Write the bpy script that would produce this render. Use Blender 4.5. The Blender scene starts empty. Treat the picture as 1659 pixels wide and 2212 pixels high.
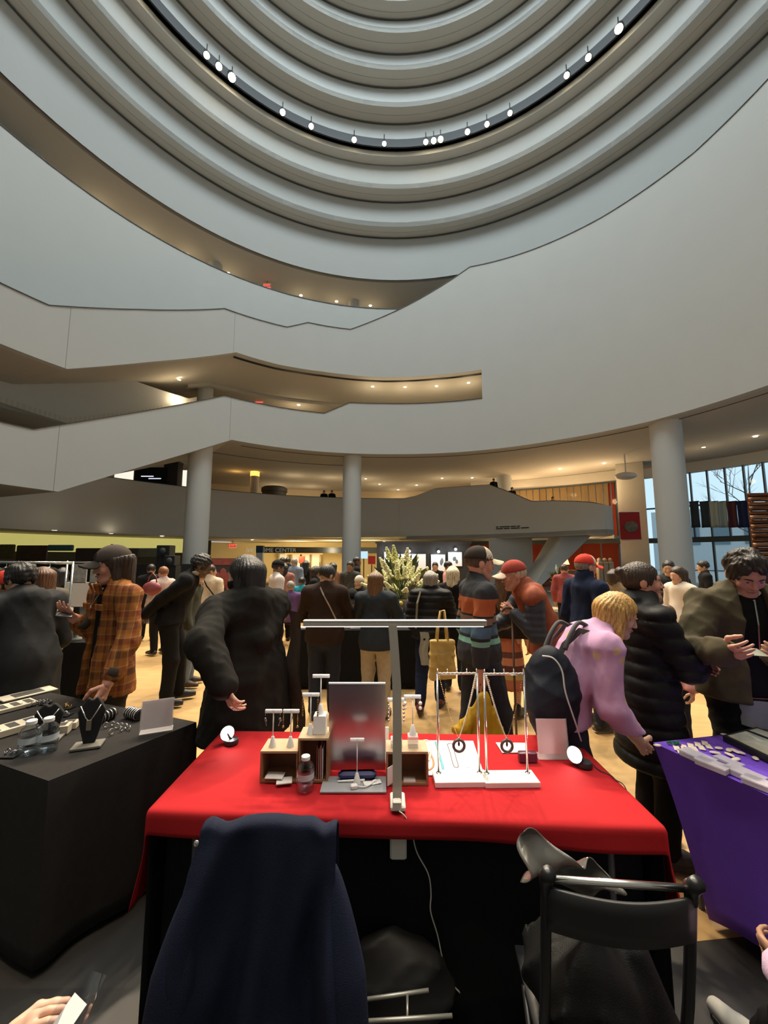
import bpy, bmesh, math, random
import numpy as np
from mathutils import Vector, Matrix
R = math.radians
SC = bpy.context.scene
COL = SC.collection
# ------------------------------------------------------------------ camera
FPX, PITCH, CAMZ = 850.0, R(6.5), 1.72
cam_d = bpy.data.cameras.new('camera')
cam_d.sensor_fit = 'VERTICAL'; cam_d.sensor_height = 36.0; cam_d.lens = 36.0*FPX/2212.0
cam_d.clip_start = 0.05; cam_d.clip_end = 400
cam = bpy.data.objects.new('camera', cam_d); COL.objects.link(cam)
cam.location = (0, 0, CAMZ); cam.rotation_euler = (R(90)+PITCH, 0, 0)
SC.camera = cam
SC.view_settings.view_transform = 'Standard'; SC.view_settings.look = 'None'
SC.view_settings.gamma = 1.0; SC.view_settings.use_curve_mapping = False
SC.view_settings.exposure = 0.22
# ------------------------------------------------------------------ world: pale overcast daylight outside
w = bpy.data.worlds.new('overcast_sky'); SC.world = w; w.use_nodes = True
bg = w.node_tree.nodes['Background']; bg.inputs[0].default_value = (0.74, 0.82, 0.88, 1); bg.inputs[1].default_value = 1.15
# ------------------------------------------------------------------ large lights: daylight through the skylight of the dome
CX, CY = 0.8, 9.0
def light(kind, name, loc, energy, color=(1, 1, 1), target=None, size=0.1, spot=None, blend=0.6, parent=None):
    d = bpy.data.lights.new(name, kind); d.energy = energy; d.color = color
    if kind == 'AREA': d.shape = 'DISK'; d.size = size
    else: d.shadow_soft_size = size
    if kind == 'SPOT': d.spot_size = R(spot or 60); d.spot_blend = blend
    o = bpy.data.objects.new(name, d); COL.objects.link(o); o.location = loc
    if target is not None:
        o.rotation_euler = (Vector(target)-Vector(loc)).to_track_quat('-Z', 'Y').to_euler()
    if parent: 
        o.parent = parent; o.matrix_parent_inverse = Matrix.Translation(parent.location).inverted() if parent.rotation_euler.z == 0 else parent.matrix_world.inverted()
    return o
light('AREA', 'skylight_daylight', (CX, CY, 37.4), 5200, (0.80, 0.93, 1.0), (CX, CY, 0), size=13)
# ------------------------------------------------------------------ pixel helpers (1659 x 2212 frame)
CP, SP = math.cos(PITCH), math.sin(PITCH)
def ray(px, py):
    u, v = px-829.5, 1106.0-py
    fw = FPX*CP-v*SP
    return Vector((u/fw, 1.0, (FPX*SP+v*CP)/fw))
def at(px, py, Y):
    return Vector((0, 0, CAMZ))+ray(px, py)*Y
def onz(px, py, z=0.0):
    d = ray(px, py); return Vector((0, 0, CAMZ))+d*((z-CAMZ)/d.z)
def oncyl(px, py, rad):
    d = ray(px, py); a = d.x**2+1; b = -2*(d.x*CX+CY); c = CX**2+CY**2-rad**2
    t = (-b+math.sqrt(b*b-4*a*c))/(2*a)
    p = Vector((0, 0, CAMZ))+d*t
    return math.atan2(p.x-CX, p.y-CY), p.z
def pol(th, r, z): return (CX+r*math.sin(th), CY+r*math.cos(th), z)
# ------------------------------------------------------------------ materials
MATS = {}
def mat(name, col, rough=0.7, metal=0.0, var=0.12, scale=8.0, bump=0.0, bscale=None, emit=None, estr=0, spec=0.5, alpha=None, trans=0.0, sheen=0.0, coord='Object'):
    if name in MATS: return MATS[name]
    m = bpy.data.materials.new(name); m.use_nodes = True; MATS[name] = m
    nt = m.node_tree; b = nt.nodes['Principled BSDF']
    b.inputs['Base Color'].default_value = (*col, 1); b.inputs['Roughness'].default_value = rough
    b.inputs['Metallic'].default_value = metal; b.inputs['Specular IOR Level'].default_value = spec
    if sheen: b.inputs['Sheen Weight'].default_value = sheen
    if trans: b.inputs['Transmission Weight'].default_value = trans
    if alpha is not None: b.inputs['Alpha'].default_value = alpha
    if emit: b.inputs['Emission Color'].default_value = (*emit, 1); b.inputs['Emission Strength'].default_value = estr
    if var or bump:
        tc = nt.nodes.new('ShaderNodeTexCoord'); n = nt.nodes.new('ShaderNodeTexNoise')
        n.inputs['Scale'].default_value = scale; n.inputs['Detail'].default_value = 4
        nt.links.new(tc.outputs[coord], n.inputs['Vector'])
        if var:
            mx = nt.nodes.new('ShaderNodeMix'); mx.data_type = 'RGBA'
            mx.inputs[6].default_value = (*[c*(1-var) for c in col], 1); mx.inputs[7].default_value = (*[min(1, c*(1+var)) for c in col], 1)
            nt.links.new(n.outputs['Fac'], mx.inputs[0]); nt.links.new(mx.outputs[2], b.inputs['Base Color'])
        if bump:
            n2 = nt.nodes.new('ShaderNodeTexNoise'); n2.inputs['Scale'].default_value = bscale or scale*6; n2.inputs['Detail'].default_value = 3
            nt.links.new(tc.outputs[coord], n2.inputs['Vector'])
            bp = nt.nodes.new('ShaderNodeBump'); bp.inputs['Strength'].default_value = bump; bp.inputs['Distance'].default_value = 0.02
            nt.links.new(n2.outputs['Fac'], bp.inputs['Height']); nt.links.new(bp.outputs[0], b.inputs['Normal'])
    return m
def emis(name, col, s):
    if name in MATS: return MATS[name]
    m = bpy.data.materials.new(name); m.use_nodes = True; MATS[name] = m
    nt = m.node_tree; nt.nodes.clear(); o = nt.nodes.new('ShaderNodeOutputMaterial'); e = nt.nodes.new('ShaderNodeEmission')
    e.inputs[0].default_value = (*col, 1); e.inputs[1].default_value = s; nt.links.new(e.outputs[0], o.inputs[0]); return m
def glass(name, tint=(0.9, 0.95, 0.95), gloss=0.12):
    if name in MATS: return MATS[name]
    m = bpy.data.materials.new(name); m.use_nodes = True; MATS[name] = m
    nt = m.node_tree; nt.nodes.clear(); o = nt.nodes.new('ShaderNodeOutputMaterial')
    t = nt.nodes.new('ShaderNodeBsdfTransparent'); t.inputs[0].default_value = (*tint, 1)
    g = nt.nodes.new('ShaderNodeBsdfGlossy'); g.inputs['Roughness'].default_value = 0.05
    x = nt.nodes.new('ShaderNodeMixShader'); lw = nt.nodes.new('ShaderNodeLayerWeight'); lw.inputs[0].default_value = gloss
    nt.links.new(lw.outputs['Facing'], x.inputs[0]); nt.links.new(t.outputs[0], x.inputs[1]); nt.links.new(g.outputs[0], x.inputs[2]); nt.links.new(x.outputs[0], o.inputs[0])
    return m
# ------------------------------------------------------------------ mesh helpers
class MB:
    def __init__(s): s.v, s.f = [], []
    def add(s, V, F):
        n = len(s.v); s.v += [tuple(p) for p in V]; s.f += [tuple(i+n for i in q) for q in F]; return s
    def box(s, c, d, rz=0.0, rx=0.0, bev=0.0):
        x, y, z = d[0]/2, d[1]/2, d[2]/2
        if bev <= 0:
            V = [(i, j, k) for k in (-z, z) for i, j in ((-x, -y), (x, -y), (x, y), (-x, y))]
            F = [(3, 2, 1, 0), (4, 5, 6, 7), (0, 1, 5, 4), (1, 2, 6, 5), (2, 3, 7, 6), (3, 0, 4, 7)]
        else:
            V = []; b = bev
            for k, o in ((-z, b), (-z+b, 0), (z-b, 0), (z, b)):
                X, Y = x-o, y-o
                V += [(-X+b, -Y, k), (X-b, -Y, k), (X, -Y+b, k), (X, Y-b, k), (X-b, Y, k), (-X+b, Y, k), (-X, Y-b, k), (-X, -Y+b, k)]
            F = [tuple(range(7, -1, -1)), tuple(range(24, 32))]
            for l in range(3):
                for i in range(8): j = (i+1) % 8; F.append((l*8+i, l*8+j, l*8+8+j, l*8+8+i))
        M = Matrix.Translation(Vector(c)) @ Matrix.Rotation(rz, 4, 'Z') @ Matrix.Rotation(rx, 4, 'X')
        return s.add([M @ Vector(p) for p in V], F)
    def tube(s, pts, r, n=8, cap=True, flat=None):
        pts = [Vector(p) for p in pts]; rs = r if isinstance(r, (list, tuple)) else [r]*len(pts)
        V, F = [], []; up = None
        for i, p in enumerate(pts):
            t = (pts[min(i+1, len(pts)-1)]-pts[max(i-1, 0)]).normalized()
            if up is None: up = t.orthogonal().normalized()
            up = (up-t*up.dot(t)); up = up.normalized() if up.length > 1e-6 else t.orthogonal().normalized()
            sd = t.cross(up)
            for k in range(n):
                a = 2*math.pi*k/n; V.append(p+(up*math.cos(a)+sd*math.sin(a))*rs[i])
        for i in range(len(pts)-1):
            for k in range(n): j = (k+1) % n; F.append((i*n+k, i*n+j, (i+1)*n+j, (i+1)*n+k))
        if cap: F += [tuple(range(n-1, -1, -1)), tuple(range((len(pts)-1)*n, len(pts)*n))]
        return s.add(V, F)
    def lathe(s, prof, c=(0, 0, 0), n=24, a0=0.0, a1=None):
        V, F = [], []; full = a1 is None; m = n if full else n+1; sp = 2*math.pi if full else a1-a0; k = len(prof)
        for i in range(m):
            a = a0+sp*i/n
            for r, z in prof: V.append((c[0]+r*math.sin(a), c[1]+r*math.cos(a), c[2]+z))
        for i in range(n):
            j = (i+1) % m
            for q in range(k-1): F.append((i*k+q, i*k+q+1, j*k+q+1, j*k+q))
        return s.add(V, F)
    def prism(s, poly, z0, z1):
        n = len(poly); V = [(x, y, z0) for x, y in poly]+[(x, y, z1) for x, y in poly]
        F = [tuple(range(n-1, -1, -1)), tuple(range(n, 2*n))]+[(i, (i+1) % n, n+(i+1) % n, n+i) for i in range(n)]
        return s.add(V, F)
    def sphere(s, c, r, n=10, m=7):
        r = r if isinstance(r, (tuple, list)) else (r, r, r)
        V = [(c[0], c[1], c[2]-r[2])]; F = []
        for i in range(1, m):
            a = -math.pi/2+math.pi*i/m
            for k in range(n):
                b = 2*math.pi*k/n; V.append((c[0]+r[0]*math.cos(a)*math.cos(b), c[1]+r[1]*math.cos(a)*math.sin(b), c[2]+r[2]*math.sin(a)))
        V.append((c[0], c[1], c[2]+r[2])); t = len(V)-1
        for k in range(n):
            j = (k+1) % n; F.append((0, 1+j, 1+k)); F.append((t, t-n+k, t-n+j))
            for i in range(m-2): F.append((1+i*n+k, 1+i*n+j, 1+(i+1)*n+j, 1+(i+1)*n+k))
        return s.add(V, F)
    def grid(s, fn, nu, nv):
        V = [fn(i/nu, j/nv) for j in range(nv+1) for i in range(nu+1)]
        F = [(j*(nu+1)+i, j*(nu+1)+i+1, (j+1)*(nu+1)+i+1, (j+1)*(nu+1)+i) for j in range(nv) for i in range(nu)]
        return s.add(V, F)
    def mesh(s, name, m, smooth=False, auto=None):
        me = bpy.data.meshes.new(name); me.from_pydata(s.v, [], s.f); me.update()
        bm = bmesh.new(); bm.from_mesh(me); bmesh.ops.recalc_face_normals(bm, faces=bm.faces); bm.to_mesh(me); bm.free()
        if m: me.materials.append(m)
        if smooth:
            me.polygons.foreach_set('use_smooth', [True]*len(me.polygons))
            if auto: me.set_sharp_from_angle(angle=R(auto))
        return me
    def build(s, name, m, parent=None, smooth=False, auto=None, loc=None):
        o = bpy.data.objects.new(name, s.mesh(name, m, smooth, auto)); COL.objects.link(o)
        if parent: o.parent = parent
        if loc is not None: o.location = loc
        return o
def tag(o, label=None, cat=None, group=None, kind=None):
    if label: o['label'] = label
    if cat: o['category'] = cat
    if group: o['group'] = group
    if kind: o['kind'] = kind
    return o
def thing(name, label, cat, loc=(0, 0, 0), rz=0.0, group=None):
    o = bpy.data.objects.new(name, None); o.empty_display_size = 0.1; COL.objects.link(o)
    o.location = loc; o.rotation_euler = (0, 0, rz); tag(o, label, cat, group); return o
def struct(o, label=None): return tag(o, label, None, None, 'structure')
def semp(name, label=None):
    o = bpy.data.objects.new(name, None); COL.objects.link(o); return struct(o, label)
def solid(mb, mod, t):   # thickness for sheets
    return mb
def text(name, body, size, M, m, parent=None, ext=0.004):
    c = bpy.data.curves.new(name, 'FONT'); c.body = body; c.size = size; c.extrude = ext; c.align_x = 'CENTER'; c.align_y = 'CENTER'
    o = bpy.data.objects.new(name, c); COL.objects.link(o); dg = bpy.context.evaluated_depsgraph_get()
    me = bpy.data.meshes.new_from_object(o.evaluated_get(dg)); bpy.data.objects.remove(o)
    me.transform(M); me.materials.clear(); me.materials.append(m)
    o = bpy.data.objects.new(name, me); COL.objects.link(o)
    if parent: o.parent = parent
    return o
# ================================================================== STRUCTURE
WALL = mat('painted_plaster', (0.58, 0.575, 0.54), 0.85, var=0.03, scale=0.8, bump=0.03, bscale=60)
SOFF = mat('soffit_plaster', (0.54, 0.50, 0.43), 0.9, var=0.03, scale=0.8)
DOMEM = mat('dome_plaster', (0.48, 0.485, 0.465), 0.9, var=0.03, scale=0.5)
BLACK = mat('black_metal', (0.012, 0.012, 0.013), 0.5, var=0)
DGREY = mat('dark_grey_metal', (0.06, 0.065, 0.07), 0.5, var=0)
RA, RB, RD, RW = 13.5, 17.4, 19.0, 24.4
# floor: warm stone pavers
def floor_mat():
    m = bpy.data.materials.new('warm_stone_floor'); m.use_nodes = True; nt = m.node_tree; b = nt.nodes['Principled BSDF']
    tc = nt.nodes.new('ShaderNodeTexCoord'); n = nt.nodes.new('ShaderNodeTexNoise'); n.inputs['Scale'].default_value = 0.9; n.inputs['Detail'].default_value = 6
    mp = nt.nodes.new('ShaderNodeMapping'); mp.inputs['Scale'].default_value = (1, 5, 1); mp.inputs['Rotation'].default_value = (0, 0, 0.35)
    n2 = nt.nodes.new('ShaderNodeTexNoise'); n2.inputs['Scale'].default_value = 3.0; n2.inputs['Detail'].default_value = 5
    nt.links.new(tc.outputs['Object'], mp.inputs[0]); nt.links.new(mp.outputs[0], n2.inputs['Vector']); nt.links.new(tc.outputs['Object'], n.inputs['Vector'])
    r = nt.nodes.new('ShaderNodeValToRGB'); r.color_ramp.elements[0].color = (0.35, 0.205, 0.078, 1); r.color_ramp.elements[1].color = (0.50, 0.325, 0.135, 1)
    r.color_ramp.elements[0].position = 0.3; r.color_ramp.elements[1].position = 0.7
    mx = nt.nodes.new('ShaderNodeMath'); mx.operation = 'ADD'; ml = nt.nodes.new('ShaderNodeMath'); ml.operation = 'MULTIPLY'; ml.inputs[1].default_value = 0.5
    nt.links.new(n.outputs['Fac'], mx.inputs[0]); nt.links.new(n2.outputs['Fac'], mx.inputs[1]); nt.links.new(mx.outputs[0], ml.inputs[0])
    nt.links.new(ml.outputs[0], r.inputs[0]); nt.links.new(r.outputs[0], b.inputs['Base Color']); b.inputs['Roughness'].default_value = 0.42
    return m
RWOOD = 7.05
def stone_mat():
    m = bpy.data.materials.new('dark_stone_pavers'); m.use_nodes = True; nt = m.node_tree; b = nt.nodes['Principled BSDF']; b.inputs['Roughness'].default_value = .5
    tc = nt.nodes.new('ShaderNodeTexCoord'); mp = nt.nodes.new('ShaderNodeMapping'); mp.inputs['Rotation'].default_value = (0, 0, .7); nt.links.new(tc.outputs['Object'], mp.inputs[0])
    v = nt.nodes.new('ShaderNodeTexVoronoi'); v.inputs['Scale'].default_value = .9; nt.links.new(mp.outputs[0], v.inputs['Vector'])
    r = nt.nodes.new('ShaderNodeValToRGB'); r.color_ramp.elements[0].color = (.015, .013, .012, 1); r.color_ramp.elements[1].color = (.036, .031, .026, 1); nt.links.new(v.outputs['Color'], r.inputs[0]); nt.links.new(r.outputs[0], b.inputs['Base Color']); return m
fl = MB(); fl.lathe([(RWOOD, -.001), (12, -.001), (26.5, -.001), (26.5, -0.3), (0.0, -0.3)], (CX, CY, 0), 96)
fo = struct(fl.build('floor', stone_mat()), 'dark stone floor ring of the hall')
fc = MB(); fc.lathe([(0, 0), (RWOOD*.5, 0), (RWOOD, 0), (RWOOD, -.25)], (CX, CY, 0), 96); struct(fc.build('floor_circle', floor_mat()), 'pale maple wood circle in the middle of the floor')
# ---- dome of stepped rings: read from the drawing of its edges on the axis of the hall
def gy(py):
    d = ray(845, py); return d.y/d.z     # forward per metre of rise
def hgt(r, py): return CAMZ+(CY+r)/gy(py)
def radat(h, py): return (h-CAMZ)*gy(py)-CY
dome = semp('ceiling', 'stepped concentric plaster dome over the hall')
steps = [(605, 515, 490), (490, 438, 408), (408, 360, 338), (316, 269, 231), (231, 191, 151), (151, 118, 71), (71, 44, 2), (2, -28, -75), (-75, -105, -150)]
r = RB; ring_info = []
prev_top = None
for i, (yb, yt, yn) in enumerate(steps):
    zb = hgt(r, yb) if prev_top is None else prev_top
    zt = hgt(r, yt); rn = radat(zt, yn)
    if i == 2:   # lighting slot ring
        slot = (r, zt, rn)
    m = MB(); m.lathe([(r, zb), (r, zt), (r+0.5, zt), (r+0.5, zb)], (CX, CY, 0), 120)
    m.v = m.v; k = 4
    m.add([], []); m.build('ring_riser', DOMEM, dome, True, 30)
    s = MB(); s.lathe([(r-0.05, zt+0.06), (rn, zt), (rn, zt+0.35), (r+0.5, zt+0.35), (r+0.5, zt+0.1)], (CX, CY, 0), 120)
    s.build('ring_soffit', mat('dome_soffit_plaster', (.62, .60, .54), .9, var=.03, scale=.5), dome, True, 30)
    if i != 2:
        g = MB(); g.lathe([(r-.012, zt-.085), (r-.012, zt+.05)], (CX, CY, 0), 120); g.build('shadow_gap', mat('gap_dark', (.10, .095, .085), .9, var=0), dome, True)
    ring_info.append((r, zb, zt, rn))
    if i == 2:
        # dark open slot between this soffit and the next riser
        h3 = zt+1.1; r3 = radat(zt+0.35, 316)
        bmb = MB(); bmb.lathe([(rn+0.02, zt+0.33), (rn+0.1, h3), (r3+.03, h3), (r3+.03, zt+.85), (r3-.03, zt+.85), (r3-.03, zt+.25), (r3+.06, zt+.25), (r3+.06, h3-.02)], (CX, CY, 0), 120)
        bmb.build('light_slot', BLACK, dome, True, 30)
        slot = (rn, zt, r3, h3); r = r3; prev_top = zt+0.8
    else:
        r = rn; prev_top = zt
topz = prev_top
sk = MB(); sk.lathe([(r, topz), (r, topz+0.6)], (CX, CY, 0), 96)
sk.build('oculus_rim', DOMEM, dome, True)
gl = MB(); gl.lathe([(0.0, topz+3.2), (r*0.5, topz+3.2), (r+1.5, topz+3.2)], (CX, CY, 0), 48)
gl.build('skylight_pane', mat('frosted_skylight', (0.55, 0.6, 0.65), 0.6, var=0), dome)
bpy.data.objects['skylight_daylight'].location.z = topz+2.2
bpy.data.objects['skylight_daylight'].data.size = 2*r*0.95

# ---- strips of curved wall
def curve(px, rad, ext=None):
    c = sorted(oncyl(x, y, rad) for x, y in px)
    th = [a for a, _ in c]; z = [b for _, b in c]
    return th, z
def strip(name, top, bot, rad, t, m, th0=None, th1=None, parent=None, n=90, label=None):
    T, ZT = top; B, ZB = bot
    a0 = max(T[0], B[0]) if th0 is None else th0; a1 = min(T[-1], B[-1]) if th1 is None else th1
    ths = sorted(set([a for a in list(np.linspace(a0, a1, n))+T+B if a0-1e-9 <= a <= a1+1e-9]))
    o = MB(); V, F = [], []
    for a in ths:
        zt, zb = np.interp(a, T, ZT), np.interp(a, B, ZB)
        V += [pol(a, rad, zb), pol(a, rad, zt), pol(a, rad+t, zt), pol(a, rad+t, zb)]
    for i in range(len(ths)-1):
        for q in range(4): F.append((i*4+q, i*4+(q+1) % 4, i*4+4+(q+1) % 4, i*4+4+q))
    F += [(3, 2, 1, 0), tuple(len(V)-4+q for q in range(4))]
    o.add(V, F); ob = o.build(name, m, parent, True, 25)
    if parent is None: struct(ob, label)
    return ob
def soffit(name, bot, r0, r1, m, th0, th1, parent=None, t=0.25, n=80, label=None, dz=0.0):
    B, ZB = bot; ths = sorted(set([a for a in list(np.linspace(th0, th1, n))+B if th0-1e-9 <= a <= th1+1e-9]))
    o = MB(); V, F = [], []
    for a in ths:
        z = np.interp(a, B, ZB)+dz; V += [pol(a, r0, z), pol(a, r1, z), pol(a, r1, z+t), pol(a, r0, z+t)]
    for i in range(len(ths)-1):
        for q in range(4): F.append((i*4+q, i*4+(q+1) % 4, i*4+4+(q+1) % 4, i*4+4+q))
    F += [(3, 2, 1, 0), tuple(len(V)-4+q for q in range(4))]
    o.add(V, F); ob = o.build(name, m, parent, True, 25)
    if parent is None: struct(ob, label)
    return ob
def level(z, a0=-2.2, a1=2.2): return [a0, a1], [z, z]
A_top = curve([(0, 612), (105, 660), (300, 669), (485, 667), (620, 707), (665, 697), (757, 712), (870, 665), (1015, 577), (1150, 540), (1300, 470), (1500, 330), (1659, 172)], RA)
A_mid0 = curve([(0, 742), (145, 797), (330, 781), (510, 761), (600, 787), (700, 803), (830, 815), (940, 810), (1040, 798)], RA)
A_mid1 = curve([(0, 912), (72, 928), (485, 855), (590, 878), (700, 893), (755, 870), (830, 872), (940, 870), (1040, 861)], RA)
A_bot = curve([(0, 1045), (125, 1062), (500, 950), (600, 966), (700, 976), (850, 981), (1000, 976), (1200, 951), (1400, 911), (1659, 832)], RA)
def extend(c, left=None, right=None, a=2.0):
    T, Z = list(c[0]), list(c[1])
    if left is not None: T.insert(0, -a); Z.insert(0, left)
    if right is not None: T.append(a); Z.append(right)
    return T, Z
zt4 = hgt(RB, 668)
A_top = extend(A_top, A_top[1][0]+1.5, zt4); A_mid0 = extend(A_mid0, A_mid0[1][0]+1.5); A_mid1 = extend(A_mid1, A_mid1[1][0]+1.5)
A_bot = extend(A_bot, A_bot[1][0]+1.0, A_bot[1][-1])
th_end = oncyl(1041, 830, RA)[0]
strip('wall_stair_upper', A_top, A_mid0, RA, 0.35, WALL, -2.0, th_end, label='curved white stair parapet, upper flight')
strip('wall_stair_lower', A_mid1, A_bot, RA, 0.35, WALL, -2.0, th_end, label='curved white stair parapet, lower flight')
strip('wall_sweep', A_top, A_bot, RA, 0.35, WALL, th_end, 2.0, label='tall curved white wall sweeping up to the right')
soffit('trim_10', A_top, RA-.03, RA+.38, DGREY, -2.0, 2.0, t=.03)
soffit('trim_11', A_mid1, RA-.03, RA+.38, DGREY, -2.0, th_end, t=.03)
# thin joints cut in the plaster shown as dark shadow gaps
for px in (1041, 507, 150):
    for (c0, c1) in ((A_top, A_mid0), (A_mid1, A_bot)):
        a = oncyl(px, 700, RA)[0]; z1, z0 = np.interp(a, *c0), np.interp(a, *c1)
        if px == 1041: continue
        j = MB(); j.box((0, 0, (z0+z1)/2), (0.015, 0.012, z1-z0)); o = j.build('trim_1', mat('joint_shadow', (0.36, 0.36, 0.34), 0.9, var=0))
        o.location = pol(a, RA-0.003, 0); o.rotation_euler.z = -a; struct(o)
# soffits below the flights, and the fourth level
soffit('ceiling_upper_flight', A_mid0, RA+0.3, 20.4, SOFF, -2.0, th_end+0.06)
soffit('ceiling_third_level', A_bot, RA+0.3, 17.4, SOFF, -2.0, oncyl(500, 950, RA)[0])
th500 = oncyl(500, 950, RA)[0]; zc3 = np.interp(0.3, *A_bot)
soffit('ceiling_second_level', (A_bot[0], [zc3 if a > th500+1e-3 else zc3 for a in A_bot[0]]), 17.3, 27.0, SOFF, -2.2, th500)
soffit('ceiling_gallery', A_bot, RA+0.3, 27.0, SOFF, th500, 2.0)
# recessed dark slot in the third level soffits
sl = soffit('trim_2', A_mid0, RA+0.45, RA+0.62, BLACK, oncyl(512, 760, RA)[0], th_end-0.004, t=0.05, dz=-0.03); 
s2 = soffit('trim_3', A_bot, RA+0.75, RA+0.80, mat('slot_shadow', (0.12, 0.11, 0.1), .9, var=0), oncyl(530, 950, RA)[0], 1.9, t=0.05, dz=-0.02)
s3 = soffit('trim_4', A_mid0, 18.1, 18.4, SOFF, oncyl(470, 760, RA)[0], th_end, t=0.3, dz=-0.18)
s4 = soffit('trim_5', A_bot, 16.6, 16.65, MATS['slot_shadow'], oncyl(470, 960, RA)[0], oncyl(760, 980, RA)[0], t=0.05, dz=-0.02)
# parapet seen inside the opening at the left (inner side of the stair)
C_top = extend(curve([(0, 800), (275, 812), (300, 826), (425, 866)], 17.0), 12.5); C_bot = extend(curve([(0, 868), (145, 914), (300, 895), (425, 866)], 17.0), 9.5)
strip('wall_inner_stair', C_top, C_bot, 17.0, 0.3, WALL, -1.6, oncyl(425, 866, 17.0)[0])
soffit('ceiling_inner_stair', C_bot, 17.0, 20.0, SOFF, -1.6, oncyl(425, 866, 17.0)[0])
# level 4 parapet + gallery behind it
B_top = level(zt4); B_bot = level(zt4-6.8)
strip('wall_fourth_level', B_top, B_bot, RB, 0.35, WALL, -2.2, 2.2, label='curved fourth-level parapet')
cap = soffit('trim_6', level(zt4), RB-0.04, RB+0.4, DGREY, -2.2, 2.2, t=0.03)
zf0 = hgt(RB, 605)
soffit('ceiling_fourth_level', level(zf0), RB+0.3, 25.0, SOFF, -2.2, 2.2)
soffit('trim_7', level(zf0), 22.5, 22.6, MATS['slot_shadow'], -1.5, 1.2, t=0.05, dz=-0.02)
for nm, rad, z0, z1 in (('wall_gallery_four', 24.5, zt4-3.5, zf0+0.2), ('wall_gallery_three', 20.2, zc3+0.2, 16.0)):
    strip(nm, level(z1), level(z0), rad, 0.3, mat('warm_gallery_plaster', (0.56, 0.46, 0.32), .9, var=0.03), -2.2, 2.2)
soffit('floor_fourth_level', level(zt4-1.1), RB+0.3, 24.6, SOFF, -2.2, 2.2)
# outer drum behind the camera closes the hall
strip('wall_back', ([1.95, 4.35], [topz]*2), ([1.95, 4.35], [0.0]*2), 17.9, 0.4, WALL, 1.95, 4.35, n=60)
strip('wall_outer', ([-2.2, 2.2], [zf0+4]*2), ([-2.2, 2.2], [zf0]*2), 24.6, 0.3, WALL, -2.2, 2.2)

# ---- second level
zd0, zd1 = CAMZ+28.0*(1203-1166)/850, CAMZ+28.0*(1203-1077)/850
aE = oncyl(862, 1100, RD)[0]
strip('wall_second_level', level(zd1), level(zd0), RD, 0.35, WALL, -2.2, aE+0.02, label='curved second-level parapet behind the columns')
soffit('trim_8', level(zd1), RD-0.03, RD+0.38, DGREY, -2.2, aE+0.02, t=0.03)
soffit('ceiling_ground_level', level(zd0), RD+0.2, 27.0, SOFF, -2.2, 0.66)
soffit('floor_second_level', level(zd0+0.4), RD+0.2, 27.0, SOFF, -2.2, 0.5, t=0.15)
WARM = mat('warm_beige_wall', (0.62, 0.50, 0.33), .85, var=0.04)
strip('wall_second_gallery', level(zc3+0.1), level(zd0), 26.8, 0.3, WARM, -2.2, 0.56)
# curved projecting balcony with the sloped stair parapet
pathE = [(862, 27.95), (900, 27.7), (940, 27.3), (1000, 26.5), (1060, 25.6), (1110, 24.75), (1150, 24.0), (1200, 22.95), (1245, 21.95), (1285, 21.2), (1308, 20.95), (1320, 21.05), (1326, 21.5), (1322, 22.4), (1308, 24.0)]
topE = [1079, 1071, 1055, 1050, 1046, 1065, 1083, 1082, 1083, 1086, 1090, 1092, 1094, 1094, 1094]
V, F = [], []; NE = len(pathE)
PE = [at(x, 1160, d) for x, d in pathE]
# densify
dense = []; 
for i in range(NE-1):
    for k in range(4):
        s_ = k/4; dense.append((PE[i].lerp(PE[i+1], s_), topE[i]*(1-s_)+topE[i+1]*s_))
dense.append((PE[-1], topE[-1]))
zbE = zd0
ctr = Vector((6.5, 27, 0)); top_pts = []
for i, (p, ty) in enumerate(dense):
    q0 = dense[max(i-1, 0)][0]; q1 = dense[min(i+1, len(dense)-1)][0]
    tg = (q1-q0); tg.z = 0; tg.normalize(); nrm = Vector((-tg.y, tg.x, 0))
    zt = CAMZ+p.y*(1203-ty)/850.0
    V += [(p.x, p.y, zbE), (p.x, p.y, zt), (p.x+nrm.x*.3, p.y+nrm.y*.3, zt), (p.x+nrm.x*.3, p.y+nrm.y*.3, zbE)]
    top_pts.append(Vector((p.x+nrm.x*.15, p.y+nrm.y*.15, zt)))
n = len(dense)
for i in range(n-1):
    for q in range(4): F.append((i*4+q, i*4+(q+1) % 4, i*4+4+(q+1) % 4, i*4+4+q))
F += [(3, 2, 1, 0), tuple(len(V)-4+q for q in range(4))]
eb = MB().add(V, F).build('wall_balcony', WALL, None, True, 40); struct(eb, 'projecting curved balcony parapet with sloping top')
MB().tube(top_pts, 0.05, 6).build('coping', DGREY, eb)
poly = [(p.x, p.y) for p, _ in dense]+[at(1290, 1160, 26.8).xy[:] , at(862, 1160, 29.5).xy[:]]
e2 = MB().prism(poly, zbE-0.02, zbE+0.25).build('ceiling_balcony', SOFF); struct(e2)
# sloped stair underside dropping from the balcony
a_ = at(1215, 1165, 23.4); b_ = at(1150, 1235, 23.4)
st = MB(); 
st.add([(a_.x, 23.2, zbE), (a_.x+1.6, 23.2, zbE), (b_.x+0.35, 23.2, 0.0), (b_.x, 23.2, 0.0), (a_.x, 25.4, zbE), (a_.x+1.6, 25.4, zbE), (b_.x+0.35, 25.4, 0.0), (b_.x, 25.4, 0.0)],
       [(0, 1, 2, 3), (7, 6, 5, 4), (0, 3, 7, 4), (1, 5, 6, 2), (0, 4, 5, 1), (3, 2, 6, 7)])
struct(st.build('wall_stair_support', WALL))
st2 = MB().box((at(1110, 1200, 25.0).x, 25.6, zbE/2), (2.7, 0.4, zbE)).build('wall_under_balcony', WALL); struct(st2)
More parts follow.
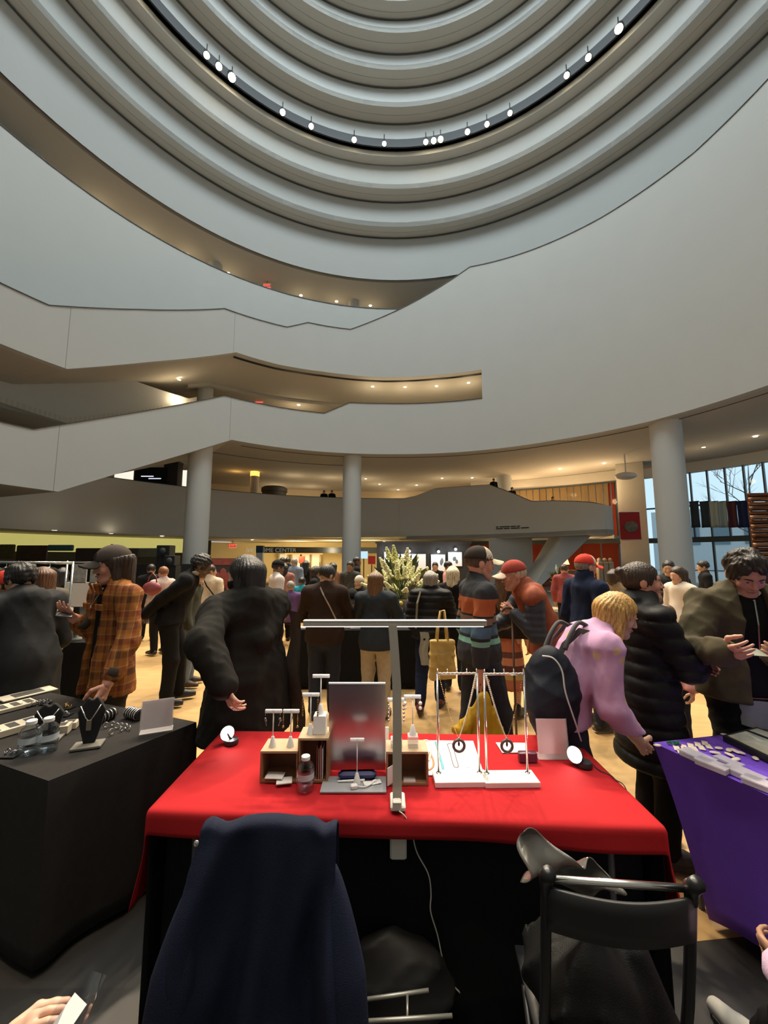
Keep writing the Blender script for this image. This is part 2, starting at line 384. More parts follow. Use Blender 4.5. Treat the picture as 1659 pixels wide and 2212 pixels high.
# lettering on the balcony (two tiny lines of dedication text, too small to read; same place and colour)
p0 = at(1107, 1138, 24.55); tg = (PE[6]-PE[4]); ang = math.atan2(tg.y, tg.x)
LTR = [((1072, 1077), (1080, 1102), (1104, 1115), (1117, 1124)), ((1072, 1087), (1089, 1101), (1104, 1123), (1126, 1143))]
for k in (0, 1):
    for a0, a1 in LTR[k]:   # word-length marks: the two lines are too small to read
        pa, pb_ = at(a0, 1141.5-k*-3.6-(a0-1072)*.036-2.6, 24.6), at(a1, 1141.5+k*3.6-(a1-1072)*.036-2.6, 24.6)
        def onE(q, px):
            i_ = np.interp(px, [x for x, _ in pathE[:9]], [d for _, d in pathE[:9]]); return at(px, 1160, i_).xy
        wa, wb = onE(pa, a0), onE(pb_, a1); zz = CAMZ+wa[1]*(1203-(1139.0+k*3.9-(a0-1072)*.036))/850
        MB().box(((wa[0]+wb[0])/2, (wa[1]+wb[1])/2-.02, zz), (math.hypot(wb[0]-wa[0], wb[1]-wa[1]), .03, .065), math.atan2(wb[1]-wa[1], wb[0]-wa[0])).build('lettering', BLACK, eb)
# ---- columns
def column(px, py, rad, z0, z1, dia, label, rr=None):
    a = oncyl(px, py, rad)[0]; p = pol(a, rad, 0)
    m = MB(); m.lathe([(dia/2, z0), (dia/2, z1)], (p[0], p[1], 0), 40)
    return struct(m.build('column', WALL, None, True), label)
column(428, 1080, 14.4, 0, zc3+1.2, 1.12, 'thick round column left of the hall')
column(760, 1100, 14.4, 0, zc3+0.1, 1.10, 'round column in the middle behind the stall')
column(1450, 1080, 14.4, 0, zc3+0.1, 1.22, 'thick round column beside the tall windows')
column(1088, 1020, 21.5, zd0, zc3+0.1, 1.1, 'round column behind the balcony')
column(444, 830, 19.0, zc3, 14.6, 0.95, 'round column on the third level')
column(466, 560, 20.2, zt4-1.1, zf0+0.1, 0.95, 'round column on the fourth level at the left')
column(766, 640, 20.2, zt4-1.1, zf0+0.1, 0.95, 'round column on the fourth level in the middle')
column(75, 300, 20.2, zt4-1.1, zf0+0.1, 0.95, 'round column on the fourth level near the lit gallery end')
# ---- ground floor back walls
CREAM = mat('lit_cream_wall', (0.80, 0.66, 0.36), .8, var=.05)
DARKW = mat('dark_wall', (0.035, 0.030, 0.028), .8, var=.2, scale=3)
strip('wall_left', level(zd0-0.05, -2.2, 0), level(0, -2.2, 0), 23.4, 0.3, DARKW, -2.2, oncyl(455, 1200, 23.4)[0])
aL = oncyl(398, 1170, 22.2)[0]
cove = strip('wall_cove', level(zd0-0.04), level(zd0-0.95), 22.2, 0.15, mat('stone_wash_glow', (0.72, 0.68, 0.30), .8, var=.08, scale=3, emit=(0.80, 0.72, 0.22), estr=0.42), -1.5, aL, label='yellow-green stone cove, its light wash put in as glow, along the top of the dark wall')  # lamp wash over the stone is put into the material as emission
strip('wall_center', level(zd0-0.05), level(0), 26.6, 0.3, CREAM, oncyl(440, 1200, 26)[0], oncyl(990, 1200, 26)[0])
# welcome desk fascia with its lettering
fa = strip('trim_9', level(CAMZ+27*(1203-1180)/850), level(CAMZ+27*(1203-1194)/850), 22.0, 0.6, mat('navy_black_fascia', (0.018, 0.022, 0.03), .6, var=0), oncyl(556, 1190, 22)[0], oncyl(1000, 1190, 22)[0])
pW = Vector(pol(oncyl(585, 1187, 21.95)[0], 21.93, CAMZ+26*(1203-1187.5)/850))
text('lettering', 'WELCOME CENTER', 0.42, Matrix.Translation(pW) @ Matrix.Rotation(-oncyl(590, 1190, 22)[0], 4, 'Z') @ Matrix.Rotation(R(90), 4, 'X'), mat('pale_letter', (0.42, 0.5, 0.55), .6, var=0, emit=(.4, .5, .55), estr=.1), fa)
# doors of the lit welcome room
for i, px in enumerate((612, 640, 660, 682)):
    p = at(px, 1215, 33.4); d = MB(); d.box((0, 0, 0.8), (0.9, 0.06, 2.1)); o = d.build('door_%d' % (i+1), mat('pale_glazed_door', (0.75, 0.68, 0.5), .4, var=.02)); o.location = (p.x, 33.4, 0.35); struct(o)
    f_ = MB(); f_.box((0, -0.04, 0.8), (0.6, 0.03, 1.6)); f_.build('pane', mat('warm_pane', (0.9, 0.85, 0.7), .2, var=0, emit=(1, .85, .55), estr=.35), o)
    h_ = MB(); h_.box((0.36, -0.06, 0.7), (0.04, 0.05, 0.4)); h_.build('handle', DGREY, o)
# right: red painted shop wall and glazed gallery
RED = mat('orange_red_wall', (0.62, 0.075, 0.022), .75, var=.06)
aR0, aR1 = oncyl(985, 1200, 26.6)[0], oncyl(1332, 1200, 24.6)[0]
strip('wall_red', level(zc3), level(0), 26.2, 0.3, RED, aR0, aR1)
soffit('ceiling_right', level(zd0), 22.6, 27.0, SOFF, 0.66, 0.70)
# curtain wall of tall windows on the right
aW0, aW1 = oncyl(1332, 1100, RW)[0], 1.75
MULL = mat('mullion_metal', (0.055, 0.065, 0.065), .45, .3, var=0)
win = semp('window_1', 'tall curved glass curtain wall with dark mullions')
zw = 7.05; ztr0, ztr1 = 2.62, 2.95
strip('wall_window_header', level(zc3+0.05), level(zw), RW-0.1, 0.4, WALL, aW0, 2.0)
npan = 30; da = (aW1-aW0)/npan; GL = glass('window_glass', (0.80, 0.9, 0.94), .2)
for i in range(npan+1):
    a = aW0+da*i; m = MB(); m.box((0, 0, (zw+ztr1)/2), (0.07, 0.28, zw-ztr1)); o = m.build('mullion', MULL, win); o.location = pol(a, RW, 0); o.rotation_euler.z = -a
    if i % 2 == 0:
        m = MB(); m.box((0, 0, ztr0/2), (0.09, 0.28, ztr0)); o = m.build('post', MULL, win); o.location = pol(a, RW, 0); o.rotation_euler.z = -a
for i in range(npan):
    a = aW0+da*(i+.5); wd = 2*RW*math.sin(da/2)
    for z0, z1 in ((ztr1, 4.9), (4.96, zw)) :
        m = MB(); m.box((0, 0, (z0+z1)/2), (wd, 0.02, z1-z0)); o = m.build('pane', GL, win); o.location = pol(a, RW, 0); o.rotation_euler.z = -a
    if i % 2 == 0:
        m = MB(); m.box((0, 0, ztr0/2), (wd*2, 0.02, ztr0)); o = m.build('pane', GL, win); o.location = pol(a+da/2, RW-0.002, 0); o.rotation_euler.z = -(a+da/2)
for z0, z1, t in ((ztr0, ztr1, .5), (4.88, 4.98, .1)):
    strip('transom', level(z1), level(z0), RW-0.12 if t > .2 else RW-.04, t*.6, MULL, aW0, aW1, win)
# glazed screen above the balcony, warm gallery behind
aG0, aG1 = oncyl(1095, 1050, 23.4)[0], oncyl(1336, 1050, 23.4)[0]
win2 = semp('window_2', 'warm lit glazed screen with thin dark mullions above the balcony')
for i in range(17):
    a = aG0+(aG1-aG0)*i/16; m = MB(); m.box((0, 0, (6.9+zd0)/2), (0.05 if i < 16 else .3, 0.12, 6.9-zd0)); o = m.build('mullion', MULL, win2); o.location = pol(a, 23.4, 0); o.rotation_euler.z = -a
    if i < 16:
        a2 = a+(aG1-aG0)/32; m = MB(); m.box((0, 0, (6.9+zd0)/2), (23.4*(aG1-aG0)/16, 0.02, 6.9-zd0)); o = m.build('pane', glass('warm_glass', (.95, .93, .88), .1), win2); o.location = pol(a2, 23.4, 0); o.rotation_euler.z = -a2
strip('header', level(zc3), level(6.9), 23.4, .2, SOFF, aG0-.12, aG1, win2)
for z0, z1 in ((zd0-0.3, zd0), (6.85, 6.95)): strip('transom', level(z1), level(z0), 23.32, .16, MULL, aG0-0.12, aG1, win2)
strip('wall_warm_gallery', level(zc3), level(3.9), 26.0, 0.2, mat('warm_timber_panel', (.72, .52, .28), .7, var=.08), aR0, aR1-0.02)
# shop front mullions below the balcony
win3 = semp('window_3', 'shop front posts below the balcony')
for i in range(9):
    a = aG0-0.12+(aG1-aG0+.12)*i/8; m = MB(); m.box((0, 0, zd0/2), (0.06, 0.12, zd0)); o = m.build('mullion', MULL, win3); o.location = pol(a, 23.4, 0); o.rotation_euler.z = -a
# stone pier between shop and windows
pp = at(1366, 1100, 25.2); struct(MB().box((pp.x, pp.y, zc3/2), (1.5, 1.2, zc3), -0.6).build('wall_pier', mat('limestone', (.55, .50, .40), .9, var=.12, scale=1.2, bump=.2)))
# outside: pavement, pale building, bare trees
out = MB().box((40, 36, -0.35), (60, 60, 0.5)).build('floor_outside', mat('pavement', (.38, .38, .37), .9)); struct(out)
ob = thing('building', 'pale grey office building outside the tall windows', 'building', (52, 44, 0), R(-50))
MB().box((0, 0, 4.0), (36, 6, 8), 0).build('facade', mat('pale_concrete', (.52, .56, .58), .9), ob)
for i in range(12):
    MB().box((-16.5+i*3, -3.0, 4.5), (1.6, 0.2, 2.4)).build('window', mat('bluish_window', (.16, .22, .27), .2, var=0), ob)
def bare_tree(x, y, h, seed, label):
    rr = random.Random(seed); t = thing('bare_tree', label, 'tree', (x, y, -0.1), 0, 'bare trees outside the windows')
    tr = MB(); tr.tube([(0, 0, 0), (.05, 0, h*.3), (0, .1, h*.6), (.1, 0, h)], [.16, .13, .09, .02], 7); tr.build('trunk', mat('bark', (.10, .085, .07), .9), t, True)
    br = MB()
    def grow(p, d, l, r_, k):
        q = p+d*l; br.tube([p, p.lerp(q, .5)+Vector((rr.uniform(-.1, .1), rr.uniform(-.1, .1), 0))*l*.4, q], [r_, r_*.8, r_*.5], 4)
        if k:
            for _ in range(3):
                grow(p.lerp(q, rr.uniform(.5, 1)), (d+Vector((rr.uniform(-.8, .8), rr.uniform(-.8, .8), rr.uniform(-.1, .5)))).normalized(), l*.65, r_*.5, k-1)
    for k in range(9):
        a = k*2.4; grow(Vector((0, 0, h*(.3+.07*k))), Vector((math.cos(a), math.sin(a), .7)).normalized(), h*.28, .05, 3)
    br.build('branches', MATS['bark'], t); return t
bare_tree(30.5, 25, 9, 3, 'bare tree outside the tall windows near the right edge')
bare_tree(32, 34, 10, 5, 'bare tree outside the tall windows beside the thick column')
lv = at(1640, 1050, 31)
# ================================================================== FIGURES: continuous surfaces from blended shapes
def surfnet(Fv, org, h):
    s = Fv < 0
    c = np.zeros(np.array(Fv.shape)-1, np.int8)
    for i in (0, 1):
        for j in (0, 1):
            for k in (0, 1):
                c += s[i:s.shape[0]-1+i, j:s.shape[1]-1+j, k:s.shape[2]-1+k]
    act = np.argwhere((c > 0) & (c < 8))
    if len(act) == 0: return np.zeros((0, 3)), []
    idx = -np.ones(c.shape, np.int64); idx[tuple(act.T)] = np.arange(len(act))
    acc = np.zeros((len(act), 3)); cnt = np.zeros(len(act))
    cor = [(i, j, k) for i in (0, 1) for j in (0, 1) for k in (0, 1)]
    for a in cor:
        for ax in range(3):
            if a[ax]: continue
            b = list(a); b[ax] = 1
            fa = Fv[tuple((act+np.array(a)).T)]; fb = Fv[tuple((act+np.array(b)).T)]
            m = (fa < 0) != (fb < 0); t = fa[m]/(fa[m]-fb[m])
            p = np.tile(np.array(a, float), (m.sum(), 1)); p[:, ax] = t
            acc[m] += p; cnt[m] += 1
    V = (act+acc/cnt[:, None])*h+org
    Q = []
    for ax in range(3):
        u, v = (ax+1) % 3, (ax+2) % 3
        sl0 = [slice(None)]*3; sl1 = [slice(None)]*3; sl0[ax] = slice(0, -1); sl1[ax] = slice(1, None)
        s0, s1 = s[tuple(sl0)], s[tuple(sl1)]
        e = np.argwhere(s0 != s1); e = e[(e[:, u] > 0) & (e[:, v] > 0)]
        ok = (e[:, u] < c.shape[u]) & (e[:, v] < c.shape[v]); e = e[ok]
        def cell(du, dv):
            q = e.copy(); q[:, u] -= du; q[:, v] -= dv; return idx[tuple(q.T)]
        q = np.stack([cell(1, 1), cell(0, 1), cell(0, 0), cell(1, 0)], 1)
        fl = ~s0[tuple(e.T)]; q[fl] = q[fl][:, ::-1]
        Q.append(q)
    Q = np.concatenate(Q); Q = Q[(Q >= 0).all(1)]
    return V, Q
def rc(P, a, b, ra, rb, fl=None):
    a = np.asarray(a, float); b = np.asarray(b, float); q = P-a; ba = b-a; k = 1.0
    if fl is not None:
        n, sc = fl; n = np.asarray(n, float); n = n/np.linalg.norm(n); k = sc
        q = q+(q @ n)[..., None]*(1/sc-1)*n; ba = ba+n*(ba @ n)*(1/sc-1)
    l2 = max(ba @ ba, 1e-12); t = np.clip((q @ ba)/l2, 0, 1)
    d = np.sqrt(((q-t[..., None]*ba)**2).sum(-1))-(ra+(rb-ra)*t)
    return d*(1 if k >= 1 else (k+1)/2)
def ell(P, c, r, M=None):
    q = P-np.asarray(c, float)
    if M is not None: q = q @ M
    r = np.asarray(r, float); k0 = np.sqrt(((q/r)**2).sum(-1)); k1 = np.sqrt(((q/(r*r))**2).sum(-1))+1e-9
    return k0*(k0-1)/k1
def smin(a, b, k):
    if k <= 0: return np.minimum(a, b)
    h = np.clip(0.5+0.5*(b-a)/k, 0, 1); return b+(a-b)*h-k*h*(1-h)
def smax(a, b, k): return -smin(-a, -b, k)
def poly_field(fn, lo, hi, h):
    B = 4
    lo = np.asarray(lo, float)-2*h; hi = np.asarray(hi, float)+2*h
    nc = np.maximum(np.ceil((hi-lo)/(h*B)).astype(int)+1, 2)
    cc = np.stack(np.meshgrid(*[lo[i]+(np.arange(nc[i])*B+(B-1)/2)*h for i in range(3)], indexing='ij'), -1)
    dc = fn(cc.reshape(-1, 3)).reshape(nc); act = np.abs(dc) < B*h*1.25+.012
    Fv = np.where(dc < 0, -1.0, 1.0)
    for ax in range(3): Fv = np.repeat(Fv, B, ax); act = np.repeat(act, B, ax)
    I = np.argwhere(act); Fv[tuple(I.T)] = fn(lo+I*h)
    return surfnet(Fv, lo, h)
def np_mesh(name, V, Q, m, smooth=True):
    me = bpy.data.meshes.new(name); me.from_pydata(np.asarray(V).tolist(), [], [tuple(q) for q in np.asarray(Q).tolist()]); me.update()
    if m is not None: me.materials.append(m)
    if smooth: me.polygons.foreach_set('use_smooth', [True]*len(me.polygons))
    return me
def np_obj(name, V, Q, m, parent=None, smooth=True):
    o = bpy.data.objects.new(name, np_mesh(name, V, Q, m, smooth)); COL.objects.link(o)
    if parent: o.parent = parent
    return o
def wob(P, amp, seed, fr=16.0):
    rs = np.random.RandomState(seed); o = 0
    for i in range(5):
        k = rs.normal(size=3)*fr*(0.6+0.35*i); o = o+np.sin(P @ k+rs.uniform(0, 6.3))/(1+.5*i)
    return o*amp*0.5
def crease(P, amp, seed, fr=14.0):
    rs = np.random.RandomState(seed); o = 0
    for i in range(4):
        k = rs.normal(size=3)*fr*(0.7+0.4*i); w2 = rs.normal(size=3)*6
        o = o+(1-np.abs(np.sin(P @ k+1.2*np.sin(P @ w2)+rs.uniform(0, 6.3))))**2/(1+.4*i)
    return -(o-.8)*amp
# ---- head, cached at three finenesses (head centre at the ears, facing +Y)
_hc = {}
def head_arr(h, fem=False):
    key = (h, fem)
    if key in _hc: return _hc[key]
    w_ = 0.94 if fem else 1.0
    def fn(P):
        X = P.copy(); X[..., 0] = np.abs(X[..., 0])
        d = ell(X, (0, -.012, .035), (.076, .098, .092))
        d = smin(d, rc(X, (0, .030, .005), (0, .050, -.078), .066*w_, .040*w_), .03)
        d = smin(d, rc(X, (0.022, .072, -.092), (0, .078, -.096), .018, .018), .03)
        d = smin(d, rc(X, (.045, .0, -.05), (.03, .04, -.085), .03*w_, .022*w_), .03)
        d = smin(d, rc(X, (0, .079, .030), (.036, .072, .028), .018, .014), .012)
        d = smax(d, -ell(X, (.032, .104, .006), (.021, .020, .013)), .012)
        d = smin(d, ell(X, (.031, .077, .004), (.016, .014, .013)), .004)
        d = smin(d, rc(X, (0, .086, .022), (0, .108, -.024), .0085, .0115), .010)
        d = smin(d, ell(X, (.011, .098, -.028), (.0085, .010, .007)), .006)
        d = smin(d, ell(X, (.038, .066, -.022), (.024, .022, .024)), .02)
        d = smin(d, ell(X, (0, .092, -.050), (.021, .011, .0055)), .006)
        d = smin(d, ell(X, (0, .089, -.061), (.018, .011, .006)), .006)
        d = smin(d, ell(X, (.079, -.010, .0), (.009, .021, .033)), .008)
        d = smin(d, rc(X, (0, -.018, -.05), (0, -.022, -.10), .054*w_, .050*w_), .02)
        return d
    _hc[key] = poly_field(fn, (-.1, -.13, -.22), (.1, .13, .14), h); return _hc[key]
# ---- hands: palm, four jointed fingers of different length and a thumb (wrist at origin, fingers along +X, palm facing -Z, thumb to +Y)
_hd = {}
def hand_arr(h, curl):
    key = (h, curl)
    if key in _hd: return _hd[key]
    segs = []
    for i, (y, l) in enumerate(((.030, .078), (.010, .086), (-.010, .080), (-.029, .062))):
        p = np.array([.088-.006*abs(i-1), y, 0.0]); a = 0.12+curl*.35
        for j, fr in enumerate((.45, .32, .23)):
            q = p+np.array([math.cos(a), (0.10-.07*i)*.3, -math.sin(a)])*l*fr
            segs.append((p, q, .0095-.001*j, .0090-.0012*j)); p = q; a += curl*(.75 if j == 0 else .6)
    p = np.array([.028, .034, -.006]); d1 = np.array([.62, .70, -.30-.3*curl]); d1 /= np.linalg.norm(d1)
    q = p+d1*.045; d2 = np.array([.85, .28-.5*curl, -.35-.25*curl]); d2 /= np.linalg.norm(d2); r_ = q+d2*.034; s_ = r_+d2*.026
    th = [(p, q, .015, .012), (q, r_, .0115, .0105), (r_, s_, .0105, .0085)]
    def fn(P):
        d = rc(P, (.025, .016, 0), (.086, .024, 0), .021, .016, ((0, 0, 1), .62))
        d = smin(d, rc(P, (.025, -.012, 0), (.082, -.024, 0), .021, .016, ((0, 0, 1), .62)), .012)
        d = smin(d, rc(P, (-.05, 0, 0), (.02, 0, 0), .028, .026, ((0, 0, 1), .75)), .015)
        f = None
        for a, b, ra, rb in segs:
            e = rc(P, a, b, ra, rb); f = e if f is None else np.minimum(f, e)
        d = smin(d, f, .006)
        for a, b, ra, rb in th: d = smin(d, rc(P, a, b, ra, rb), .007)
        return d
    _hd[key] = poly_field(fn, (-.07, -.06, -.10), (.20, .11, .05), h); return _hd[key]
def xf(V, M):
    M = np.array(M); return V @ M[:3, :3].T+M[:3, 3]
def frame(o, xd, zd):
    x = np.asarray(xd, float); x = x/np.linalg.norm(x); z = np.asarray(zd, float); z = z-x*(z @ x)
    if np.linalg.norm(z) < 1e-5: z = np.array([0, 0, 1.])-x*x[2]
    z /= np.linalg.norm(z); y = np.cross(z, x); M = np.eye(4); M[:3, 0], M[:3, 1], M[:3, 2], M[:3, 3] = x, y, z, o; return M
def ik(S, T, l1, l2, pole):
    S, T = np.asarray(S, float), np.asarray(T, float); d = T-S; L = np.linalg.norm(d)
    if L > (l1+l2)*.995: T = S+d/L*(l1+l2)*.995; d = T-S; L = np.linalg.norm(d)
    L = max(L, abs(l1-l2)+.02); u = d/np.linalg.norm(d); a = (l1*l1-l2*l2+L*L)/(2*L); hh = math.sqrt(max(l1*l1-a*a, 0))
    pl = np.asarray(pole, float); pl = pl-u*(pl @ u); pl /= (np.linalg.norm(pl)+1e-9)
    return S+u*a+pl*hh, T
# ---- hair
def hair_field(style, grav, ln, seed=1):
    g = np.asarray(grav, float)
    def fn(P):
        ang = np.arctan2(P[..., 0], P[..., 1]+.02)
        st = .0026*np.sin(ang*27+3*np.sin(P[..., 2]*14))+.0022*np.abs(np.sin(ang*15+2*np.sin(P[..., 2]*22)))
        vol = {'short': .010, 'crop': .006, 'curly': .016, 'long': .010, 'bob': .012, 'bun': .009, 'pony': .009, 'bald': .004}.get(style, .012)
        d = ell(P, (0, -.014, .038), (.078+vol, .100+vol, .094+vol))
        face = ell(P, (0, .125, -.025), (.078, .078, .105))
        d = smax(d, -face, .012)
        lowz = {'short': -.045, 'crop': -.04, 'curly': -.06, 'bun': -.06, 'pony': -.06, 'bald': -.05}.get(style, -.08)
        d = smax(d, lowz-P[..., 2]-.25*(P[..., 1]), .012)
        if style in ('short', 'crop', 'bald', 'bun', 'pony'): d = smax(d, -ell(P, (0, .10, -.06), (.14, .085, .075)), .01)
        if style == 'bald': d = smax(d, P[..., 2]-.045, .01)
        if style in ('long', 'bob'):
            for sx in (-1, 1):
                s0 = np.array([sx*.070, -.005, .03]); d = smin(d, rc(P, s0, s0+g*ln*.9+np.array([sx*.012, 0, 0]), .036, .024, ((1, 0, 0), .75)), .02)
                s1 = np.array([sx*.045, -.07, .03]); d = smin(d, rc(P, s1, s1+g*ln, .055, .036), .03)
            s2 = np.array([0, -.085, .02]); d = smin(d, rc(P, s2, s2+g*ln*1.05, .058, .040), .03)
        if style == 'bun': d = smin(d, ell(P, (0, -.118, .075), (.036, .032, .034)), .012)
        if style == 'pony': d = smin(d, rc(P, (0, -.105, .05), np.array([0, -.13, .04])+g*ln, .026, .016), .015)
        if style == 'curly': d = d+wob(P, .008, seed, 70)
        return d+st
    lo = np.array([-.14, -.2, -.12]); hi = np.array([.14, .14, .165])
    if style in ('long', 'bob', 'pony'):
        e = g*ln*1.2; lo = np.minimum(lo, lo+e+.03); hi = np.maximum(hi, hi+e*1.0)
    return fn, lo, hi
def cap_parts(h):
    def crown(P):
        d = ell(P, (0, -.010, .048), (.090, .112, .098)); d = smax(d, .040-P[..., 2]+.10*P[..., 1]*0, .006)
        return smax(d, -ell(P, (0, -.010, .03), (.083, .105, .085)), .004)
    def brim(P):
        Q = P.copy(); Q[..., 2] = Q[..., 2]+1.1*Q[..., 0]**2*6+.16*(P[..., 1]-.09)
        d = ell(Q, (0, .105, .050), (.082, .085, .30)); d = smax(d, np.abs(Q[..., 2]-.050)-.0055, .003)
        return smax(d, .080-P[..., 1], .004)
    return poly_field(crown, (-.1, -.13, .02), (.1, .11, .16), h), poly_field(brim, (-.1, .06, -.03), (.1, .2, .09), h*.8)
_cp = {}
SKINS = {}
def skin(t):
    c = {'light': (.56, .33, .235), 'ruddy': (.56, .27, .19), 'tan': (.46, .27, .17), 'brown': (.26, .14, .085), 'dark': (.12, .065, .04)}[t]
    return mat('skin_'+t, c, .5, var=.08, scale=30, spec=.4)
def cloth(name, col, rough=.85, var=.18, scale=25, bump=.25, bscale=400, **k): return mat(name, col, rough, var=var, scale=scale, bump=bump, bscale=bscale, spec=.15, **k)
def hairm(name, col):
    nm = 'hair_'+name
    if nm in MATS: return MATS[nm]
    m = bpy.data.materials.new(nm); m.use_nodes = True; MATS[nm] = m; nt = m.node_tree; b = nt.nodes['Principled BSDF']; b.inputs['Roughness'].default_value = .42
    tc = nt.nodes.new('ShaderNodeTexCoord'); mp = nt.nodes.new('ShaderNodeMapping'); mp.inputs['Scale'].default_value = (1, 1, .10); nt.links.new(tc.outputs['Object'], mp.inputs[0])
    n = nt.nodes.new('ShaderNodeTexNoise'); n.inputs['Scale'].default_value = 130; n.inputs['Detail'].default_value = 5; n.inputs['Distortion'].default_value = .6; nt.links.new(mp.outputs[0], n.inputs['Vector'])
    r = nt.nodes.new('ShaderNodeValToRGB'); r.color_ramp.elements[0].position = .3; r.color_ramp.elements[1].position = .7; r.color_ramp.elements[0].color = (*[c*.45 for c in col], 1); r.color_ramp.elements[1].color = (*[min(1, c*1.7) for c in col], 1)
    nt.links.new(n.outputs['Fac'], r.inputs[0]); nt.links.new(r.outputs[0], b.inputs['Base Color'])
    bp = nt.nodes.new('ShaderNodeBump'); bp.inputs['Strength'].default_value = .6; bp.inputs['Distance'].default_value = .01; nt.links.new(n.outputs['Fac'], bp.inputs['Height']); nt.links.new(bp.outputs[0], b.inputs['Normal']); return m
PEOPLE = []
def person(label, px, py, depth, face, H=1.70, lean=0, curve=0, bulk=1.0, look=(0, 0), arms=(None, None), curl=(.7, .7), palm=(None, None), poles=(None, None), feet=None, seat=None,
           top=None, bottom=None, shoe=None, skin_t='light', hair=None, cap=None, fem=False, vox=.016, extra=None, group=None, z0=0.0, det=1, sway=0.0, xy=None):
    p = at(px, py, depth) if xy is None else Vector((xy[0], xy[1], 0)); t = thing('person', label, 'person', (p.x, p.y, z0), R(face), group); rng = random.Random(label)
    seed = rng.randrange(1000)
    L, Cv = R(lean), R(lean+curve)
    hipz = .53*H if seat is None else seat
    pel = np.array([0, 0, hipz]); up1 = np.array([0, math.sin(L), math.cos(L)]); up2 = np.array([0, math.sin(Cv), math.cos(Cv)])
    sp = R(sway); up1 = up1+np.array([math.sin(sp), 0, 0]); up2 = up2+np.array([math.sin(sp), 0, 0])
    if lean > 8 and seat is None: pel = pel+np.array([0, -.25*math.sin(L)*H*.5, 0])
    waist = pel+up1*.10*H; chest = waist+(up1+up2)/2*.115*H; neck = chest+up2*.085*H
    fwd2 = np.cross(up2, np.array([1., 0, 0])); fwd2 = fwd2/np.linalg.norm(fwd2)*1.0
    if fwd2[1] < 0: fwd2 = -fwd2
    sw = .108*H*(.6+.4*bulk)*(.93 if fem else 1); SR = chest+np.array([sw, 0, 0])+up2*.042*H; SL = chest-np.array([sw, 0, 0])+up2*.042*H
    l1, l2 = .175*H, .150*H
    W = []; E = []
    for k, (S, sx) in enumerate(((SR, 1), (SL, -1))):
        T = arms[k]
        if T is None: T = S+np.array([sx*.055, .05, -(l1+l2)*.965])
        elif T[0] == 'px':
            g_ = at(T[1], T[2], T[3])-Vector((p.x, p.y, z0)); ca, sa = math.cos(R(face)), math.sin(R(face)); T = np.array([g_.x*ca+g_.y*sa, -g_.x*sa+g_.y*ca, g_.z])
        else: T = np.asarray(T, float)
        pole = poles[k] if poles[k] is not None else (sx*.5, -1, -.25)
        e, wv = ik(S, T, l1, l2, pole); E.append(e); W.append(wv)
    hw = .053*H; KN = []; AN = []; HP = []
    for k, sx in enumerate((1, -1)):
        hp = pel+np.array([sx*hw, 0, 0]); HP.append(hp)
        ft = np.array([sx*hw*1.15, 0.0, .07]) if feet is None else np.array([feet[k][0], feet[k][1], .07 if len(feet[k]) < 3 else feet[k][2]])
        kn, an = ik(hp, ft, .245*H, .235*H, (0, 1, 0)); KN.append(kn); AN.append(an)
    # head frame
    yaw, pit = R(look[0]), R(look[1]); Rz = np.array(Matrix.Rotation(yaw, 3, 'Z')); Rx = np.array(Matrix.Rotation(-pit, 3, 'X')); HR = Rz @ Rx
    hs = H/1.72*(.97 if fem else 1.0); hc = neck+up2*.045*H*.5+np.array([0, .012, .075*H])*np.array([1, 1, 1])+np.array([0, math.sin(Cv)*.03, 0])
    # let the head tip forward about the neck
    hc = neck+(up2*.100+np.array([0, math.sin(Cv)*.02, 0])+HR @ np.array([0, .018, .022]))*hs
    HM = np.eye(4); HM[:3, :3] = HR*hs; HM[:3, 3] = hc
    # ---- body
    b = .88*bulk
    def torso(P, ex, w_=1.0):
        d = rc(P, pel, waist, .100*H*b*w_+ex, .084*H*b*w_+ex, ((0, 1, 0), .74))
        d = smin(d, rc(P, waist, chest, .084*H*b*w_+ex, .092*H*b*w_+ex, ((0, 1, 0), .72)), .05)
        d = smin(d, rc(P, SL*.92+chest*.08, SR*.92+chest*.08, .034*H*b+ex, .034*H*b+ex), .05)
        for S_ in (SL, SR): d = smin(d, rc(P, neck+up2*.004*H, S_, .030*H+ex*.6, .028*H+ex*.8), .04)
        d = smin(d, rc(P, chest+up2*.05*H, neck+up2*.012*H, .058*H+ex*.8, .036*H+ex*.6), .03); return d
    def armsd(P, ex, upto=1.0, tp=1.0):
        d = None
        for k in (0, 1):
            S = (SR, SL)[k]; w_ = E[k]+(W[k]-E[k])*max(0, (upto-.5)*2)
            e = rc(P, S, E[k] if upto >= .5 else S+(E[k]-S)*upto*2, .033*H+ex, .027*H+ex*tp)
            if upto > .5: e = smin(e, rc(P, E[k], w_, .027*H+ex*tp, .020*H+ex*tp), .015)
            d = e if d is None else np.minimum(d, e)
        return d
    def legs(P, ex, exa=None):
        exa = ex if exa is None else exa; d = None
        for k in (0, 1):
            e = smin(rc(P, HP[k], KN[k], .054*H*b**.5+ex, .036*H+(ex+exa)/2), rc(P, KN[k], AN[k], .036*H+(ex+exa)/2, .024*H+exa), .03)
            d = e if d is None else smin(d, e, .02)
        return d
    pts = np.array([pel, waist, chest, neck, SR, SL]+E+W+KN+AN); lo, hi = pts.min(0)-.18*bulk, pts.max(0)+.18*bulk
    nk1 = hc+HR @ np.array([0, -.022, -.085])*hs
    def bodyf(P): return smin(smin(smin(torso(P, -.012), legs(P, -.006), .04), armsd(P, -.002), .03), rc(P, neck-up2*.03, nk1, .056*hs, .050*hs), .02)
    V, Q = poly_field(bodyf, lo, hi, max(vox*1.35, .022))
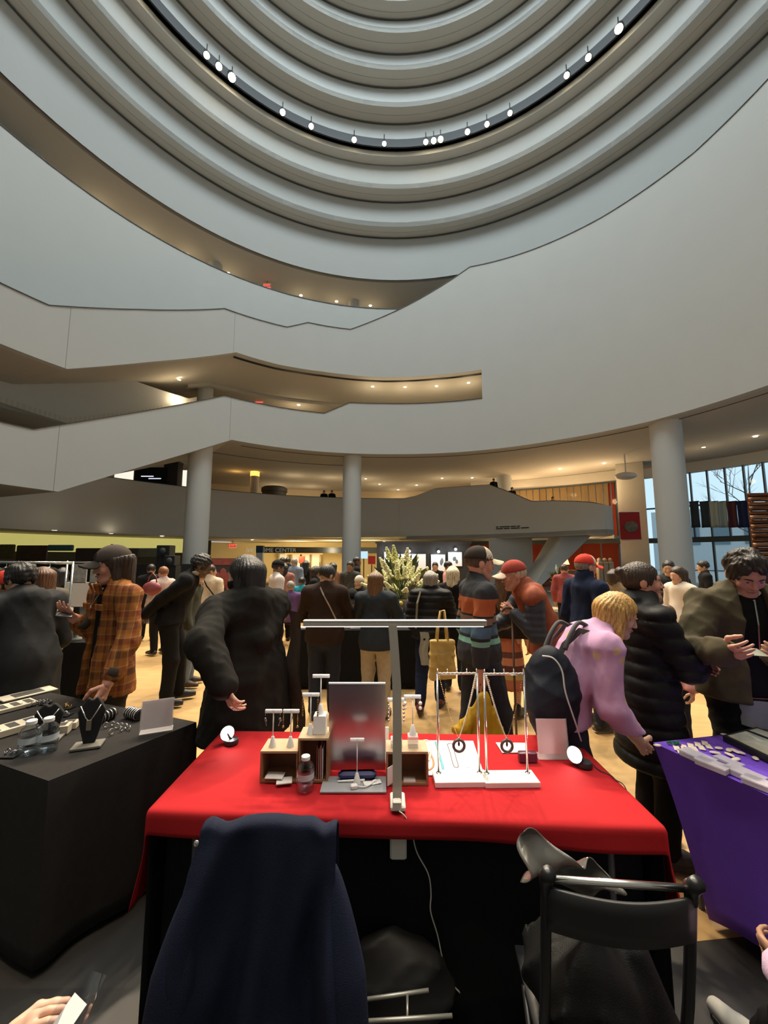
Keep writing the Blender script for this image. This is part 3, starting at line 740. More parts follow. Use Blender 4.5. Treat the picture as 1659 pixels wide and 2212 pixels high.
    hv, hq = head_arr(.0065 if det >= 1 else .012, fem); Vs = [V, xf(hv, HM)]; Qs = [Q, hq+len(V)]; nV = len(V)+len(hv)
    for k, sx in enumerate((1, -1)):
        dv = W[k]-E[k]; av, aq = hand_arr(.0042 if det >= 2 else (.006 if det == 1 else .009), curl[k])
        pn = palm[k] if palm[k] is not None else (-sx, 0.15, 0)
        M = frame(W[k], dv, -np.asarray(pn, float)); A = av.copy()*hs*.93
        # thumb should point forward / up
        yv = M[:3, 1]
        if (yv @ np.array([-sx*.3, 1, .6])) < 0: A[:, 1] *= -1; aq = aq[:, ::-1]
        Vs.append(xf(A, M)); Qs.append(aq+nV); nV += len(A)
    body = np_obj('body', np.concatenate(Vs), np.concatenate(Qs), skin(skin_t), t)
    # eyes, brows, lips
    if det >= 1:
        for sx in (-1, 1):
            e = MB().sphere((sx*.031, .0845, .0045), (.0105, .0085, .0052), 8, 6); e.v = [tuple(x) for x in xf(np.array(e.v), HM)]; eo = e.build('eye', mat('eye_dark', (.06, .045, .04), .25, var=0), t, True)
            e = MB().tube([(sx*.014, .098, .021), (sx*.030, .096, .0265), (sx*.048, .082, .022)], [.0035, .0042, .002], 6); e.v = [tuple(x) for x in xf(np.array(e.v), HM)]
            e.build('eyebrow', hair[1] if hair else hairm('brown', (.05, .03, .02)), t, True)
        e = MB().tube([(-.022, .093, -.0545), (0, .1035, -.0545), (.022, .093, -.0545)], [.002, .0045, .002], 6); e.v = [tuple(x) for x in xf(np.array(e.v), HM)]
        e.build('lips', mat('lips', (.36, .13, .11), .45, var=0), t, True)
    # ---- hair
    if hair:
        style, hm_ = hair[0], hair[1]; ln = hair[2] if len(hair) > 2 else .2
        grav = HR.T @ np.array([0, -.12, -1.0]); grav /= np.linalg.norm(grav)
        fn, l_, h_ = hair_field(style, grav, ln, seed)
        if cap: 
            f0 = fn; fn = lambda P: smax(f0(P), P[..., 2]-.062, .004)
        hv, hq = poly_field(fn, l_, h_, .0065 if det >= 1 else .013); np_obj('hair', xf(hv, HM), hq, hm_, t)
    if cap:
        key = det >= 1
        if key not in _cp: _cp[key] = cap_parts(.006 if det >= 1 else .010)
        (cv, cq), (bv, bq) = _cp[key]
        if cap.get('kind') == 'beanie':
            def bn(P): return smax(ell(P, (0, -.014, .045), (.090, .112, .108)), .02-P[..., 2]-.25*P[..., 1]*0+.0, .01)+.002*np.sin(np.arctan2(P[..., 0], P[..., 1])*40)
            cv, cq = poly_field(bn, (-.1, -.13, .0), (.1, .11, .17), .008); np_obj('knit_cap', xf(cv, HM), cq, cap['m'], t)
        else:
            co = np_obj('cap', xf(cv, HM), cq, cap['m'], t); np_obj('brim', xf(bv, HM), bq, cap.get('brim', cap['m']), co)
            bt = MB().sphere((0, -.010, .147), (.008, .008, .004), 8, 5); bt.v = [tuple(x) for x in xf(np.array(bt.v), HM)]; bt.build('button', cap['m'], co, True)
            if cap.get('front'):
                def fr(P): return smax(smax(ell(P, (0, -.010, .048), (.0915, .1135, .0995)), .043-P[..., 2], .004), smax(-ell(P, (0, -.010, .044), (.086, .108, .094)), .018-P[..., 1], .004), .004)
                fv, fq = poly_field(fr, (-.1, -.0, .02), (.1, .12, .16), .006); np_obj('front_panel', xf(fv, HM), fq, cap['front'], co)
            if cap.get('patch'):
                pm = MB(); pm.grid(lambda u, v: tuple(xf(np.array([[(u-.5)*.05, .088+.014*math.sqrt(max(0, 1-((u-.5)*1.2)**2))-(v*.032)*.45, .070+v*.034]]), HM)[0]), 6, 3)
                pm.build('patch', cap['patch'], co)
    # ---- garments
    if top:
        ex = top.get('ex', .012); hem = top.get('hem', .47)*H if top.get('hem_abs') is None else top['hem_abs']; slv = top.get('sleeve', .97); fl = top.get('flare', .02); fold = top.get('fold', .010); puff = top.get('puff', 0)
        nosl = top.get('vest', False)
        def topf(P):
            d = torso(P, ex, top.get('w', 1.0))
            if hem < hipz:
                bot = np.array([pel[0], pel[1]+.0, hem-.02]); 
                d = smin(d, rc(P, pel+up1*.02, bot, .106*H*b+ex, .108*H*b+ex+fl, ((0, 1, 0), top.get('fd', .78))), .05)
            if not nosl: d = smin(d, armsd(P, ex*.9+.004, slv, top.get('cuff', 1.0)), top.get('k', .03))
            else: d = smin(d, rc(P, SL, SR, .05*H+ex*.5, .05*H+ex*.5), .03)
            if top.get('collar', 0): d = smin(d, rc(P, neck-up2*.01, neck+up2*top['collar'], .050*H+ex*.5, .047*H+ex*.5), .012)
            if top.get('hood'): d = smin(d, ell(P, neck+np.array([0, -.085, -.02]), (.13, .075, .09)), .03)
            if puff: 
                d = d-puff*(np.sqrt(np.abs(np.sin(P[..., 2]*math.pi/top.get('pitch', .065))))-.6)
            d = d+wob(P, fold*.7, seed)+crease(P*np.array([1, 1, top.get('fz', .6)]), fold*.75, seed+7, 15)
            d = smax(d, hem-P[..., 2], .006)
            if not top.get('collar', 0) and not top.get('hood'): d = smax(d, -ell(P, neck+fwd2*.02+up2*.035, (.062, .062, .055)), .008)
            if top.get('open'):  # open front: cut a wedge
                d = smax(d, -smax(np.abs(P[..., 0])-top['open'], -P[..., 1]+.03, .01), .01)
            return d
        V, Q = poly_field(topf, np.minimum(lo, [-.35*bulk, -.3, hem])-.04, hi+.05, vox)
        g = np_obj(top.get('name', 'jacket'), V, Q, top['m'], t)
        if top.get('inner'):
            def inn(P):
                d = torso(P, -.006); d = smax(smax(d, hem+.03-P[..., 2], .01), .02-P[..., 1]+pel[1], .01); return smax(d, -ell(P, neck+fwd2*.03+up2*.03, (.055, .06, .05)), .008)
            V, Q = poly_field(inn, lo, hi, vox); np_obj('shirt', V, Q, top['inner'], t)
    if bottom:
        ex = bottom.get('ex', .012)
        if bottom.get('skirt'):
            hz = bottom['skirt']
            def bf(P):
                d = rc(P, waist, (pel[0], pel[1], hz-.02), .082*H*b+ex, .125*H, ((0, 1, 0), .85))+.006*np.sin(np.arctan2(P[..., 0], P[..., 1])*14)
                return smax(d, hz-P[..., 2], .005)
            V, Q = poly_field(bf, (-.3, -.3, hz), (.3, .3, waist[2]+.1), vox)
        else:
            cut = bottom.get('cut', .045)
            def bf(P):
                d = smin(legs(P, ex, bottom.get('exa', ex+.008)), rc(P, pel, waist, .099*H*b+ex*.5, .082*H*b+ex*.4, ((0, 1, 0), .75)), .04)
                d = d+crease(P, bottom.get('fold', .006), seed+3, 16); d = smax(d, cut-P[..., 2], .005)
                if top and not top.get('short'):
                    d = smax(d, P[..., 2]-((top.get('hem', .47)*H if top.get('hem_abs') is None else top['hem_abs'])+.03), .01)
                return smax(d, (P-waist) @ up1-.02, .01)
            lp = np.array(HP+KN+AN+[waist]); V, Q = poly_field(bf, lp.min(0)-[.14, .14, .05], lp.max(0)+[.16, .16, .08], vox)
        np_obj(bottom.get('name', 'trousers'), V, Q, bottom['m'], t)
    if shoe is not False:
        sm = shoe or mat('black_shoe', (.015, .014, .014), .5, var=.1)
        for k, sx in enumerate((1, -1)):
            A = AN[k]; zz = A[2]-.07; dr = np.array([sx*.12, 1, 0]); dr /= np.linalg.norm(dr)
            def sf(P):
                d = rc(P, A+np.array([0, -.035, -.025]), A+dr*.07+np.array([0, 0, -.03]), .040, .040); d = smin(d, rc(P, A+dr*.06+np.array([0, 0, -.03]), A+dr*.165+np.array([0, 0, -.042]), .042, .030), .02)
                d = smin(d, rc(P, A+[0, -.01, -.01], A+[0, -.01, .04], .042, .040), .02); return smax(d, zz+.004-P[..., 2], .004)
            V, Q = poly_field(sf, A-[.2, .2, .09], A+[.2, .25, .09], max(vox*.7, .011)); so = np_obj('shoe', V, Q, sm, t)
            if det >= 1:
                s_ = MB(); pr = [(A[0]+dr[0]*f_+q*dr[1]*w_, A[1]+dr[1]*f_-q*dr[0]*w_) for q, f_, w_ in ((-1, -.075, .026), (-1, .06, .044), (-1, .15, .036), (-.3, .192, .02), (.3, .192, .02), (1, .15, .036), (1, .06, .044), (1, -.075, .026))]
                s_.prism(pr, zz, zz+.022); s_.build('sole', mat('rubber_sole', (.05, .045, .04), .8, var=0), so)
    rec = dict(t=t, neck=neck, chest=chest, waist=waist, pel=pel, W=W, E=E, SR=SR, SL=SL, HM=HM, hs=hs, H=H, KN=KN, AN=AN, up2=up2, up1=up1, hc=hc)
    if extra: extra(rec)
    PEOPLE.append(rec); return rec
# ================================================================== PEOPLE
def nodes_mat(name, rough=.85, bump=.25, bscale=400):
    m = bpy.data.materials.new(name); m.use_nodes = True; nt = m.node_tree; b = nt.nodes['Principled BSDF']; b.inputs['Roughness'].default_value = rough; b.inputs['Specular IOR Level'].default_value = .25
    tc = nt.nodes.new('ShaderNodeTexCoord'); sx = nt.nodes.new('ShaderNodeSeparateXYZ'); nt.links.new(tc.outputs['Object'], sx.inputs[0])
    n2 = nt.nodes.new('ShaderNodeTexNoise'); n2.inputs['Scale'].default_value = bscale; nt.links.new(tc.outputs['Object'], n2.inputs['Vector'])
    bp = nt.nodes.new('ShaderNodeBump'); bp.inputs['Strength'].default_value = bump; bp.inputs['Distance'].default_value = .02; nt.links.new(n2.outputs['Fac'], bp.inputs['Height']); nt.links.new(bp.outputs[0], b.inputs['Normal'])
    return m, nt, b, tc, sx
def zramp(name, stops, z0=.0, z1=2.0, const=True):
    m, nt, b, tc, sx = nodes_mat(name)
    mr = nt.nodes.new('ShaderNodeMapRange'); mr.inputs[1].default_value = z0; mr.inputs[2].default_value = z1; nt.links.new(sx.outputs['Z'], mr.inputs[0])
    r = nt.nodes.new('ShaderNodeValToRGB'); r.color_ramp.interpolation = 'CONSTANT' if const else 'LINEAR'
    els = r.color_ramp.elements
    while len(els) < len(stops): els.new(0.5)
    for e, (z, c) in zip(els, sorted(stops)): e.position = max(0, min(1, (z-z0)/(z1-z0))); e.color = (*c, 1)
    nt.links.new(mr.outputs[0], r.inputs[0]); nt.links.new(r.outputs[0], b.inputs['Base Color']); return m
def plaid(name):
    m, nt, b, tc, sx = nodes_mat(name)
    def band(sock, per, ramp):
        mu = nt.nodes.new('ShaderNodeMath'); mu.operation = 'DIVIDE'; mu.inputs[1].default_value = per; nt.links.new(sock, mu.inputs[0])
        fr = nt.nodes.new('ShaderNodeMath'); fr.operation = 'FRACT'; nt.links.new(mu.outputs[0], fr.inputs[0])
        r = nt.nodes.new('ShaderNodeValToRGB'); els = r.color_ramp.elements
        while len(els) < len(ramp): els.new(.5)
        r.color_ramp.interpolation = 'CONSTANT'
        for e, (q, c) in zip(els, ramp): e.position = q; e.color = (*c, 1)
        nt.links.new(fr.outputs[0], r.inputs[0]); return r.outputs[0]
    O, Bn, Lt, Rd = (.27, .095, .016), (.085, .030, .011), (.40, .22, .08), (.17, .035, .013)
    ad = nt.nodes.new('ShaderNodeMath'); ad.operation = 'ADD'; nt.links.new(sx.outputs['X'], ad.inputs[0]); nt.links.new(sx.outputs['Y'], ad.inputs[1])
    a = band(ad.outputs[0], .15, [(0, O), (.28, Bn), (.5, O), (.56, Lt), (.60, O), (.75, Rd), (.92, Lt), (.95, O)])
    c = band(sx.outputs['Z'], .17, [(0, O), (.25, Bn), (.5, O), (.55, Lt), (.58, O), (.72, Rd), (.94, Lt), (.97, O)])
    mx = nt.nodes.new('ShaderNodeMix'); mx.data_type = 'RGBA'; mx.inputs[0].default_value = .5; nt.links.new(a, mx.inputs[6]); nt.links.new(c, mx.inputs[7]); nt.links.new(mx.outputs[2], b.inputs['Base Color']); return m
def floral(name, base, spot, sc=9, th=.30, spot2=None):
    m, nt, b, tc, sx = nodes_mat(name)
    v = nt.nodes.new('ShaderNodeTexVoronoi'); v.inputs['Scale'].default_value = sc; nt.links.new(tc.outputs['Object'], v.inputs['Vector'])
    n = nt.nodes.new('ShaderNodeTexNoise'); n.inputs['Scale'].default_value = sc*5; nt.links.new(tc.outputs['Object'], n.inputs['Vector'])
    ad = nt.nodes.new('ShaderNodeMath'); ad.operation = 'MULTIPLY_ADD'; ad.inputs[1].default_value = .35; nt.links.new(n.outputs['Fac'], ad.inputs[0]); nt.links.new(v.outputs['Distance'], ad.inputs[2])
    r = nt.nodes.new('ShaderNodeValToRGB'); r.color_ramp.elements[0].position = th+.12; r.color_ramp.elements[0].color = (*spot, 1); r.color_ramp.elements[1].position = th+.20; r.color_ramp.elements[1].color = (*base, 1)
    if spot2: e = r.color_ramp.elements.new(th+.02); e.color = (*spot2, 1)
    nt.links.new(ad.outputs[0], r.inputs[0]); nt.links.new(r.outputs[0], b.inputs['Base Color']); return m
BLK = cloth('black_cloth', (.008, .008, .009)); DARKO = cloth('dark_olive_cloth', (.030, .028, .020)); NAVY = cloth('navy_cloth', (.012, .018, .045)); JEAN = cloth('dark_jeans', (.022, .026, .040)); LJEAN = cloth('light_jeans', (.16, .21, .27))
BEIGE = cloth('beige_trousers', (.42, .36, .26)); DBRN = cloth('dark_brown_knit', (.030, .017, .012)); CHAR = cloth('charcoal_nylon', (.016, .0165, .018), .7); OLIVE = cloth('olive_canvas', (.075, .062, .036), .8)
CREAMC = cloth('cream_knit', (.62, .50, .36)); PINKT = cloth('pink_trousers', (.62, .34, .20)); PUFF = cloth('black_puffer_nylon', (.010, .010, .011), .45); BURG = mat('burgundy_shoe', (.13, .03, .03), .5); GREYSH = mat('grey_sneaker', (.05, .048, .045), .7)
HB = hairm('black', (.012, .010, .009)); HBR = hairm('dark_brown', (.035, .020, .012)); HLB = hairm('light_brown', (.13, .065, .025)); HBL = hairm('golden_blonde', (.50, .28, .08)); HWB = hairm('white_blonde', (.62, .50, .33)); HGR = hairm('grey', (.22, .20, .17))
REDC = cloth('red_cap_cloth', (.55, .045, .03))
def wpt(rec, v):   # local point of a figure to world
    t = rec['t']; a = t.rotation_euler.z; x, y, z = v
    return Vector((t.location.x+x*math.cos(a)-y*math.sin(a), t.location.y+x*math.sin(a)+y*math.cos(a), t.location.z+z))
def strap(rec, pts, wd, m, name='strap'):
    o = MB(); P = [Vector(p) for p in pts]; V, F = [], []
    for i, p in enumerate(P):
        tg = (P[min(i+1, len(P)-1)]-P[max(i-1, 0)]).normalized(); c_ = Vector((0, 0, p.z)) ; nr = (p-Vector((rec['chest'][0], rec['chest'][1], p.z))).normalized(); sd = tg.cross(nr).normalized()
        for a, b_ in ((-1, 0), (1, 0), (1, 1), (-1, 1)): V.append(p+sd*wd/2*a+nr*.006*b_)
    for i in range(len(P)-1):
        for q in range(4): F.append((i*4+q, i*4+(q+1) % 4, i*4+4+(q+1) % 4, i*4+4+q))
    o.add(V, F); return o.build(name, m, rec['t'])
# --- plaid man
def ex_plaid(r):
    t = r['t']
    for k, mm in ((1, DARKO), (0, DARKO)):   # rolled-back cuffs
        a, b = Vector(r['E'][k]), Vector(r['W'][k]); q = a.lerp(b, .62); MB().tube([q, a.lerp(b, .70), a.lerp(b, .82), a.lerp(b, .86)], [.058, .062, .060, .050], 14).build('cuff', mat('cuff_lining', (.035, .026, .020), .9), t, True)
    c = Vector(r['chest'])
    for sx in (-1, 1):
        MB().box((c.x+sx*.085, c.y+.135, c.z+.0), (.10, .012, .045), 0, -.1, .004).build('pocket_flap', MATS_PLAID, t)
        MB().box((c.x+sx*.045, c.y+.13, c.z+.125), (.055, .012, .085), sx*-.5, -.45, .004).build('collar_wing', MATS_PLAID, t)
    MB().tube([(c.x-.05, c.y+.10, c.z+.13), (c.x, c.y+.145, c.z+.01), (c.x+.05, c.y+.10, c.z+.13)], .002, 5).sphere((c.x, c.y+.148, c.z), (.009, .005, .013)).build('pendant', mat('silver', (.7, .68, .64), .3, 1, var=0), t, True)
    MB().sphere((0, 0, 0), .01)
MATS_PLAID = plaid('rust_plaid_flannel')
beard = None
def ex_goatee(r):
    ex_plaid(r); hm = r['HM']
    def bf(P): 
        return smin(ell(P, (0, .079, -.092), (.026, .022, .022)), smin(ell(P, (.02, .088, -.041), (.014, .010, .006)), ell(P, (-.02, .088, -.041), (.014, .010, .006)), .01), .004)
    V, Q = poly_field(bf, (-.06, .04, -.13), (.06, .12, -.02), .005); np_obj('beard', xf(V, hm), Q, HBR, r['t'])
person('man in rust plaid overshirt and dark cap beside the black jewellery table', 240, 1380, 2.95, 150, H=1.84, look=(-16, 10), bulk=.98,
       top=dict(m=MATS_PLAID, name='plaid_shirt', hem=.415, ex=.020, sleeve=.88, cuff=1.15, open=.045, inner=BLK, flare=.03, fold=.009), bottom=dict(m=DARKO, ex=.018), hair=('long', HBR, .19),
       cap=dict(m=cloth('brown_grey_cap', (.065, .050, .042)), brim=cloth('cap_brim_dark', (.03, .024, .02)), patch=cloth('cap_patch', (.02, .016, .014))), skin_t='ruddy', det=2, vox=.013,
       arms=(('px', 160, 1335, 2.80), ('px', 232, 1478, 2.62)), palm=((0, .2, 1), (1, 0, .2)), curl=(.35, .75), extra=ex_goatee)
# --- person in hooded grey jacket at the left edge
def ex_hood(r):
    n = Vector(r['neck']); MB().tube([n+Vector((-.10, -.06, .0)), n+Vector((-.03, -.11, -.01)), n+Vector((.05, -.11, -.01)), n+Vector((.11, -.05, 0))], [.02, .03, .03, .02], 10).build('hood_lining', cloth('pale_lining', (.55, .50, .46)), r['t'], True)
person('person with dark wavy hair in charcoal hooded jacket at the left edge', 50, 1420, 3.08, 62, H=1.74, lean=12, curve=8, look=(15, 20), bulk=1.08, top=dict(m=CHAR, name='hooded_jacket', hem=.36, hood=True, ex=.028, fold=.012, flare=.03), bottom=dict(m=BLK),
       hair=('curly', HB), skin_t='tan', det=1, vox=.015, arms=((.18, .30, .98), (-.18, .32, .98)), extra=ex_hood)
person('person in a red knit cap half hidden at the left edge', 8, 1330, 3.6, 100, H=1.62, top=dict(m=DARKO, ex=.02), bottom=dict(m=JEAN), hair=('short', HB), cap=dict(kind='beanie', m=REDC), skin_t='brown', det=1, vox=.022)
person('woman with long brown hair in grey jacket handling rack goods', 97, 1330, 4.2, 75, H=1.66, lean=6, fem=True, look=(10, 15), top=dict(m=cloth('grey_brown_jacket', (.10, .085, .062)), ex=.02, hem=.44), bottom=dict(m=JEAN), hair=('long', hairm('auburn', (.10, .045, .02)), .30), det=1, vox=.02, arms=((.15, .36, 1.12), (-.15, .34, 1.05)))
# --- bending man in black
def ex_scarf5(r):
    n = Vector(r['neck'])+Vector(r['up2'])*.02; MB().tube([n+Vector((.075*math.cos(a), .075*math.sin(a)*.9, .012*math.sin(a*2))) for a in np.linspace(0, 2*math.pi, 16)], .03, 8).build('scarf', cloth('stone_scarf', (.32, .28, .22)), r['t'], True)
    b = Vector(r['chest'])-Vector(r['up2'])*.03
person('man in black bending forward with hands clasped behind his back', 380, 1370, 4.85, -72, H=1.86, lean=17, curve=12, look=(0, 25), top=dict(m=BLK, hem=.50, ex=.022), bottom=dict(m=BLK, ex=.016), hair=('curly', HB), skin_t='dark', det=1, vox=.018,
       arms=((.06, -.40, 1.0), (-.06, -.40, .98)), poles=((1, -.6, 0), (-1, -.6, 0)), curl=(1.0, 1.0), feet=((.12, -.05), (-.12, .05)), extra=ex_scarf5)
person('person in olive jacket and pale jeans behind the bending man', 408, 1360, 5.5, -80, H=1.62, lean=5, top=dict(m=cloth('olive_grey', (.06, .06, .045)), ex=.02), bottom=dict(m=LJEAN), hair=('short', HBR), det=0, vox=.022, shoe=mat('brown_boot', (.05, .03, .02), .6))
def ex_bag7(r):
    c = Vector(r['chest']); w_ = Vector(r['waist'])
    strap(r, [c+Vector((-.08, -.10, .14)), c+Vector((0, -.14, .0)), c+Vector((.09, -.13, -.12)), w_+Vector((.14, -.12, .0))], .02, BLK); MB().box(w_+Vector((.13, -.16, -.05)), (.17, .07, .12), 0, 0, .02).build('shoulder_bag', mat('black_leather', (.015, .014, .014), .35), r['t'])
person('woman in cream top and peach trousers with a black shoulder bag', 449, 1320, 7.2, 8, H=1.62, fem=True, look=(-60, 5), top=dict(m=CREAMC, name='sweater', ex=.018, hem=.50), bottom=dict(m=PINKT, ex=.01), hair=('pony', HBR, .30), det=0, vox=.022, skin_t='tan', extra=ex_bag7)
# --- big black coat
def ex_coat(r):
    t = r['t']; n = Vector(r['neck']); sc = cloth('grey_scarf', (.085, .075, .06))
    m = MB(); x0 = .20
    for k in range(2):
        m.grid(lambda u, v: (.235+.05*(u-.5)*2*.3+.02*math.sin(v*9)+v*.05, -.12+(u-.5)*.16+.02*math.sin(v*7+u*4)-.012*k, 1.36-v*.82), 8, 24)
    so = m.build('scarf', sc, t, True)
    fr = MB()
    for i in range(18):
        y = -.20+i*.0095; fr.tube([(.285, y, .545), (.29+.006*math.sin(i), y+.003*math.cos(i*3), .50), (.29, y, .45)], .0018, 4)
    fr.build('fringe', BLK, so); so.data.materials[0] = sc
    hm = r['HM']
    def mk(P): return smax(smax(ell(P, (0, .045, -.035), (.070, .072, .062)), P[..., 2]+.012-.12*(P[..., 1]-.05), .006), -.115-P[..., 2], .006)
    V, Q = poly_field(mk, (-.09, -.03, -.13), (.09, .14, .03), .006); np_obj('face_mask', xf(V, hm), Q, BLK, t)
person('large man in long black hooded coat and face mask behind the red table', 540, 1400, 2.58, 52, H=1.77, look=(22, 8), bulk=1.30, lean=5, top=dict(m=cloth('black_coat', (.011, .010, .0085), .85), name='hooded_coat', hem=.37, hood=True, collar=.035, ex=.036, flare=.05, fold=.014, cuff=1.0), bottom=dict(m=BLK, ex=.03), hair=('long', HB, .16), skin_t='light', det=1, vox=.015,
       arms=(('px', 458, 1385, 2.45), ('px', 486, 1486, 2.10)), poles=((.8, -.6, 0), (-.8, -.6, -.2)), palm=(None, (1, 0, 0)), extra=ex_coat, curl=(.8, .8))
# --- people at the middle table
def ex_cross(r):
    c = Vector(r['chest']); w_ = Vector(r['waist'])
    strap(r, [c+Vector((-.05, -.10, .14)), c+Vector((-.01, -.155, .06)), c+Vector((.05, -.158, -.05)), w_+Vector((.12, -.14, .0)), w_+Vector((.16, -.10, -.08))], .014, mat('tan_strap', (.30, .24, .18), .6))
person('woman in dark brown sweater with thin crossbody strap at the middle table', 701, 1380, 4.45, 6, H=1.68, fem=True, bulk=1.16, look=(-45, 22), top=dict(m=DBRN, name='sweater', hem=.475, ex=.022, flare=.0, fold=.008), bottom=dict(m=JEAN), hair=('short', HB), det=1, vox=.016, skin_t='tan', arms=((.2, .32, 1.02), (-.2, .34, 1.0)), extra=ex_cross)
person('woman in navy jacket and beige trousers with long light brown hair', 811, 1390, 4.45, -12, H=1.60, fem=True, bulk=1.02, look=(20, 25), top=dict(m=cloth('navy_jacket', (.022, .030, .040), .65), hem=.45, ex=.022, flare=.01), bottom=dict(m=BEIGE, ex=.012), hair=('long', HLB, .26), det=1, vox=.016, arms=((.2, .34, .98), (-.18, .34, .98)), shoe=mat('tan_shoe', (.35, .24, .15), .7))
person('seated man in black cap and checked shirt facing the camera', 764, 1320, 6.3, 178, H=1.66, seat=.50, look=(0, 28), lean=12, top=dict(m=cloth('grey_check', (.22, .17, .15)), name='shirt', hem_abs=.42, ex=.014), bottom=dict(m=BLK), hair=('short', HB), cap=dict(m=BLK), det=1, vox=.02, skin_t='tan', feet=((.12, .42), (-.12, .42)), arms=((.12, .42, .80), (-.12, .42, .80)))
person('person in a pale knit cap behind the seated man', 776, 1300, 7.6, 150, H=1.64, seat=.62, top=dict(m=BLK, ex=.02, hem_abs=.5), bottom=dict(m=BLK), hair=('short', HB), cap=dict(kind='beanie', m=cloth('pale_knit', (.55, .48, .40))), det=0, vox=.025, skin_t='tan', feet=((.12, .4), (-.12, .4)))
def ex_vest(r):
    c = Vector(r['chest']); w_ = Vector(r['waist'])
    strap(r, [c+Vector((-.10, -.10, .13)), c+Vector((-.13, -.16, .0)), w_+Vector((-.14, -.15, .0)), w_+Vector((-.15, -.14, -.1))], .03, mat('khaki_strap', (.16, .14, .09), .7))
    g = MB().grid(lambda u, v: (-.10+u*.10+.01*math.sin(v*8), -.17-.01*math.sin(u*9+v*5), .88-v*.36), 6, 14); g.build('scarf', cloth('pale_print_scarf', (.30, .31, .29)), r['t'], True)
person('grey-haired woman in black quilted vest at the flower table', 930, 1370, 4.7, -14, H=1.60, fem=True, bulk=1.12, lean=6, look=(15, 18), top=dict(m=PUFF, name='quilted_vest', hem=.49, ex=.032, puff=.018, pitch=.075, collar=.02, sleeve=.95, fold=.004), bottom=dict(m=NAVY), hair=('bob', HGR, .12), det=1, vox=.015, shoe=BURG, arms=((.16, .34, 1.0), (-.2, .2, .84)), feet=((.09, .10), (-.10, -.22)), extra=ex_vest)
person('woman with white-blonde hair in dark coat behind the striped man', 980, 1340, 5.3, -25, H=1.64, fem=True, look=(10, 10), top=dict(m=BLK, hem=.42, ex=.025), bottom=dict(m=JEAN), hair=('bob', HWB, .17), det=0, vox=.02)
# --- striped man
STR = zramp('striped_knit', [(0, (.025, .027, .032)), (1.055, (.15, .33, .27)), (1.10, (.018, .02, .024)), (1.125, (.055, .10, .15)), (1.20, (.018, .02, .024)), (1.215, (.17, .105, .075)), (1.265, (.018, .02, .024)), (1.275, (.33, .085, .028)), (1.405, (.025, .027, .032))])
person('tall man in cream and brown cap and striped sweater walking right', 1034, 1370, 3.25, -84, H=1.84, look=(0, 4), bulk=1.10, top=dict(m=STR, name='striped_sweater', hem=.49, ex=.020, flare=.0, fold=.008), bottom=dict(m=cloth('dark_navy_trousers', (.022, .024, .032)), ex=.022), hair=('crop', hairm('short_brown', (.07, .04, .025))),
       cap=dict(m=cloth('dark_brown_mesh', (.035, .026, .022)), brim=cloth('cream_brim', (.56, .46, .33)), front=cloth('cream_panel', (.66, .56, .43)), patch=cloth('grey_patch', (.10, .10, .11))), skin_t='ruddy', det=2, vox=.013, arms=(('px', 1036, 1478, 3.02), None), curl=(.9, .6), shoe=mat('brown_loafer', (.06, .035, .02), .6), feet=((.11, .14), (-.11, -.14)))
person('woman with long brown hair in dark coat and striped skirt', 1094, 1360, 4.5, -40, H=1.62, fem=True, look=(-20, 5), top=dict(m=cloth('espresso_coat', (.022, .015, .012)), hem=.52, ex=.024), bottom=dict(name='skirt', skirt=.30, m=zramp('banded_skirt', [(0, (.42, .13, .07)), (.42, (.42, .30, .09)), (.50, (.10, .035, .03)), (.56, (.50, .20, .11)), (.64, (.13, .05, .04)), (.70, (.45, .14, .07))])), hair=('long', hairm('warm_brown', (.09, .045, .02)), .34), det=0, vox=.02)
# --- older man with red cap, leaning left on a cane
def ex_old(r):
    t = r['t']; hm = r['HM']
    def bf(P): return ell(P, (0, .076, -.090), (.030, .026, .020))
    V, Q = poly_field(bf, (-.05, .03, -.13), (.05, .11, -.05), .006); np_obj('beard', xf(V, hm), Q, HWB, t)
    e = MB().tube([(.078, .0, .006), (.080, .05, .010), (.045, .098, .008)], .0018, 5).tube([(.045, .099, .012), (.020, .103, .012), (.020, .103, -.004), (.045, .099, -.004), (.045, .099, .012)], .0016, 5); e.tube([(-.045, .099, .012), (-.020, .103, .012), (-.020, .103, -.004), (-.045, .099, -.004), (-.045, .099, .012)], .0016, 5)
    e.v = [tuple(x) for x in xf(np.array(e.v), hm)]; e.build('glasses', BLK, t)
    for k in (0, 1):
        S, E_, W_ = [np.array(q) for q in ((r['SR'], r['SL'])[k], r['E'][k], r['W'][k])]
        def sf(P):
            d = smin(rc(P, S, E_, .085, .075), rc(P, E_, W_+(E_-W_)*.12, .075, .055), .02); u = np.linalg.norm(P-S, axis=-1); return d-.009*(np.sqrt(np.abs(np.sin(u*math.pi/.05)))-.6)
        ps = np.array([S, E_, W_]); V, Q = poly_field(sf, ps.min(0)-.1, ps.max(0)+.1, .013); np_obj('puffer_sleeve', V, Q, cloth('slate_puffer', (.045, .05, .06), .4), t)
person('older man in red cap, rust vest and slate puffer sleeves leaning on a cane', 1170, 1370, 3.65, 84, H=1.78, lean=17, curve=12, look=(0, 12), bulk=1.12, top=dict(m=cloth('rust_vest', (.26, .065, .032), .6), name='vest', hem=.48, ex=.026, vest=True, collar=.02, fold=.012), bottom=dict(m=cloth('blue_jeans', (.05, .07, .10))), hair=('bald', HWB), cap=dict(m=cloth('brick_cap', (.33, .055, .04)), brim=cloth('pale_brim', (.55, .42, .33))), skin_t='ruddy', det=2, vox=.014,
       arms=((.14, .52, 1.02), ('px', 1108, 1322, 3.55)), curl=(.8, 1.1), extra=ex_old)
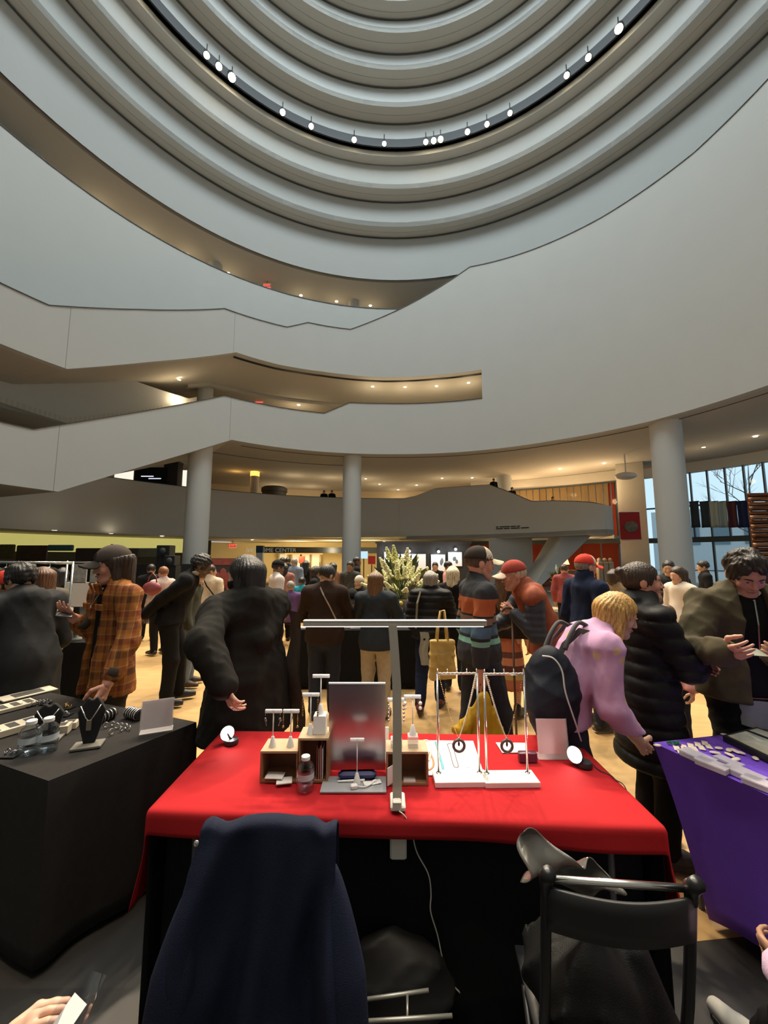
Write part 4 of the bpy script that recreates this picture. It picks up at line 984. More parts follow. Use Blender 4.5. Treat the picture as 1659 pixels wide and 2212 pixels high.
person('man in navy fleece and red and white cap looking right', 1268, 1340, 4.2, -76, H=1.78, look=(0, 6), top=dict(m=cloth('navy_fleece', (.010, .016, .040), .9), name='fleece', hem=.48, ex=.025, collar=.05), bottom=dict(m=JEAN), hair=('crop', HGR), cap=dict(m=REDC, front=cloth('white_panel', (.66, .52, .44))), skin_t='ruddy', det=1, vox=.017)
# --- woman in lilac leaning over
LIL = floral('lilac_print', (.50, .29, .46), (.58, .40, .24), 10, .22)
def ex_lil(r):
    c = Vector(r['chest']); w_ = Vector(r['waist']); u2 = Vector(r['up2']); bk = Vector((0, -u2.z, u2.y))
    for sx in (-1, 1):
        strap(r, [c+Vector((sx*.10, 0, 0))+u2*.09+bk*.06, c+Vector((sx*.10, 0, 0))+u2*.06+bk*.125, c+Vector((sx*.085, 0, 0))-u2*.05+bk*.135, w_+Vector((sx*.06, 0, 0))+u2*.02+bk*.13], .032, mat('grey_webbing', (.06, .055, .06), .8))
person('blonde woman in lilac printed blouse bending over the stall', 1232, 1440, 2.30, -94, H=1.66, fem=True, lean=22, curve=18, look=(-16, 20), bulk=1.06, top=dict(m=LIL, name='blouse', hem=.50, ex=.022, fold=.010, sleeve=.98), bottom=dict(m=JEAN, ex=.012), hair=('bob', HBL, .17), det=2, vox=.013, arms=((.14, .27, .78), (-.14, .28, .80)), shoe=GREYSH, feet=((.12, .0), (-.12, .12)), extra=ex_lil)
# --- woman in long black puffer
person('woman with hair in a bun wearing a long black quilted coat', 1392, 1420, 2.50, -97, H=1.73, fem=True, look=(-14, -2), bulk=1.10, top=dict(m=PUFF, name='quilted_coat', hem=.30, ex=.024, puff=.022, pitch=.085, collar=.02, hood=True, flare=.04, fold=.006), bottom=dict(m=BLK), hair=('bun', HBR), skin_t='ruddy', det=2, vox=.013, arms=((.02, .30, 1.10), (.05, .25, 1.08)), poles=((.8, -.6, -.3), (-.8, -.6, -.3)), shoe=GREYSH)
# --- man in olive jacket looking down at a card
def ex_ol(r):
    n = Vector(r['neck']); MB().tube([n+Vector((-.07, .0, .035)), n+Vector((-.058, .05, .0)), n+Vector((0, .075, -.045)), n+Vector((.058, .05, .0)), n+Vector((.07, .0, .035))], [.010]*5, 8).build('shirt_collar', cloth('white_cotton', (.62, .60, .57)), r['t'], True)
    w_ = Vector(r['pel']); MB().grid(lambda u, v: (w_.x+math.sin((u-.5)*2.6)*.185, w_.y+math.cos((u-.5)*2.6)*.15-.0+.01*math.sin(u*20), w_.z-.06-v*(.10+.05*math.sin(u*3.1))), 20, 3).build('shirt_tail', cloth('grey_shirt', (.27, .29, .31)), r['t'], True)
    MB().tube([Vector(r['chest'])+Vector((.02, .145, .12)), Vector(r['chest'])+Vector((.015, .15, -.02)), Vector(r['waist'])+Vector((.01, .15, .0))], .004, 5).build('zipper', mat('zip_metal', (.5, .5, .5), .3, 1, var=0), r['t'])
person('young man in olive jacket looking down at a card in his hands', 1600, 1400, 2.48, 172, H=1.82, look=(-8, 34), lean=3, curve=6, bulk=1.20, top=dict(m=OLIVE, hem=.485, ex=.034, hood=True, flare=.0, fold=.014, open=.07, inner=BLK, cuff=1.1), bottom=dict(m=BLK, ex=.02), hair=('curly', hairm('near_black', (.022, .014, .010))), skin_t='ruddy', det=2, vox=.013, arms=(('px', 1566, 1408, 2.10), ('px', 1684, 1412, 2.10)), poles=((.5, -.45, -1), (-.5, -.45, -1)), palm=((-.8, .3, .5), (.8, .3, .5)), curl=(.8, .8), extra=ex_ol)
# --- people farther away
far = [
 ('man with glasses and beard far behind the black quilted coat', 1452, 1320, 6.4, 140, 1.70, CHAR, JEAN, ('short', HB), None, 'tan'),
 ('woman in white floral blouse with a dark bag strap', 1474, 1330, 5.6, 100, 1.62, floral('white_floral', (.62, .54, .45), (.3, .18, .12), 18, .02), JEAN, ('bob', HBR, .14), None, 'light'),
 ('child in pink peeking between the quilted coat and the olive jacket', 1443, 1360, 3.55, 110, 1.33, cloth('pink_fleece', (.55, .25, .25)), JEAN, ('short', HLB), None, 'light'),
 ('person with curly brown hair at the right edge', 1652, 1340, 3.3, 20, 1.68, BLK, JEAN, ('curly', HBR), None, 'light'),
 ('person in dark clothes far behind the olive jacket', 1528, 1300, 8.0, 60, 1.68, BLK, BLK, ('short', HB), None, 'tan'),
 ('man in white jacket and black cap beyond the black coat', 596, 1310, 6.8, -60, 1.70, cloth('off_white_jacket', (.58, .50, .46)), BLK, ('short', HB), dict(m=BLK), 'brown'),
 ('person in dusty pink top far left of the middle column', 612, 1310, 9.5, 10, 1.60, cloth('dusty_pink', (.30, .13, .11)), BLK, ('long', HB, .2), None, 'tan'),
 ('person in black with short hair at the welcome desk', 608, 1280, 12.5, 0, 1.74, BLK, BLK, ('short', HB), None, 'brown'),
 ('person in navy coat standing far off beside the pale blue coat', 620, 1280, 12.3, 5, 1.74, NAVY, BLK, ('short', HB), None, 'tan'),
 ('person in pale blue coat standing far off', 634, 1280, 10.8, -10, 1.72, cloth('pale_blue_coat', (.16, .20, .27)), JEAN, ('short', HGR), None, 'light'),
 ('woman in black with long dark hair far off by the doors', 659, 1280, 11.0, 0, 1.66, BLK, BLK, ('long', HB, .28), None, 'tan'),
 ('woman with dark hair leaning over beside the brown sweater', 680, 1310, 7.5, -90, 1.58, BLK, JEAN, ('bob', HBR, .14), None, 'tan'),
 ('person in brown vest left of the middle column', 718, 1290, 9.8, 30, 1.62, cloth('brown_vest', (.20, .11, .07)), BLK, ('long', HB, .15), None, 'brown'),
 ('person in dark camouflage jacket in front of the middle column', 757, 1290, 9.0, 160, 1.66, cloth('camouflage', (.05, .05, .045), var=.8, scale=30), BLK, ('short', HB), None, 'brown'),
 ('man in black standing beside the middle column', 769, 1280, 10.5, -80, 1.76, BLK, BLK, ('crop', HB), None, 'dark'),
 ('man with short dark hair before the framed pictures', 848, 1290, 10.0, 150, 1.58, DARKO, BLK, ('short', HBR), None, 'tan'),
 ('man in light pink shirt before the framed pictures', 968, 1290, 9.0, -100, 1.66, cloth('light_pink_shirt', (.58, .30, .28)), BLK, ('crop', HB), None, 'brown'),
 ('man with dark hair left of the pink shirt', 941, 1290, 10.5, 170, 1.62, BLK, BLK, ('short', HB), None, 'tan'),
 ('woman in reddish sweater carrying a red bag behind the bending man', 350, 1300, 7.2, 60, 1.58, cloth('white_red_knit', (.50, .38, .34)), BLK, ('short', hairm('ginger', (.22, .08, .03))), None, 'light'),
 ('person in dark coat far behind the plaid man', 322, 1300, 8.4, 30, 1.60, BLK, BLK, ('short', HB), None, 'tan'),
 ('person in maroon jacket far beyond the red cap', 1222, 1300, 8.5, -40, 1.60, cloth('maroon_jacket', (.22, .05, .05)), BLK, ('short', HBR), None, 'light'),
 ('woman in tan coat behind the navy fleece', 1330, 1320, 6.2, -60, 1.56, cloth('tan_coat', (.20, .13, .07)), JEAN, ('bob', HBR, .12), None, 'light'),
 ('woman with dark hair beside the long brown hair', 128, 1310, 6.5, 20, 1.58, BLK, BLK, ('long', HB, .2), None, 'tan'),
]
for lb, px, py, d, fc, H, tm, bm_, hr, cp, sk_ in far:
    person(lb, px, py, d, fc, H=H, top=dict(m=tm, ex=.02, hem=.47), bottom=dict(m=bm_), hair=hr, cap=cp, skin_t=sk_, det=0 if d > 4 else 1, vox=.024 if d > 4 else .018, look=(0, 8))
person('person in purple top seated beyond the black coat', 626, 1330, 8.0, 30, H=1.6, seat=.52, top=dict(m=cloth('purple_top', (.11, .06, .16)), hem_abs=.45, ex=.02), bottom=dict(m=BLK), hair=('short', HGR), det=0, vox=.024, feet=((.1, .4), (-.1, .4)))
person('child in bright teal shirt seated beyond the middle table', 651, 1320, 9.2, -20, H=1.5, seat=.58, top=dict(m=cloth('teal_shirt', (.02, .25, .34)), hem_abs=.5, ex=.02), bottom=dict(m=BLK), hair=('short', HB), det=0, vox=.024, skin_t='brown', feet=((.1, .4), (-.1, .4)))
# --- people looking down from the balconies
for lb, px, rad, zf, mm, fc in (('left of two people leaning on the second-level parapet', 700, RD+.62, zd1-1.05, BLK, 180), ('right of two people leaning on the second-level parapet', 717, RD+.62, zd1-1.02, BLK, 175),
     ('person at the top-level parapet in dark clothes near the light at the left', 273, RB+.68, zt4-1.38, BLK, 150), ('person in bright blue at the top-level parapet', 334, RB+.68, zt4-1.2, cloth('royal_blue', (.02, .04, .22)), 150), ('person in dark grey leaning at the top-level parapet', 400, RB+.68, zt4-1.22, CHAR, 150), ('person in brown beside the top-level column', 448, RB+.68, zt4-1.25, DBRN, 150)):
    a = oncyl(px, 1070 if rad > RB+1 else 540, rad)[0]; q = pol(a, rad, 0)
    person(lb, 0, 0, 1, fc, H=1.68, top=dict(m=mm, ex=.02), bottom=dict(m=BLK), hair=('short', HB), det=0, vox=.03, z0=zf, xy=q[:2], skin_t='tan', look=(0, 15))
for lb, px, d, zz in (('man at the crest of the projecting balcony', 1067, 26.3, 5.35), ('person in black on the sloping part of the balcony', 1106, 25.6, 4.62), ('person lower down at the balcony rail', 1193, 24.0, 3.75)):
    q = at(px, 1060, d); person(lb, 0, 0, 1, 185, H=1.7, top=dict(m=BLK, ex=.02), bottom=dict(m=BLK), hair=('short', HB), det=0, vox=.03, z0=zz, xy=(q.x, q.y), skin_t='tan', look=(0, 10))
# ================================================================== STALL: tables, chairs, goods
TZ = .75
SILV = mat('polished_silver', (.72, .70, .67), .22, 1, var=0); BRUSH = mat('brushed_steel', (.45, .43, .40), .38, 1, var=.05, scale=40); WHITEP = mat('white_paint', (.72, .70, .68), .5, var=.02); GOLD = mat('gold', (.75, .48, .18), .28, 1, var=0)
PAPER = mat('white_paper', (.74, .71, .68), .7, var=.02); MARB = mat('white_marble', (.74, .70, .67), .35, var=.06, scale=20); WOOD = mat('crate_wood', (.26, .13, .06), .6, var=.25, scale=14); WOODT = mat('pale_wood', (.38, .27, .16), .6, var=.15, scale=14)
FLq, FRq, RRq, RLq = onz(327, 1748, TZ), onz(1430, 1786, TZ), onz(1230, 1591, TZ), onz(482, 1581, TZ)
def TQ(u, v, z=0): return FLq.lerp(FRq, u).lerp(RLq.lerp(RRq, u), v)+Vector((0, 0, z))
Wt = (FRq-FLq).length; Dt = (RLq-FLq).length; tU = (FRq-FLq).normalized(); tV = ((RLq-FLq)+(RRq-FRq)).normalized()
tb = thing('market_table', 'long folding table under the red tablecloth', 'table', (0, 0, 0))
cx_ = TQ(.5, .5); ang_t = math.atan2(tU.y, tU.x)
m = MB(); m.add([TQ(u, v, z) for z in (-.035, -.006) for u, v in ((.005, .02), (.995, .02), (.995, .98), (.005, .98))], [(3, 2, 1, 0), (4, 5, 6, 7), (0, 1, 5, 4), (1, 2, 6, 5), (2, 3, 7, 6), (3, 0, 4, 7)]); m.build('table_top', mat('grey_plastic', (.25, .25, .25), .6), tb)
for u in (.08, .92):
    for v in (.1, .9): p = TQ(u, v); MB().tube([(p.x, p.y, 0), (p.x, p.y, TZ-.035)], .014, 10).build('leg', DGREY, tb, True)
SKB = cloth('black_table_skirt', (.008, .008, .009), .95)
def skirt(pts, zt, zb, wav=.012, seed=0):
    o = MB(); V, F = [], []; n = 40; L = []
    for i in range(len(pts)-1):
        a, b_ = Vector(pts[i]), Vector(pts[i+1])
        for k in range(n): L.append((a.lerp(b_, k/n), (b_-a).normalized()))
    L.append((Vector(pts[-1]), (Vector(pts[-1])-Vector(pts[-2])).normalized()))
    for i, (p, tg) in enumerate(L):
        nr = Vector((tg.y, -tg.x, 0))
        for j in range(8):
            w_ = j/7; q = p+nr*wav*w_*math.sin(i*.9+seed+math.sin(i*.31)*2); V.append((q.x, q.y, zt+(zb-zt)*w_))
    for i in range(len(L)-1):
        for j in range(7): F.append((i*8+j, i*8+j+1, i*8+9+j, i*8+8+j))
    return o.add(V, F)
sk_ = skirt([TQ(0, .0), TQ(0, 1), TQ(1, 1), TQ(1, .0)], TZ-.01, .012).build('skirt', SKB, tb, True); sk_.modifiers.new('thick', 'SOLIDIFY').thickness = .004
# black front curtain, set back under the vendor side
fk = skirt([TQ(.02, .10), TQ(.98, .10)], TZ-.04, .02, .02, 2).build('front_curtain', SKB, tb, True); fk.modifiers.new('thick', 'SOLIDIFY').thickness = .004
# red cloth
oL, oR, oF, oB = .36, .34, .085, .22
def clothpt(s, t):
    ox = s if s < 0 else (s-Wt if s > Wt else 0); oy = t if t < 0 else (t-Dt if t > Dt else 0)
    p = TQ(min(max(s/Wt, 0), 1), min(max(t/Dt, 0), 1)); dr = math.hypot(ox, oy)
    out = (tU*(1 if ox > 0 else -1 if ox < 0 else 0)*abs(ox)+tV*(1 if oy > 0 else -1 if oy < 0 else 0)*abs(oy))
    rr = .016
    if dr > 0:
        e = out/dr; a = min(dr/rr, math.pi/2); hz = rr*math.sin(a); dz = rr*(1-math.cos(a))+max(0, dr-rr*math.pi/2)
        fl_ = .10 if abs(ox) > .001 else .05
        hz += max(0, dr-rr)*fl_+.012*math.sin(s*9+t*7)*min(1, dr*6)
        p = p+e*hz; p.z = TZ+.004-dz*.985
    else:
        p.z = TZ+.004+.0022*math.sin(s*5+1)*math.sin(t*7)-.0015*max(0, 1-abs(t-.17)/.012)-.0015*max(0, 1-abs(s-Wt*.5)/.012)-.0012*max(0, 1-abs(t-.42)/.012)
    return p
rcm = MB(); NU, NV = 150, 70
def sm(u, n0, n1, L): return -n0+(L+n0+n1)*u
rcm.grid(lambda u, v: clothpt(sm(u, oL, oR, Wt), sm(v, oF+(.012*math.sin(u*9)), oB, Dt)), NU, NV)
REDCL = mat('red_tablecloth', (.34, .015, .018), .9, var=.05, scale=4, bump=.05, bscale=300, spec=.08)
rco = rcm.build('tablecloth', REDCL, None, True); tag(rco, 'bright red cloth draped over the middle market table', 'tablecloth'); sd_ = rco.modifiers.new('thick', 'SOLIDIFY'); sd_.thickness = .003; sd_.offset = -1
TZC = TZ+.0065
# ---- left black table
N_, C2 = onz(105, 1690, TZ), onz(427, 1561, TZ); e1 = (C2-N_).normalized(); sh = (C2-N_).length; e2 = Vector((-e1.y, e1.x, 0)); Lg = 1.83
e2 = (onz(95, 1493, TZ)-C2).normalized()
def LQ(a, b_, z=TZ): p = N_+e1*a*sh+e2*b_*Lg; return Vector((p.x, p.y, z))
def covered_table(name, label, Q, m, bulge=.03, mb=None, low=None):
    t = thing(name, label, 'table'); mm = MB(); mm.add([Q(a, b_, z) for z in (TZ-.03, TZ-.008) for a, b_ in ((.03, .015), (.97, .015), (.97, .985), (.03, .985))], [(0, 1, 2, 3), (7, 6, 5, 4), (0, 4, 5, 1), (1, 5, 6, 2), (2, 6, 7, 3), (3, 7, 4, 0)]); mm.build('table_top', MATS['grey_plastic'], t)
    for a in (.1, .9):
        for b_ in (.08, .92): p = Q(a, b_); MB().tube([(p.x, p.y, 0), (p.x, p.y, TZ-.03)], .014, 8).build('leg', DGREY, t)
    return t
t_l = covered_table('display_table', 'jewellery table covered in black cloth at the left', LQ, None)
def fitted(Q, m, label, parent, zb=.03, pinch=.0, wav=.02, lowQ=None):
    o = MB(); n = 24; ring = [(i/n, 0) for i in range(n)]+[(1, i/n) for i in range(n)]+[(1-i/n, 1) for i in range(n)]+[(0, 1-i/n) for i in range(n)]
    V, F = [], []; K = 12; c = Q(.5, .5); N4 = len(ring)
    for j in range(K):
        w_ = j/(K-1)
        for i, (a, b_) in enumerate(ring):
            p = Q(a, b_)
            if lowQ: q = lowQ(a, b_); p = p.lerp(q, w_**.8)
            s_ = math.sin(math.pi*((i % n)/n)); nr = (p-c); nr.z = 0; nr.normalize()
            p = p-nr*pinch*s_*math.sin(math.pi*min(w_, .999)**.7)+nr*(.018*w_+wav*w_*math.sin(i*.75+math.sin(i*.4))*(.5+.5*s_))
            z = TZ+.003-(TZ-zb)*w_+(.05*s_*w_*w_*(1 if pinch else 0))
            if j == 0: p = p-nr*.008; z = TZ+.003
            V.append((p.x, p.y, z))
    for j in range(K-1):
        for i in range(N4): k = (i+1) % N4; F.append((j*N4+i, j*N4+k, (j+1)*N4+k, (j+1)*N4+i))
    F.append(tuple(range(N4))); o.add(V, F); ob = o.build('tablecloth', m, None, True, 50); tag(ob, label, 'tablecloth'); md = ob.modifiers.new('thick', 'SOLIDIFY'); md.thickness = .003; return ob
BKC = cloth('black_tablecloth', (.022, .020, .019), .9); fitted(LQ, BKC, 'black cloth reaching the floor on the left jewellery table', None)
P1, P2 = onz(1407, 1605, TZ), onz(1659, 1722, TZ); s1 = (P2-P1).normalized(); s2 = (onz(1634, 1579, TZ)-P1).normalized()
def PQ(a, b_, z=TZ): p = P1+s1*a*.76+s2*b_*1.75; return Vector((p.x, p.y, z))
def PQl(a, b_, z=TZ):
    a2 = .22+a*.60; b2 = .05+b_*.9; p = P1+s1*a2*.76+s2*b2*1.75; return Vector((p.x, p.y, z))
t_p = covered_table('display_table', 'jewellery table under a stretched purple cover at the right', PQ, None)
fitted(PQ, cloth('purple_spandex', (.15, .065, .52), .6, var=.06, scale=5), 'stretched purple cover on the right table', None, zb=.03, pinch=.05, wav=.0, lowQ=PQl)
# ---- middle black table in the background
mA, mB_ = onz(640, 1362, TZ), onz(900, 1362, TZ)
def MQ(a, b_, z=TZ): return Vector((mA.x+(mB_.x-mA.x)*a, mA.y+b_*.75, z))
covered_table('display_table', 'black-covered craft table behind the lamp', MQ, None); fitted(MQ, SKB, 'black cloth on the craft table behind the lamp', None)

# ---- clamp lamp with T-shaped bar
lp0 = onz(860, 1745, TZ); LY = lp0.y-.005
def lpx(px, py, dy=0): return at(px, py, LY+dy)
lamp = thing('desk_lamp', 'tall white clamp-on lamp with a T-shaped light bar', 'lamp')
cA, cB = lpx(842, 1745), lpx(877, 1830); LWH = mat('lamp_white', (.60, .57, .50), .45, var=0)
MB().box(((cA.x+cB.x)/2, LY-.03, (cA.z+cB.z)/2-.012), (.062, .045, (cA.z-cB.z)), 0, 0, .006).build('clamp_body', LWH, lamp, True, 30)
MB().box(((cA.x+cB.x)/2, LY+.01, TZ+.02), (.058, .10, .018), 0, 0, .004).build('clamp_jaw', LWH, lamp, True, 30)
MB().box(((cA.x+cB.x)/2-.004, LY-.035, TZ+.035), (.034, .028, .035), 0, 0, .004).build('socket', LWH, lamp, True, 30)
MB().tube([((cA.x+cB.x)/2, LY+.02, TZ-.16), ((cA.x+cB.x)/2, LY+.02, TZ-.03)], .006, 8).build('clamp_screw', DGREY, lamp)
pp_ = [lpx(858, 1738), lpx(858, 1650), lpx(858, 1560), lpx(857, 1480), lpx(853, 1415), lpx(850, 1375), lpx(848, 1350)]
po = MB(); V, F = [], []
for i, q in enumerate(pp_):
    hw_ = .0175
    V += [(q.x-hw_, LY-.008, q.z), (q.x+hw_, LY-.008, q.z), (q.x+hw_, LY+.008, q.z), (q.x-hw_, LY+.008, q.z)]
for i in range(len(pp_)-1):
    for q in range(4): F.append((i*4+q, i*4+(q+1) % 4, i*4+4+(q+1) % 4, i*4+4+q))
F += [(3, 2, 1, 0), tuple(len(V)-4+q for q in range(4))]; po.add(V, F)
po.build('pole', mat('lamp_grey_metal', (.48, .44, .37), .45, .0, var=.05, scale=20), lamp)
bL, bR = lpx(655, 1345), lpx(1051, 1350); bc = (bL+bR)/2; bl = (bR-bL).length
MB().box((bc.x, LY+.012, bc.z), (bl, .035, .020), 0, 0, .003).build('light_bar', MATS['lamp_grey_metal'], lamp, True, 30)
MB().box((bc.x, LY+.012, bc.z+.0115), (bl, .037, .003)).build('top_trim', WHITEP, lamp)
MB().box((bc.x, LY+.014, bc.z-.0115), (bl*.97, .022, .003)).build('diffuser', emis('led_white', (1, .96, .90), 5), lamp)
la = light('AREA', 'lamp_light', (bc.x, LY+.014, bc.z-.016), 1.3, (1, .95, .88)); la.data.shape = 'RECTANGLE'; la.data.size = bl*.95; la.data.size_y = .02; la.rotation_euler = (R(12), 0, 0)
cb = [lpx(862, 1752, -.05), lpx(876, 1765, -.06), lpx(889, 1795, -.05), lpx(900, 1840, -.03), lpx(925, 1888, -.03), lpx(931, 1930, -.03), lpx(930, 1968, -.03), lpx(945, 2020, -.02), lpx(957, 2075, -.02), lpx(975, 2122, -.02), at(1000, 2150, LY-.01), at(1027, 2172, LY)]
def spline(P, k=6):
    o = []
    for i in range(len(P)-1):
        a, b_, c, d = P[max(i-1, 0)], P[i], P[i+1], P[min(i+2, len(P)-1)]
        for j in range(k):
            t = j/k; o.append(.5*((2*b_)+(c-a)*t+(2*a-5*b_+4*c-d)*t*t+(3*b_-a-3*c+d)*t**3))
    return o+[P[-1]]
tag(MB().tube(spline(cb), .0026, 6).build('power_cable', mat('white_cable', (.55, .53, .48), .5, var=0), None, True), 'thin white cable running from the clamp lamp down to the floor', 'cable')
# ---- two little flood lamps
def flood(px, py, bx, by, label, tgt):
    b0 = onz(bx, by, TZC); h = at(px, py, b0.y); t = thing('flood_lamp', label, 'lamp', b0, 0, 'small flood lamps on the red table')
    hl = h-b0; hl.z = max(hl.z, .05); d = (Vector(tgt)-h).normalized(); M = d.to_track_quat('Z', 'Y').to_matrix().to_4x4()
    BP = mat('black_plastic', (.02, .02, .022), .5, var=0)
    MB().lathe([(0, 0), (.034, 0), (.036, .006), (.032, .022), (.0, .024)], (0, 0, 0), 20).build('base', BP, t, True, 40)
    MB().tube([(0, 0, .02), (hl.x*.5, hl.y*.5-.0, hl.z*.6), hl], .006, 8).build('stem', BP, t, True)
    hd = MB().lathe([(0, -.035), (.022, -.034), (.034, -.012), (.038, .0), (.036, .003)], (0, 0, 0), 24); hd.v = [tuple(M @ Vector(v)+hl) for v in hd.v]; hd.build('lamp_head', BP, t, True)
    ln = MB().lathe([(0, .004), (.02, .003), (.034, .0)], (0, 0, 0), 24); ln.v = [tuple(M @ Vector(v)+hl) for v in ln.v]; ln.build('lens', emis('flood_lens', (1, .97, .90), 25), t)
    light('SPOT', 'flood_light', h+d*.012, 0.9, (1, .96, .88), h+d, .03, 110, .7)
    return t
flood(491, 1586, 500, 1606, 'small bright flood lamp at the far left corner of the red table', TQ(.45, -.6, .2))
flood(1241, 1632, 1262, 1655, 'small bright flood lamp at the right side of the red table', TQ(.45, -.6, .25))
rc0 = onz(1266, 1652, TZC); tag(MB().tube(spline([rc0+Vector((.03, .0, .004)), onz(1295, 1664, TZC), onz(1318, 1674, TZC), TQ(1.0, .40, .008), TQ(1.015, .36, -.02), TQ(1.03, .33, -.2)]), .002, 6).build('lamp_cord', BLACK, None, True), 'thin black cord from the right flood lamp over the table edge', 'cable')

# ---- crates
def crate(bx, by, wpx, hpx, dep, label, top=None, rz=0.0):
    b0 = onz(bx, by, TZC); s = b0.y/850*1.035; w_, h = wpx*s, hpx*s; t = thing('wooden_crate', label, 'crate', b0, rz, 'open wooden crates on the red table'); th = .009
    MB().box((0, dep/2, th/2), (w_, dep, th)).build('bottom_board', WOOD, t); MB().box((0, dep/2, h-th/2), (w_, dep, th)).build('top_board', WOODT, t)
    for sx in (-1, 1): MB().box((sx*(w_-th)/2, dep/2, h/2), (th, dep, h-2*th)).build('side_board', WOOD, t)
    MB().box((0, dep-th/2, h/2), (w_-2*th, th, h-2*th)).build('back_board', mat('dark_crate_wood', (.16, .065, .03), .6, var=.25, scale=14), t); return t, b0, w_, h
c1 = crate(602, 1691, 75, 58, .12, 'low open wooden crate on the red table holding cards, under two earring stands')
c2 = crate(675, 1691, 60, 82, .115, 'tall open wooden crate behind the water bottle')
c3 = crate(880, 1697, 83, 62, .11, 'open wooden crate at the right of the lamp pole')
def card(b0, off, dim, label, m=PAPER, rz=0, rx=0, cat='card', group=None, name='paper_card'):
    o = MB().box((0, 0, dim[2]/2 if rx == 0 else 0), dim).build(name, m); o.location = Vector(b0)+Vector(off); o.rotation_euler = (rx, 0, rz); return tag(o, label, cat, group)
card(c1[1], (.025, -.005, .0095), (.065, .05, .004), 'white card at the front of the low crate', rz=.2)
card(c1[1], (-.03, .03, .0095), (.07, .05, .010), 'stack of brown cards inside the low crate', mat('kraft_card', (.34, .20, .12), .8), .1)
card(c1[1], (-.02, .015, .0200), (.075, .05, .003), 'pale card on the stack inside the low crate', PAPER, -.05)
for k in range(4): card(c2[1], (.016+k*.008, .045, .0100), (.004, .07, .135-.012*(k % 2)), ['pale upright card in the tall crate beside its right wall', 'dark red upright card in the tall crate', 'brown upright card in the tall crate', 'pink upright card in the tall crate'][k], [PAPER, mat('dark_red_card', (.22, .03, .03), .7), MATS['kraft_card'], mat('pink_card', (.55, .25, .24), .7)][(k+1) % 4], 0)
card(c3[1], (-.07, -.004, .0095), (.045, .003, .07), 'white card leaning in the crate by the lamp pole', rz=.9)
card(c3[1], (.01, .02, .0095), (.05, .04, .006), 'small grey card inside the crate by the lamp pole', mat('grey_card', (.5, .42, .38), .7))
# white blocks
def block(b0, off, dim, label, m=WHITEP):
    o = MB().box((0, 0, dim[2]/2), dim, 0, 0, .002).build('display_block', m); o.location = Vector(b0)+Vector(off); return tag(o, label, 'block')
sK = c2[1].y/850*1.035
blk2 = block(c2[1], (.020, .060, c2[3]), (.055, .055, 36*sK), 'white display block on the tall crate')
ACR = mat('clear_acrylic', (.75, .72, .70), .12, var=0, alpha=.45)
blk3 = block(c3[1], (.028, .05, c3[3]), (.045, .045, .048), 'clear acrylic block on the right crate', ACR)
blk4 = block(c3[1], (-.045, .05, c3[3]), (.05, .045, .035), 'pale acrylic block beside the lamp pole', ACR)
# earring stands
def tstand(p, hpx, wpx, label, ear=None):
    s = p.y/850*1.03; h, w_ = hpx*s, wpx*s; t = thing('earring_stand', label, 'earring stand', p, 0, 'white T-shaped earring stands')
    MB().lathe([(0, 0), (.0165, 0), (.0165, .002), (.0075, .036), (.005, .042), (0, .043)], (0, 0, 0), 18).build('cone_base', WHITEP, t, True, 40)
    MB().tube([(0, 0, .04), (0, 0, h)], .0026, 8).build('stem', WHITEP, t, True); 
    b = MB(); b.box((0, 0, h), (w_, .012, .014), 0, 0, .001); b.box((-w_*.25, -.007, h-.001), (w_*.40, .002, .008)); b.box((w_*.25, -.007, h-.001), (w_*.40, .002, .008)); b.build('crossbar', WHITEP, t)
    if ear:
        for sx in (-1, 1):
            x0 = sx*w_*.44; e = thing('earring', ear[1]+(' hanging on the left' if sx < 0 else ' hanging on the right'), 'earring', p+Vector((x0, -.012, h-.008)), 0, ear[1]); kind = ear[0]
            MB().tube([(0, .006, .006), (0, 0, .004), (0, 0, -.006)], .0008, 5).build('hook', SILV, e)
            b = MB()
            if kind == 'knot': b.sphere((0, 0, -.020), .006).sphere((.003, 0, -.028), .005).tube([(0, 0, -.03), (.006*sx*-1, 0, -.05)], .002, 6); mm = mat('dark_silver', (.25, .25, .27), .3, 1, var=0)
            elif kind == 'drop': b.tube([(0, 0, -.006), (0, 0, -.05)], .0011, 5).sphere((0, 0, -.022), (.003, .003, .008)).sphere((0, 0, -.053), .0055); mm = mat('dark_gold', (.40, .25, .10), .3, 1, var=0)
            elif kind == 'chain':
                for q in range(7): b.sphere((0, 0, -.012-.0105*q), (.0045, .0045, .005), 8, 5)
                mm = mat('gold_black_beads', (.20, .13, .05), .3, .8, var=.9, scale=160)
            elif kind == 'pearl': b.sphere((0, 0, -.016), .0085).sphere((0, 0, -.036), .0075); mm = mat('pearl', (.72, .66, .60), .25, var=0)
            else:
                for q in range(5): b.sphere((0, 0, -.012-.016*q), (.006, .004, .006), 8, 5)
                b.tube([(0, 0, -.075), (0, 0, -.095)], .001, 5); mm = SILV
            b.build('pendant', mm, e, True)
    return t
tstand(c1[1]+Vector((-.043, .045, c1[3])), 66, 33, 'earring stand at the left on the low crate', ('knot', 'dark silver knotted earring'))
tstand(c1[1]+Vector((.036, .045, c1[3])), 66, 32, 'earring stand at the right on the low crate', ('drop', 'long gold drop earring'))
tstand(c2[1]+Vector((-.022, .045, c2[3])), 74, 34, 'earring stand on the tall crate beside the white block', ('chain', 'gold and black chain earring'))
tstand(c2[1]+Vector((.020, .060, c2[3]+36*sK)), 72, 34, 'empty earring stand on top of the white block')
tstand(c3[1]+Vector((.028, .05, c3[3]+.048)), 72, 34, 'earring stand on the clear acrylic block', ('pearl', 'double pearl earring'))
tstand(c3[1]+Vector((-.045, .05, c3[3]+.035)), 72, 34, 'earring stand half hidden behind the lamp pole', ('disc', 'silver disc chain earring'))
